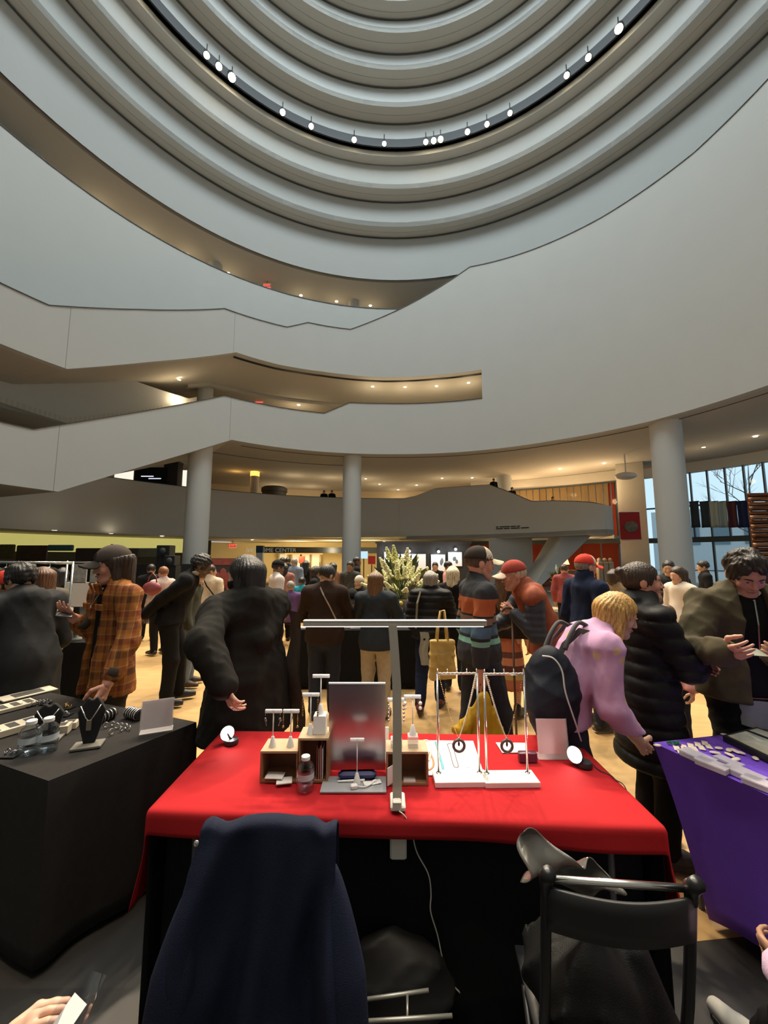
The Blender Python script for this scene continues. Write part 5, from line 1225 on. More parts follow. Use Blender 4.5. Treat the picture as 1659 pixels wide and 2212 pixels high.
# mirror-like metal panel with base plate
mb0 = onz(768, 1680, TZC); ms = mb0.y/850*1.035
pan = thing('metal_display_panel', 'upright brushed metal panel on a flat grey base plate', 'display panel', mb0)
MB().box((.004, .025, 90*ms), (113*ms, .004, 178*ms), 0, R(9)).build('panel', mat('mirror_metal', (.66, .64, .64), .30, 1, var=.03, scale=30), pan); MB().box((.004, .025-89*ms*math.sin(R(9)), 90*ms+89*ms*math.cos(R(9))), (113*ms, .008, .006)).build('top_edge', WHITEP, pan)
fb = onz(764, 1714, TZC); MB().box((-.002, (fb.y-mb0.y)/2, .003), (121*ms, abs(fb.y-mb0.y), .006)).build('base_plate', mat('grey_plate', (.36, .36, .37), .45, .3, var=.03), pan)
PBZ = TZC+.0065
tstand(onz(771, 1692, PBZ), 80, 28, 'earring stand on the grey base plate before the metal panel')
def pobj(name, label, cat, mb, m, loc, rz=0, smooth=True): o = mb.build(name, m, None, smooth, 40); o.location = loc; o.rotation_euler.z = rz; return tag(o, label, cat)
pobj('glasses_case', 'dark blue case lying before the metal panel', 'case', MB().box((0, 0, .017), (.165, .035, .034), 0, 0, .012), mat('dark_blue_case', (.015, .018, .10), .5), onz(772, 1682, PBZ), .03)
pobj('pen', 'black and white pen on the base plate', 'pen', MB().tube([(-.06, 0, .005), (.0, 0, .005), (.055, 0, .005)], [.003, .005, .005], 8), WHITEP, onz(760, 1689, PBZ), .08)
pobj('receipt', 'folded white slip on the base plate', 'paper', MB().grid(lambda u, v: ((u-.5)*.075, (v-.5)*.03, .002+.006*abs(u-.5)), 6, 2), PAPER, onz(804, 1692, PBZ), .25)
ad = thing('charging_adapter', 'white plug adapter with short curled cable on the base plate', 'adapter', onz(765, 1703, PBZ), .3)
MB().box((0, 0, .008), (.028, .022, .016), 0, 0, .003).build('plug', WHITEP, ad, True, 30); MB().tube(spline([Vector((.014, 0, .006)), Vector((.04, -.012, .006)), Vector((.07, -.002, .006)), Vector((.085, .012, .006))]), .0028, 6).build('cable', WHITEP, ad, True); MB().box((.092, .016, .006), (.022, .011, .008), .4, 0, .002).build('connector', WHITEP, ad)
# white board behind panel and printed sheets
bb = onz(775, 1664, TZC); bo = MB().box((0, 0, .0), (.265, .006, .16)); wb = pobj('white_board', 'white printed board standing behind the metal panel', 'board', bo, PAPER, bb+Vector((.005, .06, .082)), 0, False)
def bottle(p, h, r_, label, lab=(.55, .62, .70)):
    t = thing('water_bottle', label, 'bottle', p); PL = glass('clear_plastic', (.90, .93, .95), .30)
    pr = [(0, .004), (r_*.7, 0), (r_*.97, .008), (r_*.93, h*.12), (r_, h*.16), (r_*.93, h*.22), (r_, h*.27), (r_, h*.33), (r_*.96, h*.34), (r_*.96, h*.56), (r_, h*.57), (r_*.98, h*.66), (r_*.78, h*.78), (r_*.45, h*.86), (r_*.40, h*.90)]
    MB().lathe(pr, (0, 0, 0), 24).build('bottle_body', PL, t, True); MB().lathe([(0, .006), (r_*.9, .008), (r_*.9, h*.45), (0, h*.45)], (0, 0, 0), 20).build('water', glass('water', (.88, .92, .95), .12), t, True)
    MB().lathe([(r_*.975, h*.36), (r_*.975, h*.54)], (0, 0, 0), 24, R(40), R(230)).build('label', mat('bottle_label', lab, .5, var=.15, scale=40, alpha=.75), t, True)
    MB().lathe([(r_*.47, h*.885), (r_*.49, h*.89), (r_*.49, h*.985), (r_*.44, h), (0, h)], (0, 0, 0), 24).build('screw_cap', WHITEP, t, True, 40); return t
pb = onz(659, 1706, TZC); bottle(pb, 63*pb.y/850*1.03, 18*pb.y/850, 'small half-full water bottle in front of the tall crate')
# necklace stands
def nstand(bx, by, label, kind):
    b0 = onz(bx, by, TZC); s = b0.y/850*1.03; t = thing('necklace_stand', label, 'necklace stand', b0, .02, 'necklace stands with white slab bases'); w_ = 84*s; D_ = .10
    MB().box((0, D_/2, .011), (108*s, D_, .022), 0, 0, .0015).build('slab_base', MARB, t); h = 205*s
    for sx in (-1, 1):
        MB().tube([(sx*w_/2, D_*.75, .022), (sx*w_/2, D_*.75, h)], .0052, 10).build('post', SILV, t, True); MB().lathe([(0, .026), (.011, .024), (.012, .022)], (sx*w_/2, D_*.75, 0), 14).build('flange', SILV, t, True)
    MB().tube([(-w_/2-.004, D_*.75, h), (w_/2+.004, D_*.75, h)], .0052, 10).build('crossbar', SILV, t, True)
    for k in range(5): MB().tube([(-w_/2+w_*k/4*.98+.002, D_*.75, h), (-w_/2+w_*k/4*.98+.002, D_*.75, h+.022)], .0028, 8).build('peg', SILV, t, True)
    # necklace
    nk = thing('necklace', kind[1], 'necklace', b0, .02); yb = D_*.75-.008
    L_, R_, bot = Vector((-w_*.46, yb, h-.006)), Vector((w_*.46, yb, h-.006)), Vector(kind[2])
    def run(a, b_, n, r0, r1, sag=.02):
        m_ = MB()
        for i in range(n):
            q = i/(n-1); p = a.lerp(b_, q)+Vector((0, 0, -sag*math.sin(math.pi*q))); m_.sphere(p, r0+(r1-r0)*q, 7, 5)
        return m_
    tp = MB()
    for i in range(30): tp.sphere((-w_*.46+w_*.92*i/29, yb+.002, h+.004+.0012*math.sin(i*1.9)), .0032, 6, 4)
    tp.build('top_beads', MATS['pearl'], nk, True)
    if kind[0] == 'right': run(R_, bot, 44, .0052, .0024).build('pearl_strand', mat('warm_pearl', (.66, .58, .47), .3, var=0), nk, True); run(L_, bot, 44, .0022, .0022).build('fine_chain', GOLD, nk, True)
    else: run(L_, bot, 40, .0052, .0028).build('pearl_strand', MATS['warm_pearl'], nk, True); run(R_, bot, 34, .0024, .0022).build('bronze_strand', mat('bronze_beads', (.20, .13, .08), .35, .7, var=.5, scale=120), nk, True)
    ring = MB(); rr = .024
    ring.tube([bot+Vector((rr*math.sin(a), 0, -rr-.004+rr*math.cos(a))) for a in np.linspace(0, 2*math.pi, 25)], .0065, 8, False); ring.build('ring_pendant', mat('dark_ring', (.10, .065, .06), .4, var=.3, scale=80), nk, True)
    MB().sphere(bot+Vector((0, 0, -rr*.85)), (.005, .003, .011), 8, 6).build('drop', BLACK, nk, True); MB().sphere(bot+Vector((0, 0, .003)), .004).build('bail', SILV, nk, True)
    return t
sN = 1.66/850
nstand(1000, 1702, 'necklace stand at the left with a pearl strand', ('right', 'pearl strand necklace with dark ring pendant on the left stand', (.0, .0665, .165)))
nstand(1109, 1703, 'necklace stand at the right with beaded necklace', ('left', 'pearl and bronze necklace with dark ring pendant on the right stand', (.0, .0665, .165)))
# drawing board with straps
q0 = [onz(838, 1676, TZC), onz(1046, 1676, TZC), onz(1022, 1602, TZC), onz(846, 1600, TZC)]
b_ = MB(); b_.add([(p.x, p.y, p.z+z) for z in (0, .004) for p in q0], [(3, 2, 1, 0), (4, 5, 6, 7), (0, 1, 5, 4), (1, 2, 6, 5), (2, 3, 7, 6), (3, 0, 4, 7)]); tag(b_.build('display_sheet', mat('white_card', (.78, .76, .73), .6, var=.02)), 'white card sheet with bracelets and straps behind the necklace stands', 'sheet')
def strapobj(pts, r_, m, label, cat='bracelet', name='bracelet', closed=False):
    P = [onz(x, y, TZC+.004)+Vector((0, 0, r_*.35)) for x, y in pts]; sp_ = spline(P, 5); o = MB().tube(sp_, r_, 8); 
    o.v = [(x, y, TZC+.004+(z-TZC-.004)*.7) for x, y, z in o.v]; return tag(o.build(name, m, None, True), label, cat)
strapobj([(905, 1604), (922, 1600), (932, 1612), (930, 1630), (926, 1645)], .006, mat('beaded_cream', (.55, .47, .40), .5, var=.6, scale=150), 'curved beaded cream bracelet on the white sheet')
strapobj([(928, 1626), (935, 1640), (936, 1655), (926, 1664), (922, 1650), (926, 1630)], .005, mat('orange_leather', (.45, .16, .06), .6), 'orange leather strap on the white sheet')
strapobj([(941, 1603), (946, 1620), (952, 1640), (956, 1655), (958, 1668)], .006, mat('turquoise_strap', (.10, .32, .40), .5, var=.4, scale=60), 'turquoise strap on the white sheet')
strapobj([(966, 1608), (972, 1625), (977, 1645), (982, 1657), (990, 1656), (986, 1640), (982, 1625), (980, 1612), (974, 1606), (966, 1608)], .0022, mat('dark_cord', (.12, .08, .07), .7), 'dark looped cord on the white sheet')
strapobj([(1000, 1618), (1003, 1640), (1006, 1657), (1015, 1656), (1010, 1638), (1006, 1616)], .0022, mat('pale_blue_cord', (.40, .48, .52), .7), 'pale blue looped cord on the white sheet')
q1 = [onz(1085, 1627, TZC), onz(1143, 1626, TZC), onz(1134, 1606, TZC), onz(1071, 1605, TZC)]
b_ = MB(); b_.add([(p.x, p.y, p.z+z) for z in (0, .003) for p in q1], [(3, 2, 1, 0), (4, 5, 6, 7), (0, 1, 5, 4), (1, 2, 6, 5), (2, 3, 7, 6), (3, 0, 4, 7)]); tag(b_.build('display_card', MATS['white_card']), 'small white card behind the right necklace stand', 'card')
# acrylic sign with pink sheet, small purple box
def acr_sign(bx, by, wpx, hpx, label, pm, lean=.12, rz=0.0, z=TZC, lines=0):
    p = onz(bx, by, z); s = p.y/850*1.03; t = thing('acrylic_sign', label, 'sign', p, rz); w_, h = wpx*s, hpx*s
    AC = mat('sign_acrylic', (.85, .80, .80), .08, var=0, alpha=.28)
    f_ = lambda x, y, zz: (x, y+zz*math.sin(lean), .006+zz*math.cos(lean))
    a = MB(); a.add([f_(x, y, zz) for y in (-.004, -.001) for x, zz in ((-w_/2, 0), (w_/2, 0), (w_/2, h), (-w_/2, h))], [(0, 1, 2, 3), (7, 6, 5, 4), (0, 4, 5, 1), (1, 5, 6, 2), (2, 6, 7, 3), (3, 7, 4, 0)]); a.build('holder', AC, t)
    a = MB(); a.add([f_(x, y, zz) for y in (.0, .0012) for x, zz in ((-w_*.47, h*.10), (w_*.47, h*.10), (w_*.47, h*.985), (-w_*.47, h*.985))], [(0, 1, 2, 3), (7, 6, 5, 4), (0, 4, 5, 1), (1, 5, 6, 2), (2, 6, 7, 3), (3, 7, 4, 0)]); a.build('sheet', pm, t)
    MB().box((0, .03, .0015), (w_, .07, .003)).build('foot', AC, t)
    return t
acr_sign(1197, 1640, 61, 71, 'clear sign holder with a pink sheet on the red table', mat('pink_sheet', (.62, .27, .27), .6, var=.05), z=TZC)
acr_sign(307+30, 1582, 58, 59, 'clear sign holder with a white sheet on the black table', mat('lilac_white_sheet', (.60, .56, .60), .6, var=.03), .14, R(24), TZ+.006)
pobj('small_box', 'small plum-coloured box with pale rim near the right necklace stand', 'box', MB().box((0, 0, .022), (.085, .03, .044), 0, 0, .003), mat('plum_box', (.10, .025, .05), .3), onz(1140, 1645, TZC), 0)
# ================================================================== chairs, coat, things below and beside the stall
def PX(px, py, Y): return at(px, py, Y)
CHB = mat('black_chair_metal', (.012, .012, .013), .32, .2, var=0); CHP = mat('black_chair_plastic', (.009, .009, .010), .5, var=.1)
def folding_chair(label, loc, rz, w_=.42, bh=.86):
    t = thing('folding_chair', label, 'chair', loc, rz)     # faces +Y, back at y=0
    sx_ = w_/2
    for s in (-1, 1):
        MB().tube(spline([Vector((s*sx_, -.02, bh)), Vector((s*sx_, -.005, bh-.05)), Vector((s*sx_, .05, .62)), Vector((s*sx_*.98, .13, .42)), Vector((s*sx_*.96, .36, .02))], 5), .0125, 10).build('front_leg', CHB, t, True)
        MB().tube([(s*sx_*.93, .30, .44), (s*sx_*.93, .02, .02)], .0115, 10).build('rear_leg', CHB, t, True)
        MB().tube([(s*sx_, -.035, bh+.012), (s*sx_, -.012, bh-.012), (s*sx_, -.005, bh-.05)], [.016, .017, .013], 10).build('end_cap', SILV if False else CHB, t, True)
        MB().sphere((s*sx_, .30, .02), (.016, .018, .02), 8, 6).build('foot', CHP, t, True)
    MB().tube([(-sx_, -.006, bh-.02), (sx_, -.006, bh-.02)], .008, 8).build('top_rail', SILV, t, True)
    MB().grid(lambda u, v: ((u-.5)*w_, -.012-.03*math.sin(math.pi*u)+.012*v, bh-.03-v*.10), 14, 3).build('backrest', CHP, t, True).modifiers.new('t', 'SOLIDIFY').thickness = .008
    MB().grid(lambda u, v: ((u-.5)*w_*.96, .03+v*.38, .452-.012*math.sin(math.pi*u)*math.sin(math.pi*v)), 10, 8).build('seat', CHP, t, True).modifiers.new('t', 'SOLIDIFY').thickness = .02
    MB().tube([(-sx_*.93, .06, .09), (sx_*.93, .06, .09)], .008, 8).build('crossbar', CHB, t, True); MB().tube([(-sx_*.96, .31, .12), (sx_*.96, .31, .12)], .008, 8).build('crossbar', CHB, t, True)
    return t
A_, B_ = PX(1172, 1880, 1.04), PX(1490, 1888, 1.01); rzc = math.atan2(B_.y-A_.y, B_.x-A_.x); mid = (A_+B_)/2
folding_chair('black folding chair with a bare backrest at the right of the stall', (mid.x, mid.y, 0), rzc, (B_-A_).length*.97, mid.z)
A2, B2 = PX(452, 1775, 1.20), PX(722, 1778, 1.20); mid2 = (A2+B2)/2
folding_chair('folding chair hidden under the navy coat', (mid2.x, mid2.y+.045, 0), 0, (B2-A2).length*.90, mid2.z-.035)
# navy coat draped over the chair back
NCO = cloth('navy_coat', (.010, .013, .030), .8, var=.25, scale=10); hz = mid2.z; hw2 = (B2-A2).length/2
def coat(u, v):
    # u across -1..1, v from seat side (front) over the top to the hem at the camera side
    x = (u-.5)*2
    if v < .14:
        q = v/.14; y, z = .05-.05*q*.6, hz-.24*(1-q)
    elif v < .22:
        q = (v-.14)/.08; a = math.pi*q; y, z = -.008+.028*math.cos(a), hz+.004+.020*math.sin(a)
    else:
        q = (v-.22)/.78; y, z = -.036-.05*q-.02*math.sin(q*2), hz-q*(hz-.10)
    q = max(0, (v-.22)/.78); spread = 1+.30*q**.8+(.10*q if x < 0 else 0)
    z -= .012*(1-math.cos(x*3.1))*(1 if v < .25 else max(0, 1-q*2)); z += .010*math.exp(-((abs(x)-.93)/.10)**2)*(1 if v < .3 else 0)
    fold = .030*q**.5*(math.sin(x*6+1.5*math.sin(q*3))+.5*math.sin(x*13+2+q*2))+.014*math.sin(q*17+x*9)*math.exp(-((abs(x)-.7)/.3)**2)*(1-q)+.030*q*abs(x)**3
    # sleeves hanging at the sides come forward
    y -= fold+.05*math.exp(-((abs(x)-.88)/.16)**2)*min(1, q*3)
    return (mid2.x+x*hw2*1.05*spread+.010*math.sin(q*9+x*3), mid2.y+y, z)
cg = MB().grid(coat, 90, 110); co_ = cg.build('coat', NCO, None, True); tag(co_, 'dark navy coat draped over the chair in front of the red table', 'coat'); co_.modifiers.new('t', 'SOLIDIFY').thickness = .006
for s in (-1, 1):
    MB().tube(spline([Vector((mid2.x+s*hw2*1.00, mid2.y-.03, hz-.09)), Vector((mid2.x+s*hw2*1.14, mid2.y-.06, hz-.22)), Vector((mid2.x+s*hw2*1.26, mid2.y-.09, hz-.42)), Vector((mid2.x+s*hw2*1.33, mid2.y-.10, hz-.70))], 6), [.012+.046*min(1, i/9) for i in range(19)], 12).build('sleeve', NCO, co_, True)
p = PX(424, 1822, 1.12); MB().sphere(p, (.008, .004, .008), 8, 6).build('button', SILV, co_, True)
# dark jacket on the right chair, with snaps; plastic bag behind it
jx, jy = mid.x, mid.y
def jackf(P):
    d = ell(P, (.02, .20, .56), (.165, .14, .12)); d = smin(d, ell(P, (-.02, .10, .60), (.12, .07, .12)), .05); d = smin(d, rc(P, (.13, .16, .66), (.20, .10, .44), .05, .06), .04); return smax(d+crease(P, .030, 14, 8), .468-P[..., 2], .01)
V, Q = poly_field(jackf, (-.26, .0, .46), (.28, .38, .82), .012); jo = np_obj('jacket', V, Q, cloth('black_leather_jacket', (.006, .006, .006), .5, var=.3)); jo.location = (jx, jy, 0); tag(jo, 'crumpled black jacket lying on the right folding chair', 'jacket')
for x, y in ((1218, 1962), (1358, 1996)):
    q = PX(x, y, 1.10)-Vector((jx, jy, 0)); MB().lathe([(0, .004), (.006, .003), (.0085, 0), (.0085, -.003)], (0, 0, 0), 14).build('snap', SILV, jo, True, None, q).rotation_euler = (R(90), 0, 0)
def bag(u, v):
    a_ = PX(1130+u*200, 1800+u*95+v*(100-70*u), 1.14+.10*math.sin(u*3)*v); return a_+Vector((.01*math.sin(v*11+u*5), .035*math.sin(u*9+v*6), .006*math.sin(u*17)))
tag(MB().grid(bag, 30, 20).build('plastic_bag', mat('smoky_plastic', (.10, .095, .085), .18, var=.3, scale=12, alpha=.8), None, True), 'smoky grey plastic garment bag leaning behind the right chair', 'bag')
bpl = bpy.data.objects['plastic_bag']; bpl.modifiers.new('t', 'SOLIDIFY').thickness = .002
# trolley and bags under the table
tr = thing('wire_trolley', 'low wire trolley with pale bars on the floor under the table', 'trolley', (0, 0, 0))
TB = mat('pale_bar_metal', (.42, .40, .34), .4, .6, var=0)
for k, (x0, y0, x1, y1, Y) in enumerate(((760, 2163, 926, 2139, 1.43), (760, 2208, 977, 2194, 1.36))):
    MB().tube([PX(x0, y0, Y), PX(x1, y1, Y)], .0055, 8).build('bar', TB, tr, True)
MB().tube([PX(880, 2148, 1.425), PX(880, 2198, 1.37)], .004, 8).build('crossbar', TB, tr, True)
for x, y in ((700, 1.36), (975, 1.36), (700, 1.44), (925, 1.44)):
    q = at(x, 2160, y); MB().tube([(q.x, y, .0), (q.x, y, .13)], .005, 8).build('leg', TB, tr, True)
def lump(name, label, cat, c, r_, m, seed, amp=.03):
    def f(P): return smax(ell(P, (0, 0, r_[2]), r_), .002-P[..., 2], .01)+crease(P, amp, seed, 9)
    V, Q = poly_field(f, (-r_[0]-.06, -r_[1]-.06, 0), (r_[0]+.06, r_[1]+.06, r_[2]*2+.06), .014); o = np_obj(name, V, Q, m); o.location = c; return tag(o, label, cat)
q = onz(850, 2080, .0); lump('tote_bag', 'dark bag standing under the red table', 'bag', (q.x, 1.62, 0), (.20, .10, .17), mat('dark_bag', (.010, .009, .009), .6), 4, .02)
lump('plastic_sack', 'small clear crumpled sack on the trolley', 'bag', (at(850, 2170, 1.42).x, 1.47, .02), (.09, .05, .05), mat('clear_sack', (.28, .27, .25), .15, var=.2, alpha=.55), 9, .02)
# ---- goods on the black table
IV = mat('ivory_tray', (.50, .44, .34), .6, var=.06); VEL = mat('black_velvet', (.006, .006, .007), .95, var=0); STN = mat('grey_stone_base', (.13, .12, .10), .7)
LZ = TZ+.0065; ra_ = math.atan2(e1.y, e1.x)
def bust(bx, by, hpx, wpx, label):
    p = onz(bx, by, LZ); s = p.y/850*1.05; h, w_ = hpx*s, wpx*s; t = thing('necklace_bust', label, 'display bust', p, R(20))
    MB().box((0, 0, .006), (w_*1.0, .09, .012), 0, 0, .002).build('base', STN, t)
    def f(P):
        X = P.copy(); X[..., 0] = np.abs(X[..., 0]); z = P[..., 2]/h
        wd = np.interp(z, [0, .15, .45, .72, .85, 1.0], [.16, .24, .38, .46, .34, .16])*w_; d = np.maximum(X[..., 0]-wd, np.abs(P[..., 1]-.015-.06*z*h)-.012)
        return smax(smax(d, -P[..., 2]+.01, .004), smax(P[..., 2]-h, -(np.hypot(X[..., 0]*1.0, P[..., 2]-h*1.02)-w_*.0-.016), .004), .006)
    V, Q = poly_field(f, (-w_*.6, -.05, 0), (w_*.6, .10, h), .005); np_obj('velvet_form', V, Q, VEL, t)
    n = thing('pendant_necklace', 'silver pendant necklace on the '+label, 'necklace', p, R(20)); MB().tube([(-w_*.34, .0, h*.86), (-w_*.12, -.012, h*.62), (0, -.012, h*.52), (w_*.12, -.012, h*.62), (w_*.34, .0, h*.86)], .0028, 6).build('chain', SILV, n, True); MB().box((.0, -.014, h*.46), (.022, .004, .05), 0, 0, .001).build('pendant', mat('pewter', (.30, .27, .22), .4, .8, var=.1), n)
    return t
bust(190, 1612, 88, 50, 'tall black velvet bust near the front of the black table'); bust(98, 1600, 66, 52, 'shorter black velvet bust beside the water bottles')
def bracelets(bx, by, n, ax, r_, ln, label, gap=.0):
    p = onz(bx, by, LZ); t = thing('bracelet_roll', label, 'bracelet roll', p, ax)
    MB().tube([(-ln/2, 0, r_+.002), (ln/2, 0, r_+.002)], r_, 20).build('velvet_roll', VEL, t, True, 50)
    for k in range(n):
        x = -ln/2+ln*(k+.7)/(n+.4); c = thing('bangle', '%s silver bangle on the %s' % (['first', 'second', 'third', 'fourth', 'fifth', 'sixth'][k], label), 'bangle', p, ax, 'bangles on the '+label)
        MB().tube([(x, (r_+.005)*math.cos(a), r_+.003+(r_+.003)*math.sin(a)) for a in np.linspace(0, 2*math.pi, 25)], .0034+.0012*(k % 2), 6, False).build('band', SILV, c, True)
bracelets(230, 1556, 4, R(75), .026, .10, 'bracelet roll pointing at the camera'); bracelets(288, 1552, 6, R(-25), .026, .12, 'bracelet roll lying sideways')
rg = random.Random(4)
for k, (x, y) in enumerate(((228, 1572), (243, 1568), (240, 1588), (252, 1574), (262, 1571), (262, 1580), (272, 1575), (280, 1577))):
    p = onz(x, y, LZ); r_ = .009+.003*(k % 3 == 0)+(.005 if k in (2,) else 0); t = thing('finger_ring', ['leftmost silver ring in the cluster', 'second silver ring from the left in the cluster', 'large silver ring at the front of the cluster', 'silver ring behind the large front ring', 'silver ring at the back of the cluster', 'silver ring in the middle of the cluster', 'silver ring left of the last one in the cluster', 'rightmost silver ring in the cluster'][k]+' on the black table', 'ring', p, rg.uniform(0, 3), 'silver rings on the black table')
    MB().tube([(r_*math.cos(a), 0, r_+.003+r_*math.sin(a)) for a in np.linspace(0, 2*math.pi, 19)], .0032, 6, False).build('band', SILV, t, True); MB().sphere((0, 0, 2*r_+.004), (.006, .005, .004), 8, 6).build('stone', mat('grey_stone', (.16, .14, .15), .2, var=0), t, True)
def tray(bx, by, w_, d, rz, label, slots=3, h=.022):
    p = onz(bx, by, LZ); t = thing('ring_tray', label, 'tray', p, rz); MB().box((0, 0, h/2), (w_, d, h), 0, 0, .002).build('tray_body', IV, t)
    for k in range(slots): MB().box((-w_/2+w_*(k+.5)/slots, 0, h+.0006), (w_/slots*.55, d*.7, .0012)).build('slot', mat('tray_slot', (.05, .045, .04), .9, var=0), t)
    return t
tray(18, 1532, .26, .13, ra_, 'ivory slotted tray at the far left of the black table', 4); tray(60, 1500, .30, .14, ra_, 'flat ivory display board at the back of the black table', 1, .010); tray(25, 1580, .24, .12, ra_, 'ivory ring tray behind the water bottles', 3, .035); tray(133, 1583, .075, .07, R(20), 'small ivory ring box behind the tall bust', 1, .045); tray(152, 1572, .07, .06, R(20), 'smaller ivory ring box next to the tall bust', 1, .035)
for k, (x, y) in enumerate(((62, 1628), (100, 1622))):
    p = onz(x, y, LZ); bottle(p, 62*p.y/850*1.05, 19*p.y/850, ['left water bottle with blue label on the black table', 'right water bottle with blue label on the black table'][k], (.18, .38, .55))
def knick(bx, by, label, m, seed, n=9, sp_=.03):
    p = onz(bx, by, LZ); t = thing('jewellery_cluster', label, 'jewellery', p); r2 = random.Random(seed); b = MB()
    for k in range(n):
        a = r2.uniform(0, 6.3); d = r2.uniform(0, sp_); c = Vector((d*math.cos(a), d*math.sin(a), .012)); q_ = Vector((r2.uniform(-1, 1), r2.uniform(-1, 1), r2.uniform(-.5, .5))).normalized(); u_ = q_.orthogonal().normalized(); v_ = q_.cross(u_); rr = r2.uniform(.008, .014)
        b.tube([c+(u_*math.cos(x)+v_*math.sin(x))*rr for x in np.linspace(0, 6.283, 14)], .002, 5, False)
    b.build('links', m, t, True); MB().box((0, 0, .003), (.07, .06, .005), 0, 0, .001).build('pad', VEL, t); return t
knick(145, 1530, 'gold chain coil beside the tall bust on the black table', GOLD, 2); knick(95, 1520, 'dark silver chains on a pad at the back of the black table', MATS['dark_silver'], 3, 12, .04); knick(60, 1525, 'silver cuff links on a pad behind the shorter bust', SILV, 5, 9, .035); knick(140, 1545, 'silver earrings pile behind the small ring box', SILV, 7, 8); knick(25, 1632, 'dark beaded bracelets beside the left water bottle', MATS['dark_silver'], 8, 12, .04)
st_ = thing('wrapped_stone', 'crumpled pale and dark ornament on the ivory display board', 'ornament', onz(32, 1492, LZ+.01)); MB().sphere((0, 0, .022), (.026, .022, .022), 9, 6).build('dark_base', BLACK, st_, True); lz = lump
MB().sphere((0, 0, .05), (.028, .02, .016), 7, 5).build('pale_wrap', PAPER, st_)
# ---- goods on the purple table
PZ = TZ+.0065; CLB = mat('cloudy_plastic_box', (.66, .60, .68), .25, var=.05, alpha=.75); pr_ = math.atan2(s1.y, s1.x)
for k, (x, y, w_, d) in enumerate(((1508, 1642, .13, .07), (1540, 1660, .12, .06), (1610, 1680, .13, .07), (1640, 1700, .10, .06), (1575, 1655, .10, .05))):
    p = onz(x, y, PZ); t = thing('plastic_box', ['cloudy plastic bead box nearest the table corner', 'cloudy plastic box with a yellow tab', 'cloudy plastic box in the middle of the purple table edge', 'cloudy plastic box at the right photo edge', 'cloudy plastic box behind the one with the yellow tab'][k], 'box', p, pr_+R(90)+.15*(k % 2), 'plastic boxes on the purple table')
    MB().box((0, 0, .012), (d, w_, .024), 0, 0, .003).build('tub', CLB, t); MB().box((0, 0, .0255), (d*1.05, w_*1.03, .003)).build('lid', mat('clear_lid', (.7, .66, .72), .12, var=0, alpha=.4), t)
    if k == 1: MB().box((d*.2, -w_*.515, .014), (.016, .002, .016)).build('tab', mat('yellow_tab', (.55, .42, .05), .5, var=0), t)
SHL = mat('cream_card_tag', (.66, .57, .47), .6, var=.05)
rg = random.Random(9); words = ['first', 'second', 'third', 'fourth', 'fifth', 'sixth', 'seventh', 'eighth', 'ninth', 'tenth']
for k in range(10):
    x, y = 1462+k*7.6, 1617-k*1.35+(8 if k % 2 else 0); p = onz(x, y, PZ); o = MB().box((0, 0, .0015), (.026, .055, .003), 0, 0, .0008).build('jewellery_tag', SHL); o.location = p; o.rotation_euler.z = -.5+.1*math.sin(k*3); tag(o, '%s cream tag from the left in the row on the purple table' % words[k], 'tag', 'cream tags on the purple table')
for k, (x, y) in enumerate(((1553, 1618), (1575, 1622), (1588, 1624), (1600, 1628), (1545, 1628), (1590, 1642), (1632, 1640), (1576, 1632), (1570, 1590), (1420, 1612))):
    p = onz(x, y, PZ); o = MB().sphere((0, 0, .005), (.020+.004*(k % 3), .013, .005), 12, 6).build('shell_disc', mat('shell', (.68, .58, .50), .3, var=.1)); o.location = p; o.rotation_euler.z = k*.7
    tag(o, ['pale oval shell at the back left of the shell pile', 'pale shell in the centre of the shell pile', 'shell just right of the pile centre', 'round shell against the black tray', 'shell at the left of the pile beside the plastic boxes', 'lower shell in front of the pile', 'long shell beside the black tray corner', 'dark-edged shell under the pile centre', 'single shell behind the black tray', 'tiny pale tag at the corner of the purple table'][k], 'shell', 'shell pieces on the purple table')
p = onz(1457, 1609, PZ); t = thing('beaded_brooch', 'sparkling green beaded piece at the back of the purple table', 'brooch', p); b = MB(); rg = random.Random(3)
for k in range(26): b.sphere((rg.uniform(-.03, .03), rg.uniform(-.014, .014), .005+rg.uniform(0, .008)), .005, 6, 4)
b.build('beads', mat('green_gem', (.02, .16, .06), .12, var=.5, scale=90), t)
c4 = [onz(1562, 1600, PZ), onz(1672, 1655, PZ), onz(1760, 1625, PZ), onz(1635, 1582, PZ)]; t = thing('display_tray', 'black frame tray with grey insert on the purple table', 'tray')
def quadprism(P, z0, z1): return MB().add([(q.x, q.y, q.z+z) for z in (z0, z1) for q in P], [(3, 2, 1, 0), (4, 5, 6, 7), (0, 1, 5, 4), (1, 2, 6, 5), (2, 3, 7, 6), (3, 0, 4, 7)])
quadprism(c4, 0, .028).build('frame', BLACK, t); cc_ = sum(c4, Vector())/4; quadprism([q.lerp(cc_, .12) for q in c4], .028, .0295).build('insert', mat('grey_linen', (.36, .34, .28), .8, var=.12, scale=40), t)
bar_a, bar_b = c4[0].lerp(c4[3], .62), c4[1].lerp(c4[2], .62); MB().box(((bar_a+bar_b)/2)+Vector((0, 0, .032)), ((bar_b-bar_a).length*.9, .012, .006), math.atan2(bar_b.y-bar_a.y, bar_b.x-bar_a.x)).build('divider', BLACK, t)
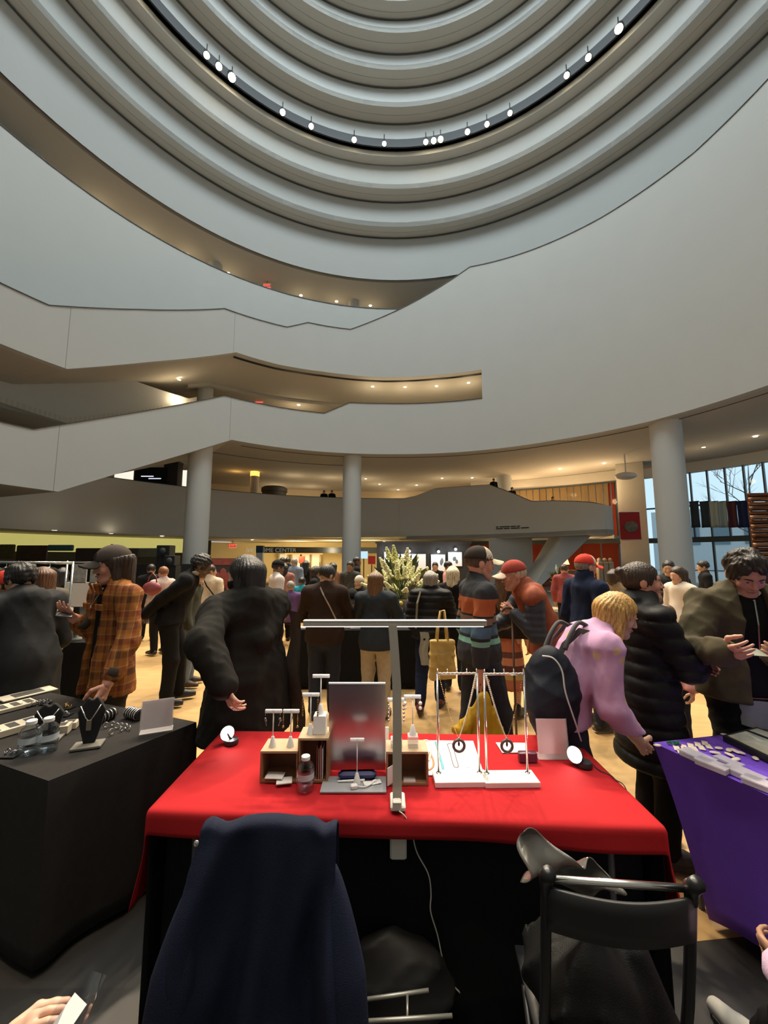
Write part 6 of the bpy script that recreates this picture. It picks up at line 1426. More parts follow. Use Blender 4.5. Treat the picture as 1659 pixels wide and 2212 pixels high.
# ---- things carried or worn
yj = None
def yellow(P):
    d = rc(P, (0, 0, .60), (-.05, .02, .30), .055, .12, ((0, 1, 0), .7)); d = smin(d, rc(P, (.02, 0, .58), (.10, .0, .16), .05, .13, ((0, 1, 0), .6)), .05); d = smin(d, rc(P, (-.04, 0, .52), (-.17, -.02, .40), .05, .055), .04); return d+crease(P*np.array([1.6, 1.6, .5]), .020, 11, 13)
V, Q = poly_field(yellow, (-.35, -.25, .0), (.35, .25, .72), .012); hp = at(1036, 1478, 3.02); o = np_obj('raincoat', V, Q, cloth('mustard_nylon', (.42, .25, .018), .55, var=.12)); o.location = (hp.x+.01, hp.y-.04, hp.z-.72+.02); tag(o, 'mustard yellow raincoat hanging from the hand of the striped man', 'coat')
# tote bag
tp = at(955, 1420, 4.35); t = thing('tote_bag', 'yellow canvas tote bag carried beside the flower table', 'bag', (tp.x, tp.y, 0), R(12)); z1 = at(955, 1382, 4.35).z; z0_ = at(955, 1468, 4.35).z
CAN = cloth('yellow_canvas', (.50, .36, .13), .85, var=.1)
def totef(P): return smax(smax(np.abs(P[..., 0])-.135-.03*(z1-P[..., 2]), np.abs(P[..., 1])-.035-.03*(z1-P[..., 2])*.8, .02), smax(P[..., 2]-z1, z0_-P[..., 2], .02), .015)+crease(P, .008, 5, 9)
V, Q = poly_field(totef, (-.24, -.14, z0_), (.24, .14, z1), .014); np_obj('bag_body', V, Q, CAN, t)
for y in (-.03, .03): MB().tube([(-.06, y, z1-.02), (-.045, y*.7, z1+.12), (-.01, y*.3, z1+.30), (.03, y*.3, z1+.31), (.05, y*.7, z1+.12), (.06, y, z1-.02)], .010, 6).build('handle', CAN, t, True)
MB().box((0, -.072, (z0_+z1)/2+.02), (.16, .002, .12)).build('print', cloth('faded_print', (.42, .31, .12), .9, var=.35, scale=25), t)
# backpack
def backpack(P):
    d = ell(P, (0, 0, .25), (.145, .105, .245)); d = smin(d, ell(P, (-.03, -.08, .19), (.105, .06, .15)), .04); return d+crease(P, .010, 21, 11)
V, Q = poly_field(backpack, (-.2, -.2, -.02), (.2, .2, .53), .010); bpp = at(1196, 1606, 2.16); bk = thing('backpack', 'black backpack slung on the blonde woman', 'backpack', (bpp.x, bpp.y, bpp.z), R(-14)); np_obj('pack_body', V, Q, cloth('navy_black_nylon', (.012, .014, .022), .5, var=.2), bk)
MB().tube(spline([Vector((-.05, -.105, .46)), Vector((.0, -.125, .455)), Vector((.035, -.135, .40)), Vector((.045, -.142, .30)), Vector((.085, -.125, .16)), Vector((.115, -.085, .06))]), .004, 6).build('reflective_piping', mat('pale_piping', (.5, .5, .5), .4, var=0), bk, True)
for s in (-1, 1): MB().tube(spline([Vector((.03+.05*s, .02, .47)), Vector((.07+.05*s, .05, .55)), Vector((.12+.05*s, .10, .60)), Vector((.17+.05*s, .14, .58))]), .012, 6).build('strap', mat('grey_webbing', (.06, .055, .06), .8), bk, True)
# cane
cp = at(1106, 1322, 3.55); t = thing('walking_cane', 'dark wooden cane held by the older man', 'cane', (cp.x, cp.y, 0)); CW = mat('cane_wood', (.10, .045, .025), .5)
MB().tube([(0, 0, .0), (0, 0, cp.z)], .010, 8).build('shaft', CW, t, True); MB().tube(spline([Vector((0, 0, cp.z-.02)), Vector((-.01, 0, cp.z+.03)), Vector((-.06, 0, cp.z+.035)), Vector((-.09, 0, cp.z))]), .012, 8).build('handle', CW, t, True); MB().lathe([(0, 0), (.015, 0), (.014, .03), (.01, .035)], (0, 0, 0), 10).build('rubber_tip', BLACK, t, True)
# card in the hands of the young man, card held by plaid man
cq = at(1624, 1408, 2.06); o = MB().box((0, 0, 0), (.115, .075, .002)).build('small_card', mat('greenish_card', (.20, .22, .17), .5)); o.location = cq; o.rotation_euler = (R(18), R(4), 0); tag(o, 'small grey-green card between the young man\'s hands', 'card')
cq = at(140, 1322, 2.74); o = MB().box((0, 0, 0), (.09, .15, .010), 0, 0, .002).build('dark_folder', mat('dark_folder', (.03, .028, .028), .5)); o.location = cq; o.rotation_euler = (R(20), R(12), R(40)); tag(o, 'dark flat case held by the man in plaid', 'case')
# ================================================================== LAMPS of the hall
rn_, zt_, r3_, h3_ = slot
LENS = emis('spot_lens', (1, .84, .56), 25)
ring_px = [(298, 12, 2), (445, 143, 1), (472, 160, 1.3), (500, 188, 2.2), (610, 258, 1.1), (672, 282, 1), (765, 310, 1), (830, 316, .6), (920, 319, 1), (937, 313, 1.3), (952, 312, 1.4), (1010, 296, 1.1), (1052, 273, .8), (1102, 252, .7), (1225, 175, .9), (1273, 155, 1), (1338, 80, 2)]
names_ = ['first', 'second', 'third', 'fourth', 'fifth', 'sixth', 'seventh', 'eighth', 'ninth', 'tenth', 'eleventh', 'twelfth', 'thirteenth', 'fourteenth', 'fifteenth', 'sixteenth', 'seventeenth']
for k, (px, py, sz) in enumerate(ring_px):
    rr = r3_-.18; a = oncyl(px, py, rr)[0]; p = Vector(pol(a, rr, zt_+.30)); t = thing('spotlight', '%s spotlight from the left on the dark lighting ring of the dome' % names_[k], 'spotlight', p, 0, 'spotlights on the lighting ring')
    d = (Vector((CX+.5*math.sin(k*1.7), CY-1+3.5*math.cos(k*2.3), 0))-p).normalized(); M = d.to_track_quat('Z', 'Y').to_matrix().to_4x4(); s = .16*(.7+.3*sz)
    hd = MB().lathe([(0, -2.2*s), (.8*s, -2*s), (s, -.2*s), (1.1*s, 0), (s, .02*s)], (0, 0, 0), 14); hd.v = [tuple(M @ Vector(v)) for v in hd.v]; hd.build('housing', BLACK, t, True)
    ln = MB().sphere((0, 0, 0), (s*.95, s*.95, s*.5), 12, 8); ln.v = [tuple(M @ Vector(v)) for v in ln.v]; ln.build('lens', LENS, t, True)
    MB().tube([(0, 0, .1), (0, 0, .7)], .03, 6).build('bracket', BLACK, t)
    light('SPOT', 'ring_spot', p+d*.25, 4700*sz, (1, .84, .62), p+d*10, .25, 48, .8)
for k in range(8):   # the ring goes on around the hall behind the camera
    a = math.pi+(k-3.5)*.42; rr = r3_-.18; p = Vector(pol(a, rr, zt_+.30)); t = thing('spotlight', '%s spotlight on the near side of the lighting ring, behind the viewer' % names_[k], 'spotlight', p, 0, 'spotlights on the lighting ring'); d = (Vector((CX, CY-2.5, 0))-p).normalized(); M = d.to_track_quat('Z', 'Y').to_matrix().to_4x4(); s = .16
    hd = MB().lathe([(0, -2.2*s), (.8*s, -2*s), (s, -.2*s), (1.1*s, 0), (s, .02*s)], (0, 0, 0), 14); hd.v = [tuple(M @ Vector(v)) for v in hd.v]; hd.build('housing', BLACK, t, True); ln = MB().sphere((0, 0, 0), (s*.95, s*.95, s*.5), 12, 8); ln.v = [tuple(M @ Vector(v)) for v in ln.v]; ln.build('lens', LENS, t, True)
    MB().tube([(0, 0, .1), (0, 0, .7)], .03, 6).build('bracket', BLACK, t); light('SPOT', 'ring_spot', p+d*.25, 2300, (1, .84, .62), p+d*10, .25, 46, .8)
DL = emis('downlight_lens', (1, .85, .60), 14)
def downlight(px, py, z, label, s=.085, e=0, slope=None):
    p = onz(px, py, z-.012) if slope is None else slope; t = thing('downlight', label, 'downlight', p, 0, 'recessed downlights'); MB().lathe([(s*1.25, .0), (s*1.25, -.012), (s, -.014), (s, 0)], (0, 0, 0), 16).build('rim', WHITEP, t, True, 40); MB().lathe([(0, -.004), (s, -.004)], (0, 0, 0), 16).build('lens', DL, t)
    if e: light('POINT', 'gallery_lamp', p+Vector((0, 0, -1.1)), e*.22, (1, .78, .48), None, .15)
sp3 = lambda px, py: np.interp(oncyl(px, py, 16)[0], *A_mid0)
for k, (px, py) in enumerate(((387, 820), (645, 875), (805, 835), (875, 836), (943, 834), (1012, 827))): downlight(px, py, sp3(px, py), 'downlight on the third-level soffit, %s from the left' % names_[k], .09, 170)
for k, (px, py) in enumerate(((210, 440), (310, 505), (405, 550), (493, 590), (650, 638), (727, 651), (800, 660))): downlight(px, py, zf0, 'downlight on the fourth-level ceiling, %s from the left' % names_[k], .11, 75)
for k, (px, py) in enumerate(((597, 1047), (635, 1026), (670, 1050), (715, 1031), (790, 1034), (820, 1046), (955, 1033), (1020, 1032), (1210, 1013), (1305, 1001), (1520, 966), (1632, 943), (900, 1048), (860, 1058))): downlight(px, py, zc3, 'downlight on the second-level ceiling, %s of fourteen' % names_[k], .09, 110 if k not in (10, 11) else 50)
for k, (px, py) in enumerate(((118, 1145), (240, 1152), (350, 1158), (545, 1166), (830, 1170))): downlight(px, py, zd0, 'downlight under the second-level parapet, %s from the left' % names_[k], .10, 25)
light('POINT', 'gallery_lamp', at(20, 240, 22)+Vector((-3, 2, 0)), 800, (1, .75, .42), None, .3)
for (px, d, z, e) in ((640, 30.5, 2.2, 160), (560, 29, 2.2, 90), (720, 30, 2.2, 110), (800, 29.0, 2.2, 90)): q = at(px, 1200, d); light('POINT', 'welcome_room_lamp', (q.x, d, z), e, (1, .80, .46), None, .25)
for (px, d, z, e) in ((1100, 28.2, 2.0, 60), (1250, 25.2, 2.0, 70), (1220, 27.0, 5.8, 150), (1300, 25.2, 5.8, 90), (1130, 29.5, 5.8, 150)): q = at(px, 1150, d); light('POINT', 'shop_lamp', (q.x, q.y, z), e, (1, .68, .36), None, .2)
RX = emis('exit_red', (1, .06, .04), 2.2)
for px, py, z, lb in ((577, 617, zf0, 'red exit sign on the fourth level'), (560, 864, 13.0, 'red exit sign on the third level'), (503, 1178, zd0, 'red exit sign under the second level')):
    d = {617: 26.5, 864: 26.0, 1178: 29.0}[py]; q = at(px, py, d); t = thing('exit_sign', lb, 'exit sign', q); MB().box((0, 0, 0), (.55, .1, .28)).build('housing', WHITEP, t); text('lettering', 'EXIT', .26, Matrix.Translation((0, -.056, 0)) @ Matrix.Rotation(R(90), 4, 'X'), RX, t); MB().box((0, 0, -.16), (.5, .08, .05)).build('red_glow', RX, t); MB().tube([(0, 0, .1), (0, 0, .5)], .02, 6).build('hanger', BLACK, t)
# ================================================================== BACKGROUND THINGS
# second level: kiosk, screen, lit pillar
q = at(552, 1042, 31); t = thing('lit_pillar', 'pale pillar with an orange glowing head on the second level', 'pillar', (at(550, 1042, 27.0).x, 27.0, zd0+.5)); MB().lathe([(.3, 0), (.3, zc3-zd0-.9)], (0, 0, 0), 20).build('shaft', mat('pale_pillar', (.6, .52, .42), .7), t, True); MB().lathe([(.31, zc3-zd0-.9), (.31, zc3-zd0-.55)], (0, 0, 0), 20).build('glowing_head', emis('amber_glow', (1, .52, .10), 1.6), t, True)
light('POINT', 'pillar_lamp', (q.x, 26.9, 7.2), 12, (1, .55, .15), None, .2)
q = at(586, 1062, 28.5); t = thing('round_kiosk', 'dark round kiosk behind the second-level parapet', 'kiosk', (q.x, 29.3, zd0+.5)); MB().lathe([(.88, 0), (.88, 3.1), (.95, 3.12), (.95, 3.4), (.8, 3.5), (0, 3.5)], (0, 0, 0), 28).build('drum', DARKW, t, True, 40)
q = at(326, 1030, 23.5); t = thing('display_screen', 'dark video screen with two lines of white text on the second level', 'screen', (q.x, q.y, q.z)); MB().box((0, 0, 0), (1.95, .12, 1.15)).build('panel', mat('screen_black', (.010, .012, .02), .25, var=0), t)
for k, (x, z, w_) in enumerate(((-.18, .02, .75), (.28, -.12, .75))): MB().box((x, -.065, z), (w_, .01, .05)).build('text_line', emis('screen_text', (.75, .82, 1), 1.2), t)
for px, w_, h, lb in ((374, .85, 1.5, 'dark tall cabinet beside the video screen'),): q = at(px, 1026, 23.8); t = thing('cabinet', lb, 'cabinet', (q.x, q.y, q.z-.75)); MB().box((0, 0, .75), (w_, .6, h)).build('body', DARKW, t); MB().box((0, 0, h), (w_*1.05, .64, .08)).build('cornice', BLACK, t)
for px, py, w_, h, lb in ((268, 1025, 1.15, 1.1, 'white lit panel left of the video screen'), (397, 1038, .4, 1.3, 'narrow white lit panel beside the thick left column')): q = at(px, py, 24.3); o = MB().box((0, 0, 0), (w_, .08, h)).build('light_panel', emis('panel_white', (1, .95, .78), .85)); o.location = q; tag(o, lb, 'light panel')
# dark display wall with framed pictures and clip lamps
dw = at(915, 1225, 14.0); t = thing('display_wall', 'black exhibition wall carrying framed pictures', 'display wall', (dw.x, 14.0, 0)); MB().box((0, 0, 1.1), (3.3, .12, 2.2)).build('panel', mat('black_panel', (.012, .013, .014), .7, var=.1), t); MB().box((0, -.02, 2.22), (3.4, .2, .06)).build('top_rail', BLACK, t)
for k, (x0, x1, y0, y1, lb) in enumerate(((830, 841, 1193, 1232, 'narrow white framed picture at the left of the black wall'), (848, 920, 1197, 1236, 'wide white framed picture behind the flowers'), (931, 962, 1198, 1240, 'white framed picture in the middle of the black wall'), (968, 998, 1193, 1223, 'white framed picture with a dark figure at the right of the black wall'))):
    a, b_ = at(x0, y0, 13.9), at(x1, y1, 13.9); c = (a+b_)/2; t = thing('framed_picture', lb, 'picture', c, 0, 'framed pictures on the black wall'); w_, h = b_.x-a.x, a.z-b_.z
    MB().box((0, 0, 0), (w_, .03, h)).build('print', mat('print_white', (.75, .76, .78), .6, var=.06, scale=3), t); MB().box((0, .02, 0), (w_+.06, .03, h+.06)).build('frame', BLACK, t)
    sh_ = MB(); r2 = random.Random(k)
    for j in range(3): sh_.sphere((r2.uniform(-.2, .3)*w_, -.017, r2.uniform(-.2, .2)*h), (.10*w_, .004, .16*h), 8, 5)
    sh_.build('motif', mat('print_dark', (.10, .12, .13), .6), t)
    l_ = thing('clip_lamp', 'clip lamp above the '+lb.replace(' with a dark figure', ''), 'lamp', (c.x, 13.75, a.z+.10), 0, 'clip lamps on the black wall'); MB().sphere((0, 0, 0), .045, 10, 7).build('bulb', emis('clip_bulb', (.95, .97, 1), 12), l_, True); MB().tube([(0, 0, .02), (0, .12, .06), (0, .25, .03)], .012, 6).build('arm', BLACK, l_); light('POINT', 'clip_light', (c.x, 13.55, a.z+.05), 7, (.95, .97, 1), None, .04)
# flower arrangement on a pedestal table
fp = at(866, 1330, 6.9); FZ = .75
ft = thing('flower_table', 'round dark table carrying the flower arrangement', 'table', (fp.x, 6.9, 0)); MB().lathe([(.42, 0), (.40, .6), (.40, .74), (.41, .75), (0, .75)], (0, 0, 0), 24).build('draped_top', SKB, ft, True, 40)
fv = thing('flower_arrangement', 'tall arrangement of cream snapdragons and greenery', 'flowers', (fp.x, 6.9, FZ)); MB().lathe([(.10, 0), (.15, .1), (.14, .22), (.11, .25)], (0, 0, 0), 20).build('vase', mat('grey_vase', (.14, .12, .10), .5), fv, True)
CR = mat('cream_blossom', (.72, .70, .42), .7, var=.2, scale=30); CRY = mat('yellow_green_blossom', (.56, .57, .22), .7, var=.25, scale=30); LF = mat('dark_leaf', (.035, .06, .02), .6, var=.4, scale=10); ST = mat('stem_green', (.08, .12, .03), .6)
rg = random.Random(5)
for k in range(34):
    a = k*2.4; lev = k/33; el = .25+1.15*lev; ln = .34+.30*rg.random()+.15*lev; d = Vector((math.cos(a)*math.cos(el), math.sin(a)*math.cos(el)*.8, math.sin(el))); e = Vector((0, 0, .24))+d*ln; stp = MB().tube([(0, 0, .2), Vector((0, 0, .24))+d*ln*.6, e], .005, 5).build('stem', ST, fv)
    b = MB(); n = 7
    for j in range(n):
        f_ = j/(n-1); r_ = .040*(1-f_*.7)
        for q_ in range(3): aa = q_*2.1+j*.9; b.sphere(e+d*(f_*.20-.05)+Vector((math.cos(aa)*r_, math.sin(aa)*r_, 0)), (.030*(1-.5*f_), .030*(1-.5*f_), .022), 6, 4)
    b.build('blossom', CR if k % 3 else CRY, stp, True)
for k in range(18):
    a = k*2.1+.5; el = rg.uniform(.1, 1.45); ln = rg.uniform(.3, .75); d = Vector((math.cos(a)*math.cos(el), math.sin(a)*math.cos(el)*.8, math.sin(el))); s_ = d.cross(Vector((0, 0, 1))).normalized(); p0 = Vector((0, 0, .24))+d*ln*.5; p1 = Vector((0, 0, .24))+d*ln; up_ = s_.cross(d)
    MB().add([p0, p0.lerp(p1, .45)+s_*.026-up_*.012, p0.lerp(p1, .45)-s_*.026-up_*.012, p1, p0.lerp(p1, .45)+up_*.01], [(0, 1, 4), (0, 4, 2), (1, 3, 4), (4, 3, 2)]).build('leaf', LF, fv)
tk = thing('flower_arrangement', 'taller greenery spray behind the cream flowers', 'flowers', (fp.x+.06, 7.7, .75)); MB().lathe([(.09, 0), (.12, .1), (.10, .35)], (0, 0, 0), 16).build('vase', MATS['grey_vase'], tk, True); MB().lathe([(.30, -.75), (.30, -.02), (.31, 0), (0, 0)], (0, 0, 0), 20).build('pedestal', SKB, tk, True, 40)
for k in range(36):
    a = k*2.4; el = .5+rg.random()*.95; ln = rg.uniform(.35, .72); d = Vector((math.cos(a)*math.cos(el), math.sin(a)*math.cos(el)*.6, math.sin(el))); s_ = d.cross(Vector((0, 1, 0.2))).normalized(); p0 = Vector((0, 0, .35)); p1 = p0+d*ln; MB().tube([p0, p1], .004, 4).build('stem', ST, tk); m_ = p0.lerp(p1, .75); up_ = s_.cross(d)
    MB().add([p0.lerp(p1, .45), m_+s_*.05, m_-s_*.05, p1+d*.06, m_+up_*.015], [(0, 1, 4), (0, 4, 2), (1, 3, 4), (4, 3, 2)]).build('leaf', LF if k % 2 else mat('olive_leaf', (.12, .14, .04), .6, var=.3), tk)
    if k % 4 == 0: MB().sphere(p1, (.03, .03, .04), 7, 5).build('blossom', CR, tk, True)
for k, (x, y) in enumerate(((862, 1312), (866, 1303))):
    c = at(x, y, 6.35); o = MB().sphere((0, 0, 0), .033 if k else .036, 12, 8).build('lemon', mat('lemon_yellow', (.72, .48, .03), .5, var=.1), None, True); o.location = c; tag(o, ['lower yellow lemon in the glass by the flowers', 'upper yellow lemon by the flowers'][k], 'lemon')
c = at(860, 1322, 6.35); gt = thing('glass_bowl', 'clear glass bowl with lemons by the flowers', 'bowl', (c.x, 6.35, c.z-.06)); MB().lathe([(0, 0), (.05, 0), (.075, .08), (.078, .13), (.074, .13), (.07, .08), (.045, .01), (0, .01)], (0, 0, 0), 20).build('bowl_body', glass('bowl_glass', (.9, .9, .85), .3), gt, True)
sd = thing('side_table', 'small grey-draped table with the glass bowl', 'table', (c.x+.12, 6.4, 0)); MB().box((0, 0, (c.z-.06)/2), (.55, .4, c.z-.062), 0, 0, .01).build('draped_body', mat('grey_drape', (.10, .09, .08), .9), sd)
MB().box((0, 0, c.z-.061), (.58, .43, .006)).build('table_top', mat('grey_drape', (.10, .09, .08), .9), sd)
# goods on the middle table
for k, (x, y, lb) in enumerate(((652, 1358, 'white card pile at the left end of the craft table'), (748, 1356, 'white booklet on the craft table between the two women'), (770, 1357, 'white leaflet on the craft table near the navy jacket'))): o = MB().box((0, 0, .012), (.16, .10, .024), .1*k).build('booklet', PAPER); o.location = onz(x, y, TZ+.01); tag(o, lb, 'booklet')
# clothing rack at the left
a, b_ = at(-120, 1213, 5.2), at(158, 1216, 5.2); t = thing('clothes_rack', 'chrome clothes rail at the left behind the shoppers', 'clothes rack', (0, 0, 0)); CH = mat('chrome', (.7, .7, .68), .15, 1, var=0)
MB().tube([a, b_], .016, 8).build('rail', CH, t, True)
for q in (Vector((b_.x, 5.2, 0)), Vector((a.x, 5.2, 0))): MB().tube([(q.x, 5.2, .05), (q.x, 5.2, a.z)], .014, 8).build('upright', CH, t, True); MB().tube([(q.x, 4.9, .03), (q.x, 5.5, .03)], .014, 8).build('foot', CH, t, True)
for k in range(7):
    x = a.x+.25+k*.19; g = thing('hanging_garment', '%s dark garment hanging on the chrome rail from the left' % names_[k], 'garment', (x, 5.2, a.z-.02), 0, 'garments on the chrome rail'); cm = [DARKO, BLK, cloth('dark_teal', (.012, .03, .035)), CHAR, DBRN, cloth('slate_green', (.03, .04, .035)), BLK][k]
    def gf(P): return rc(P, (0, 0, -.12), (0, 0, -.85), .07, .10, ((1, 0, 0), .5))*1.0+smax(-P[..., 2]*0, np.abs(P[..., 0])-.07, .01)*0+crease(P*np.array([1, 2, .3]), .012, k+40, 14)
    def gf2(P): q = P.copy(); q[..., 1] *= .35; return rc(q, (0, 0, -.10), (0, 0, -.85), .05, .075)+crease(P*np.array([1, 2, .3]), .010, k+40, 14)
    V, Q = poly_field(gf2, (-.13, -.28, -1.0), (.13, .28, -.02), .024); np_obj('garment_body', V, Q, cm, g); MB().tube([(0, 0, .02), (0, 0, -.05), (0, -.16, -.10), (0, .16, -.10), (0, 0, -.05)], .004, 5).build('hanger', CH, g)
# booth behind the plaid man: dark table, white panel, grid stand, standing sign
bq = at(150, 1330, 4.6); 
def BQ(a_, b__, z=TZ): return Vector((bq.x-.75+a_*1.0, 4.6+b__*.6, z))
covered_table('display_table', 'dark booth table left of the plaid man', BQ, None); fitted(BQ, SKB, 'black cloth on the booth table left of the plaid man', None)
for k, (x, lb) in enumerate(((-.35, 'black velvet bust on the booth table at the left'), (-.12, 'grey velvet bust on the booth table'))):
    t = thing('necklace_bust', lb, 'display bust', (bq.x+x+.1, 4.75, TZ+.006)); MB().lathe([(.06, 0), (.06, .02), (.02, .03), (.03, .08), (.07, .16), (.05, .22), (.022, .25), (0, .26)], (0, 0, 0), 18).build('velvet_form', VEL if k == 0 else mat('grey_velvet', (.16, .17, .15), .9), t, True)
    MB().tube([(.055*math.cos(a_), -.055*abs(math.sin(a_))-.005, .20-.05*abs(math.sin(a_))) for a_ in np.linspace(0, math.pi, 12)], .005, 6).build('beads', SILV, t)
q = at(186, 1278, 6.0); t = thing('grid_stand', 'chrome frame stand with a white panel and prints behind the cap brim', 'display stand', (q.x, 6.0, 0))
for sx in (-.32, .32): MB().tube([(sx, 0, 0), (sx, 0, 1.66)], .014, 8).build('post', CH, t, True)
MB().tube([(-.32, 0, 1.64), (.32, 0, 1.64)], .012, 8).build('rail', CH, t, True); MB().box((0, .01, 1.16), (.60, .02, .36)).build('white_panel', PAPER, t); MB().box((-.12, .01, 1.47), (.2, .02, .28)).build('print', mat('grey_print', (.3, .3, .29), .7, var=.7, scale=20), t); MB().box((.14, .01, 1.47), (.2, .02, .28)).build('print', mat('grey_print', (.3, .3, .29), .7), t)
q = onz(150, 1440, 0); t = thing('standing_sign', 'grey standing sign on the floor behind the black table', 'sign', (q.x+.05, q.y+.4, 0), R(10)); MB().box((0, 0, .32), (.18, .03, .62), 0, R(-12)).build('board', mat('pale_grey_board', (.42, .42, .41), .5), t); MB().box((0, .12, .30), (.16, .02, .60), 0, R(14)).build('back_leg', DGREY, t)
# stage side: speakers, brown bundles, teal panel, dark rail
for k, (x0, x1, y0, y1, d, m_, nm, lb, ct) in enumerate(((345, 372, 1178, 1202, 16, BLACK, 'loudspeaker', 'black loudspeaker beside the yellow-green cove', 'speaker'), (362, 383, 1200, 1222, 15.6, mat('black_case', (.015, .016, .018), .5), 'equipment_case', 'black equipment case under the loudspeaker', 'case'))):
    a, b_ = at(x0, y0, d), at(x1, y1, d); t = thing(nm, lb, ct, ((a.x+b_.x)/2, d, b_.z)); MB().box((0, 0, (a.z-b_.z)/2), (b_.x-a.x, .45, a.z-b_.z), 0, 0, .02).build('cabinet', m_, t); MB().lathe([(.12, -.0), (.10, .02), (.03, .04), (0, .04)], (0, 0, 0), 16).build('cone' if k == 0 else 'latch', DGREY, t, True, None, (0, -.24, (a.z-b_.z)/2)).rotation_euler = (R(90), 0, 0)
    MB().box((0, 0, -b_.z/2), (.5, .4, b_.z)).build('stand', BLACK, t)
for k, (x0, x1, y0, y1, m_, lb) in enumerate(((0, 30, 1176, 1206, mat('ochre_dark', (.09, .065, .02), .8, var=.5, scale=3), 'dark ochre panel at the left edge below the cove'), (38, 100, 1178, 1212, mat('brown_bundle', (.055, .028, .018), .8, var=.6, scale=4), 'dark brown woven panel below the cove'), (104, 158, 1177, 1190, mat('teal_panel', (.035, .12, .13), .7), 'teal panel below the cove'), (165, 300, 1184, 1212, mat('umber_panel', (.045, .028, .018), .8, var=.6, scale=4), 'long umber panel below the cove'), (300, 345, 1184, 1205, mat('khaki_panel', (.08, .07, .035), .8, var=.4, scale=4), 'dull khaki panel left of the loudspeaker'))):
    a, b_ = at(x0, y0, 17.5), at(x1, y1, 17.5); o = MB().box((0, 0, 0), (b_.x-a.x, .12, a.z-b_.z), 0, 0, .03).build('wall_panel', m_); o.location = ((a.x+b_.x)/2, 17.5, (a.z+b_.z)/2); tag(o, lb, 'panel')
MB().box((at(150, 1200, 17.8).x, 17.9, .7), (13, .3, 1.4)).build('wall_stage', DARKW); struct(bpy.data.objects['wall_stage'])
# mural and yellow easel
a, b_ = at(428, 1206, 9.2), at(508, 1292, 9.2); t = thing('mural_screen', 'dark screen with red and white painted figures beyond the cream top', 'screen', ((a.x+b_.x)/2, 9.2, 0)); zc_ = (a.z+b_.z)/2; MB().box((0, 0, zc_), (b_.x-a.x, .06, a.z-b_.z)).build('panel', mat('mural_dark', (.03, .028, .035), .7), t); MB().box((0, -.03, a.z-.08), (b_.x-a.x, .02, .14)).build('border', mat('mural_red', (.22, .05, .05), .7, var=.6, scale=14), t)
for k in range(5): MB().sphere((-.32+k*.16, -.035, zc_-.08+.07*(k % 2)), (.11, .012, .24), 8, 6).build('figure', MATS['mural_red'], t, True)
for sx in (-.35, .35): MB().box((sx, 0, b_.z/2), (.05, .05, b_.z)).build('leg', DGREY, t)
q = onz(437, 1425, 0); t = thing('easel', 'yellow wooden easel between the bending man and the black coat', 'easel', (q.x, q.y, 0)); YE = mat('yellow_wood', (.55, .38, .13), .6)
for x0, x1, y1 in ((-.06, .02, 0), (.10, .05, 0), (.02, .03, .30)): MB().tube([(x0, y1, 0), (x1, y1*.1, .92)], .016, 8).build('leg', YE, t, True)
MB().box((.03, -.02, .45), (.20, .02, .03)).build('ledge', YE, t); MB().sphere((.035, 0, .93), (.03, .02, .03), 8, 6).build('top_joint', YE, t)
q = onz(418, 1432, 0); t = thing('walking_cane', 'thin red-brown cane standing left of the yellow easel', 'cane', (q.x, q.y, 0)); MB().tube([(.0, 0, 0), (-.05, 0, .70)], .010, 8).build('shaft', CW, t, True); MB().tube([(-.05, 0, .70), (-.06, 0, .74), (-.10, 0, .75)], .012, 8).build('handle', CW, t, True)
# red handbag and striped cane far left
q = at(332, 1268, 7.0); t = thing('handbag', 'dark red handbag carried behind the bending man', 'bag', (q.x, 6.95, q.z-.12)); MB().sphere((0, 0, .10), (.17, .08, .12), 12, 8).build('bag_body', mat('dark_red_leather', (.20, .035, .04), .5), t, True); MB().tube([(-.08, 0, .18), (-.06, 0, .30), (.0, 0, .36), (.06, 0, .30), (.08, 0, .18)], .010, 6).build('handle', mat('dark_red_leather', (.20, .035, .04), .5), t, True)
q = at(346, 1240, 7.3); t = thing('striped_cane', 'black and white striped cane with curved handle', 'cane', (q.x, 7.3, 0)); MB().tube(spline([Vector((0, 0, .0)), Vector((0, 0, 1.40)), Vector((.02, 0, 1.48)), Vector((.06, 0, 1.50)), Vector((.09, 0, 1.44))]), .014, 8).build('shaft', zramp('striped_cane_paint', [(0, (.02, .02, .02)), (1.1, (.7, .65, .6)), (1.18, (.02, .02, .02)), (1.24, (.7, .65, .6)), (1.30, (.02, .02, .02)), (1.36, (.7, .65, .6)), (1.42, (.02, .02, .02)), (1.46, (.7, .65, .6))]), t, True)
# welcome centre details: blue kiosk, orange strip, posters, lit room
q = at(570, 1200, 26.0); t = thing('info_pillar', 'blue-topped white information pillar covering part of the sign', 'pillar', (q.x, 25.2, 0)); MB().box((0, 0, 1.0), (.42, .3, 2.0)).build('white_body', WHITEP, t); MB().box((0, 0, 2.2), (.44, .32, .45)).build('blue_top', mat('deep_blue', (.015, .06, .11), .6), t)
a, b_ = at(615, 1196, 32), at(697, 1204, 32); o = MB().box((0, 0, 0), (b_.x-a.x, .08, .28)).build('orange_sign', emis('orange_sign', (1, .52, .10), .9)); o.location = ((a.x+b_.x)/2, 32, 2.05); tag(o, 'long orange lit strip above the doors of the welcome room', 'sign')
for k, (px, lb) in enumerate(((652, 'red poster beside the welcome doors'), (803, 'red poster right of the middle column'))): q = at(px, 1214, 27 if k else 31); o = MB().box((0, 0, 0), (.5, .04, .55)).build('poster', mat('red_poster', (.65, .06, .03), .6, var=.2, emit=(.7, .05, .03), estr=.15)); MB().box((0, 0, -.9), (.06, .05, 1.2)).build('post', DGREY, o); o.location = (q.x, q.y, 1.5); tag(o, lb, 'poster')
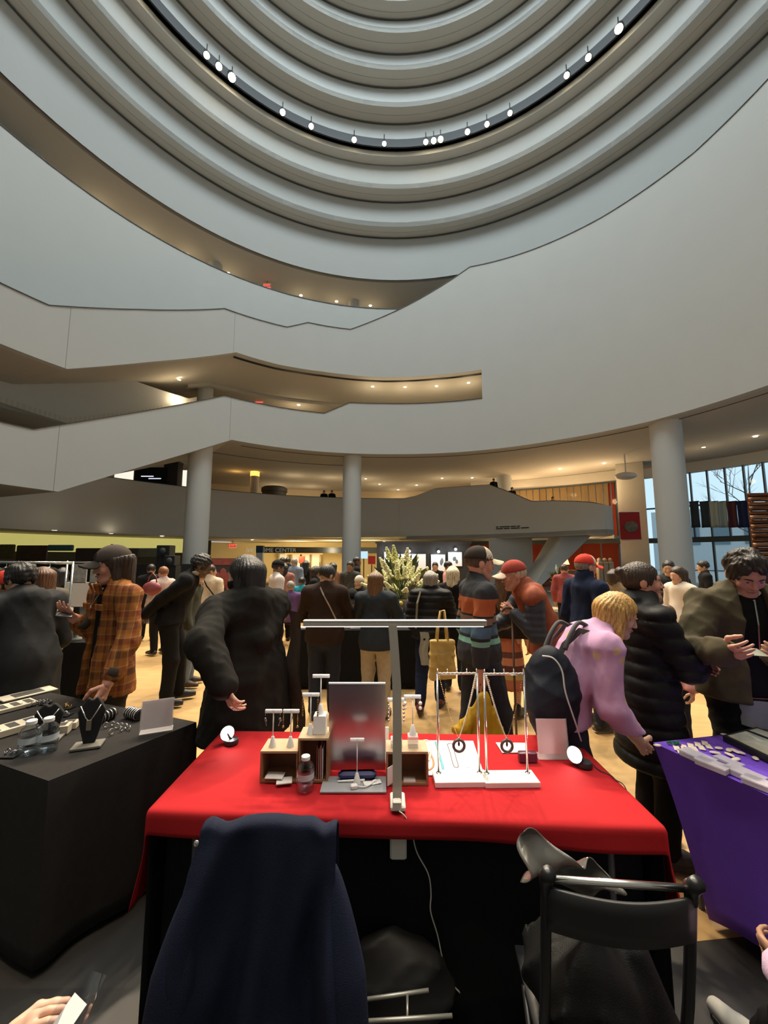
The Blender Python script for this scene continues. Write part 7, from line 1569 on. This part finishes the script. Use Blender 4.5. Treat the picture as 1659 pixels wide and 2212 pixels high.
struct(MB().box((at(700, 1200, 33.6).x, 33.8, 1.6), (16, .2, 3.4)).build('wall_welcome_back', CREAM)); struct(MB().box((at(700, 1200, 33).x-1, 30.2, zd0+.12), (15, 7.4, .1)).build('ceiling_welcome', CREAM)); struct(MB().box((at(700, 1200, 33).x-1, 30.2, -.02), (15, 7.6, .06)).build('floor_welcome', CREAM))
q = at(786, 1201, 27.5); o = MB().box((0, 0, 0), (.55, .06, .5)).build('monitor', emis('monitor_blue', (.55, .8, 1), .9)); MB().box((0, .03, -1.05), (.07, .05, 1.6)).build('post', DGREY, o); o.location = (q.x, 27.4, 1.85); tag(o, 'small bright monitor right of the middle column', 'monitor')
# dark dining chairs beside middle column
# plants by the shop
for k, (px, d, lb) in enumerate(((1205, 9.5, 'leafy dark green plant behind the red cap'), (1248, 10.5, 'leafy dark green plant left of the navy fleece'))):
    q = at(px, 1240, d); t = thing('potted_plant', lb, 'plant', (q.x, d, 0)); MB().lathe([(0, 0), (.16, 0), (.22, .45), (.20, .46), (0, .42)], (0, 0, 0), 18).build('pot', DGREY, t, True, 40); MB().tube([(0, 0, .4), (.02, 0, 1.15)], .02, 6).build('stem', ST, t)
    for j in range(46):
        a = j*2.4; el = rg.uniform(-.3, 1.4); c0 = Vector((0, 0, .75+.5*rg.random())); dd = Vector((math.cos(a)*math.cos(el), math.sin(a)*math.cos(el), math.sin(el))); ln = rg.uniform(.25, .42); s_ = dd.cross(Vector((.1, .2, 1))).normalized(); m_ = c0+dd*ln*.6; up_ = s_.cross(dd)
        MB().add([c0+dd*.05, m_+s_*.045, m_-s_*.045, c0+dd*ln, m_+up_*.015], [(0, 1, 4), (0, 4, 2), (1, 3, 4), (4, 3, 2)]).build('leaf', LF, t)
# shop goods: lit lamps and shelves
q = at(1225, 1215, 24.6); t = thing('table_lamp', 'glowing golden lamp in the red shop', 'lamp', (q.x, 24.8, .9)); MB().lathe([(.1, 0), (.1, .03), (.02, .05), (.02, .35)], (0, 0, 0), 14).build('base', GOLD, t, True); MB().lathe([(.10, .75), (.22, .35)], (0, 0, 0), 18).build('shade', emis('lamp_shade_glow', (1, .6, .2), 2.5), t, True); MB().box((0, 0, -.45), (1.4, .5, .9)).build('counter', mat('shop_counter', (.35, .2, .09), .6), t)
for k in range(3): q = at(1300+k*12, 1215, 24.9); t = thing('shop_display', ['pale goods stand in the red shop, left', 'pale goods stand in the red shop, middle', 'pale goods stand in the red shop, right'][k], 'display', (q.x, 25.2, 0)); MB().box((0, 0, .7), (.3, .3, 1.4), 0, 0, .03).build('plinth', mat('pale_goods', (.55, .45, .33), .7, var=.5, scale=6), t); MB().sphere((0, 0, 1.5), (.14, .12, .16), 8, 6).build('vase', MATS['pale_goods'], t, True)
# banners by the windows
t = thing('wall_banner', 'red fringed banner with painted emblem on the stone pier', 'banner', at(1361, 1136, 24.0), R(-12)); MB().grid(lambda u, v: ((u-.5)*1.15, .02*math.sin(u*7+v*3), .85-v*1.7), 14, 14).build('cloth', mat('banner_red', (.42, .022, .025), .8, var=.1), t, True); MB().sphere((.05, -.04, -.05), (.40, .02, .34), 14, 8).build('emblem', mat('banner_emblem', (.20, .16, .12), .8, var=.9, scale=5), t, True); MB().tube([(-.6, 0, .86), (.6, 0, .86)], .03, 8).build('rod', WHITEP, t); MB().tube([(-.58, 0, -.86), (.58, 0, -.86)], .03, 8).build('fringe', WHITEP, t)
for k, (px, c, lb) in enumerate(((1500, (.05, .065, .08), 'slate grey shawl hanging at the tall windows'), (1522, (.04, .06, .075), 'dark grey shawl hanging at the tall windows'), (1541, (.40, .45, .42), 'pale shawl hanging at the tall windows'), (1560, (.30, .38, .40), 'pale blue shawl hanging at the tall windows'), (1581, (.09, .035, .045), 'maroon shawl hanging at the tall windows'), (1604, (.02, .03, .09), 'navy shawl hanging at the tall windows'))):
    a = oncyl(px, 1100, RW-.9)[0]; p = pol(a, RW-.9, 0); z1_, z0__ = CAMZ+p[1]*(1203-1083)/850*1.0, CAMZ+p[1]*(1203-1140)/850; t = thing('hanging_shawl', lb, 'shawl', (p[0], p[1], z1_), -a, 'shawls hanging at the tall windows'); MB().grid(lambda u, v: ((u-.5)*.46*(1-.1*math.sin(v*3)), .05*math.sin(u*9+k), -v*(z1_-z0__)), 10, 8).build('cloth', cloth('shawl_%d' % k, c), t, True).modifiers.new('t', 'SOLIDIFY').thickness = .01; MB().tube([(-.26, 0, .0), (.26, 0, .0)], .02, 6).build('rod', BLACK, t)
# woven copper screen at the right edge
a0_ = at(1624, 1150, 11.5); t = thing('copper_screen', 'tall screen of woven copper strips at the right edge', 'screen', (a0_.x, 11.5, 0)); zt_c = at(1630, 1066, 11.5).z
COPS = [mat('copper_%d' % k, c, .38, .85, var=.25, scale=6) for k, c in enumerate(((.22, .09, .04), (.15, .06, .03), (.30, .14, .07)))]
for k in range(26):
    z = .12+k*(zt_c-.1)/26; MB().grid(lambda u, v: (u*2.4, -.25*math.sin(u*1.6)-.03*math.sin(u*14+k*math.pi)+.5*u*u*0, z+v*(zt_c/26*.92)), 24, 1).build('strip', COPS[(k*7) % 3], t, True).modifiers.new('t', 'SOLIDIFY').thickness = .015
for x in (.02, .8, 1.6): MB().tube([(x, .03-.25*math.sin(x/2.4*1.6), 0), (x, .03-.25*math.sin(x/2.4*1.6), zt_c)], .03, 6).build('post', COPS[1], t)
q = at(1352, 1028, 22.5); t = thing('ceiling_dish', 'white oval dish lamp under the ceiling near the red shop', 'lamp', q); MB().sphere((0, 0, 0), (.62, .4, .22), 16, 8).build('dish', WHITEP, t, True); MB().tube([(0, 0, .1), (0, 0, zc3-q.z)], .04, 8).build('rod', WHITEP, t)
# ---- people at the very edges of the photo
def ex_none(r): pass
person('seated person in a bright floral dress at the lower right edge', 0, 0, 1, 6, H=1.62, fem=True, seat=.48, xy=(1.335, .93), top=dict(m=floral('bright_floral', (.52, .36, .50), (.45, .42, .12), 16, .05, (.20, .35, .12)), name='dress', hem_abs=.42, ex=.02), bottom=dict(m=BLK, cut=.12), skin_t='brown', hair=('short', HB), det=1, feet=((.16, .52), (.02, .60)), arms=((.30, .35, .66), (-.235, .28, .62)), shoe=mat('white_sneaker', (.55, .50, .42), .7))
ht = thing('person', 'hand of a seated person holding paper at the lower left corner', 'person', (0, 0, 0)); av, aq = hand_arr(.0035, .55); W0 = np.array(at(-25, 2285, .95)); M = frame(W0, np.array(at(90, 2215, .95))-W0, (0.1, -.35, 1)); 
arm = lambda P: rc(P, W0-M[:3, 0]*.30, W0-M[:3, 0]*.02, .045, .030)
V, Q = poly_field(arm, np.minimum(W0, W0-M[:3, 0]*.3)-.06, np.maximum(W0, W0-M[:3, 0]*.3)+.06, .008); A = xf(av*.95, M); np_obj('body', np.concatenate([V, A]), np.concatenate([Q, aq+len(V)]), skin('light'), ht)
slv = lambda P: rc(P, W0-M[:3, 0]*.32, W0-M[:3, 0]*.12, .058, .050)+crease(P, .006, 3, 18)
V, Q = poly_field(slv, np.minimum(W0, W0-M[:3, 0]*.35)-.08, np.maximum(W0, W0-M[:3, 0]*.1)+.08, .01); np_obj('sleeve', V, Q, DARKO, ht)
o = MB().box((0, 0, 0), (.045, .09, .001)).build('paper_slip', PAPER); o.location = at(128, 2225, .93); o.rotation_euler = (R(35), R(5), R(-25)); tag(o, 'white paper slip in the hand at the lower left corner', 'paper')
o = MB().grid(lambda u, v: ((u-.5)*.08, (v-.5)*.12, .012*math.sin(u*5+v*3)), 8, 8).build('plastic_sleeve', glass('plastic_film', (.8, .8, .82), .35), None, True); o.location = at(158, 2190, .95); o.rotation_euler = (R(40), 0, R(-15)); tag(o, 'clear plastic sleeve beside the paper slip', 'plastic sleeve')
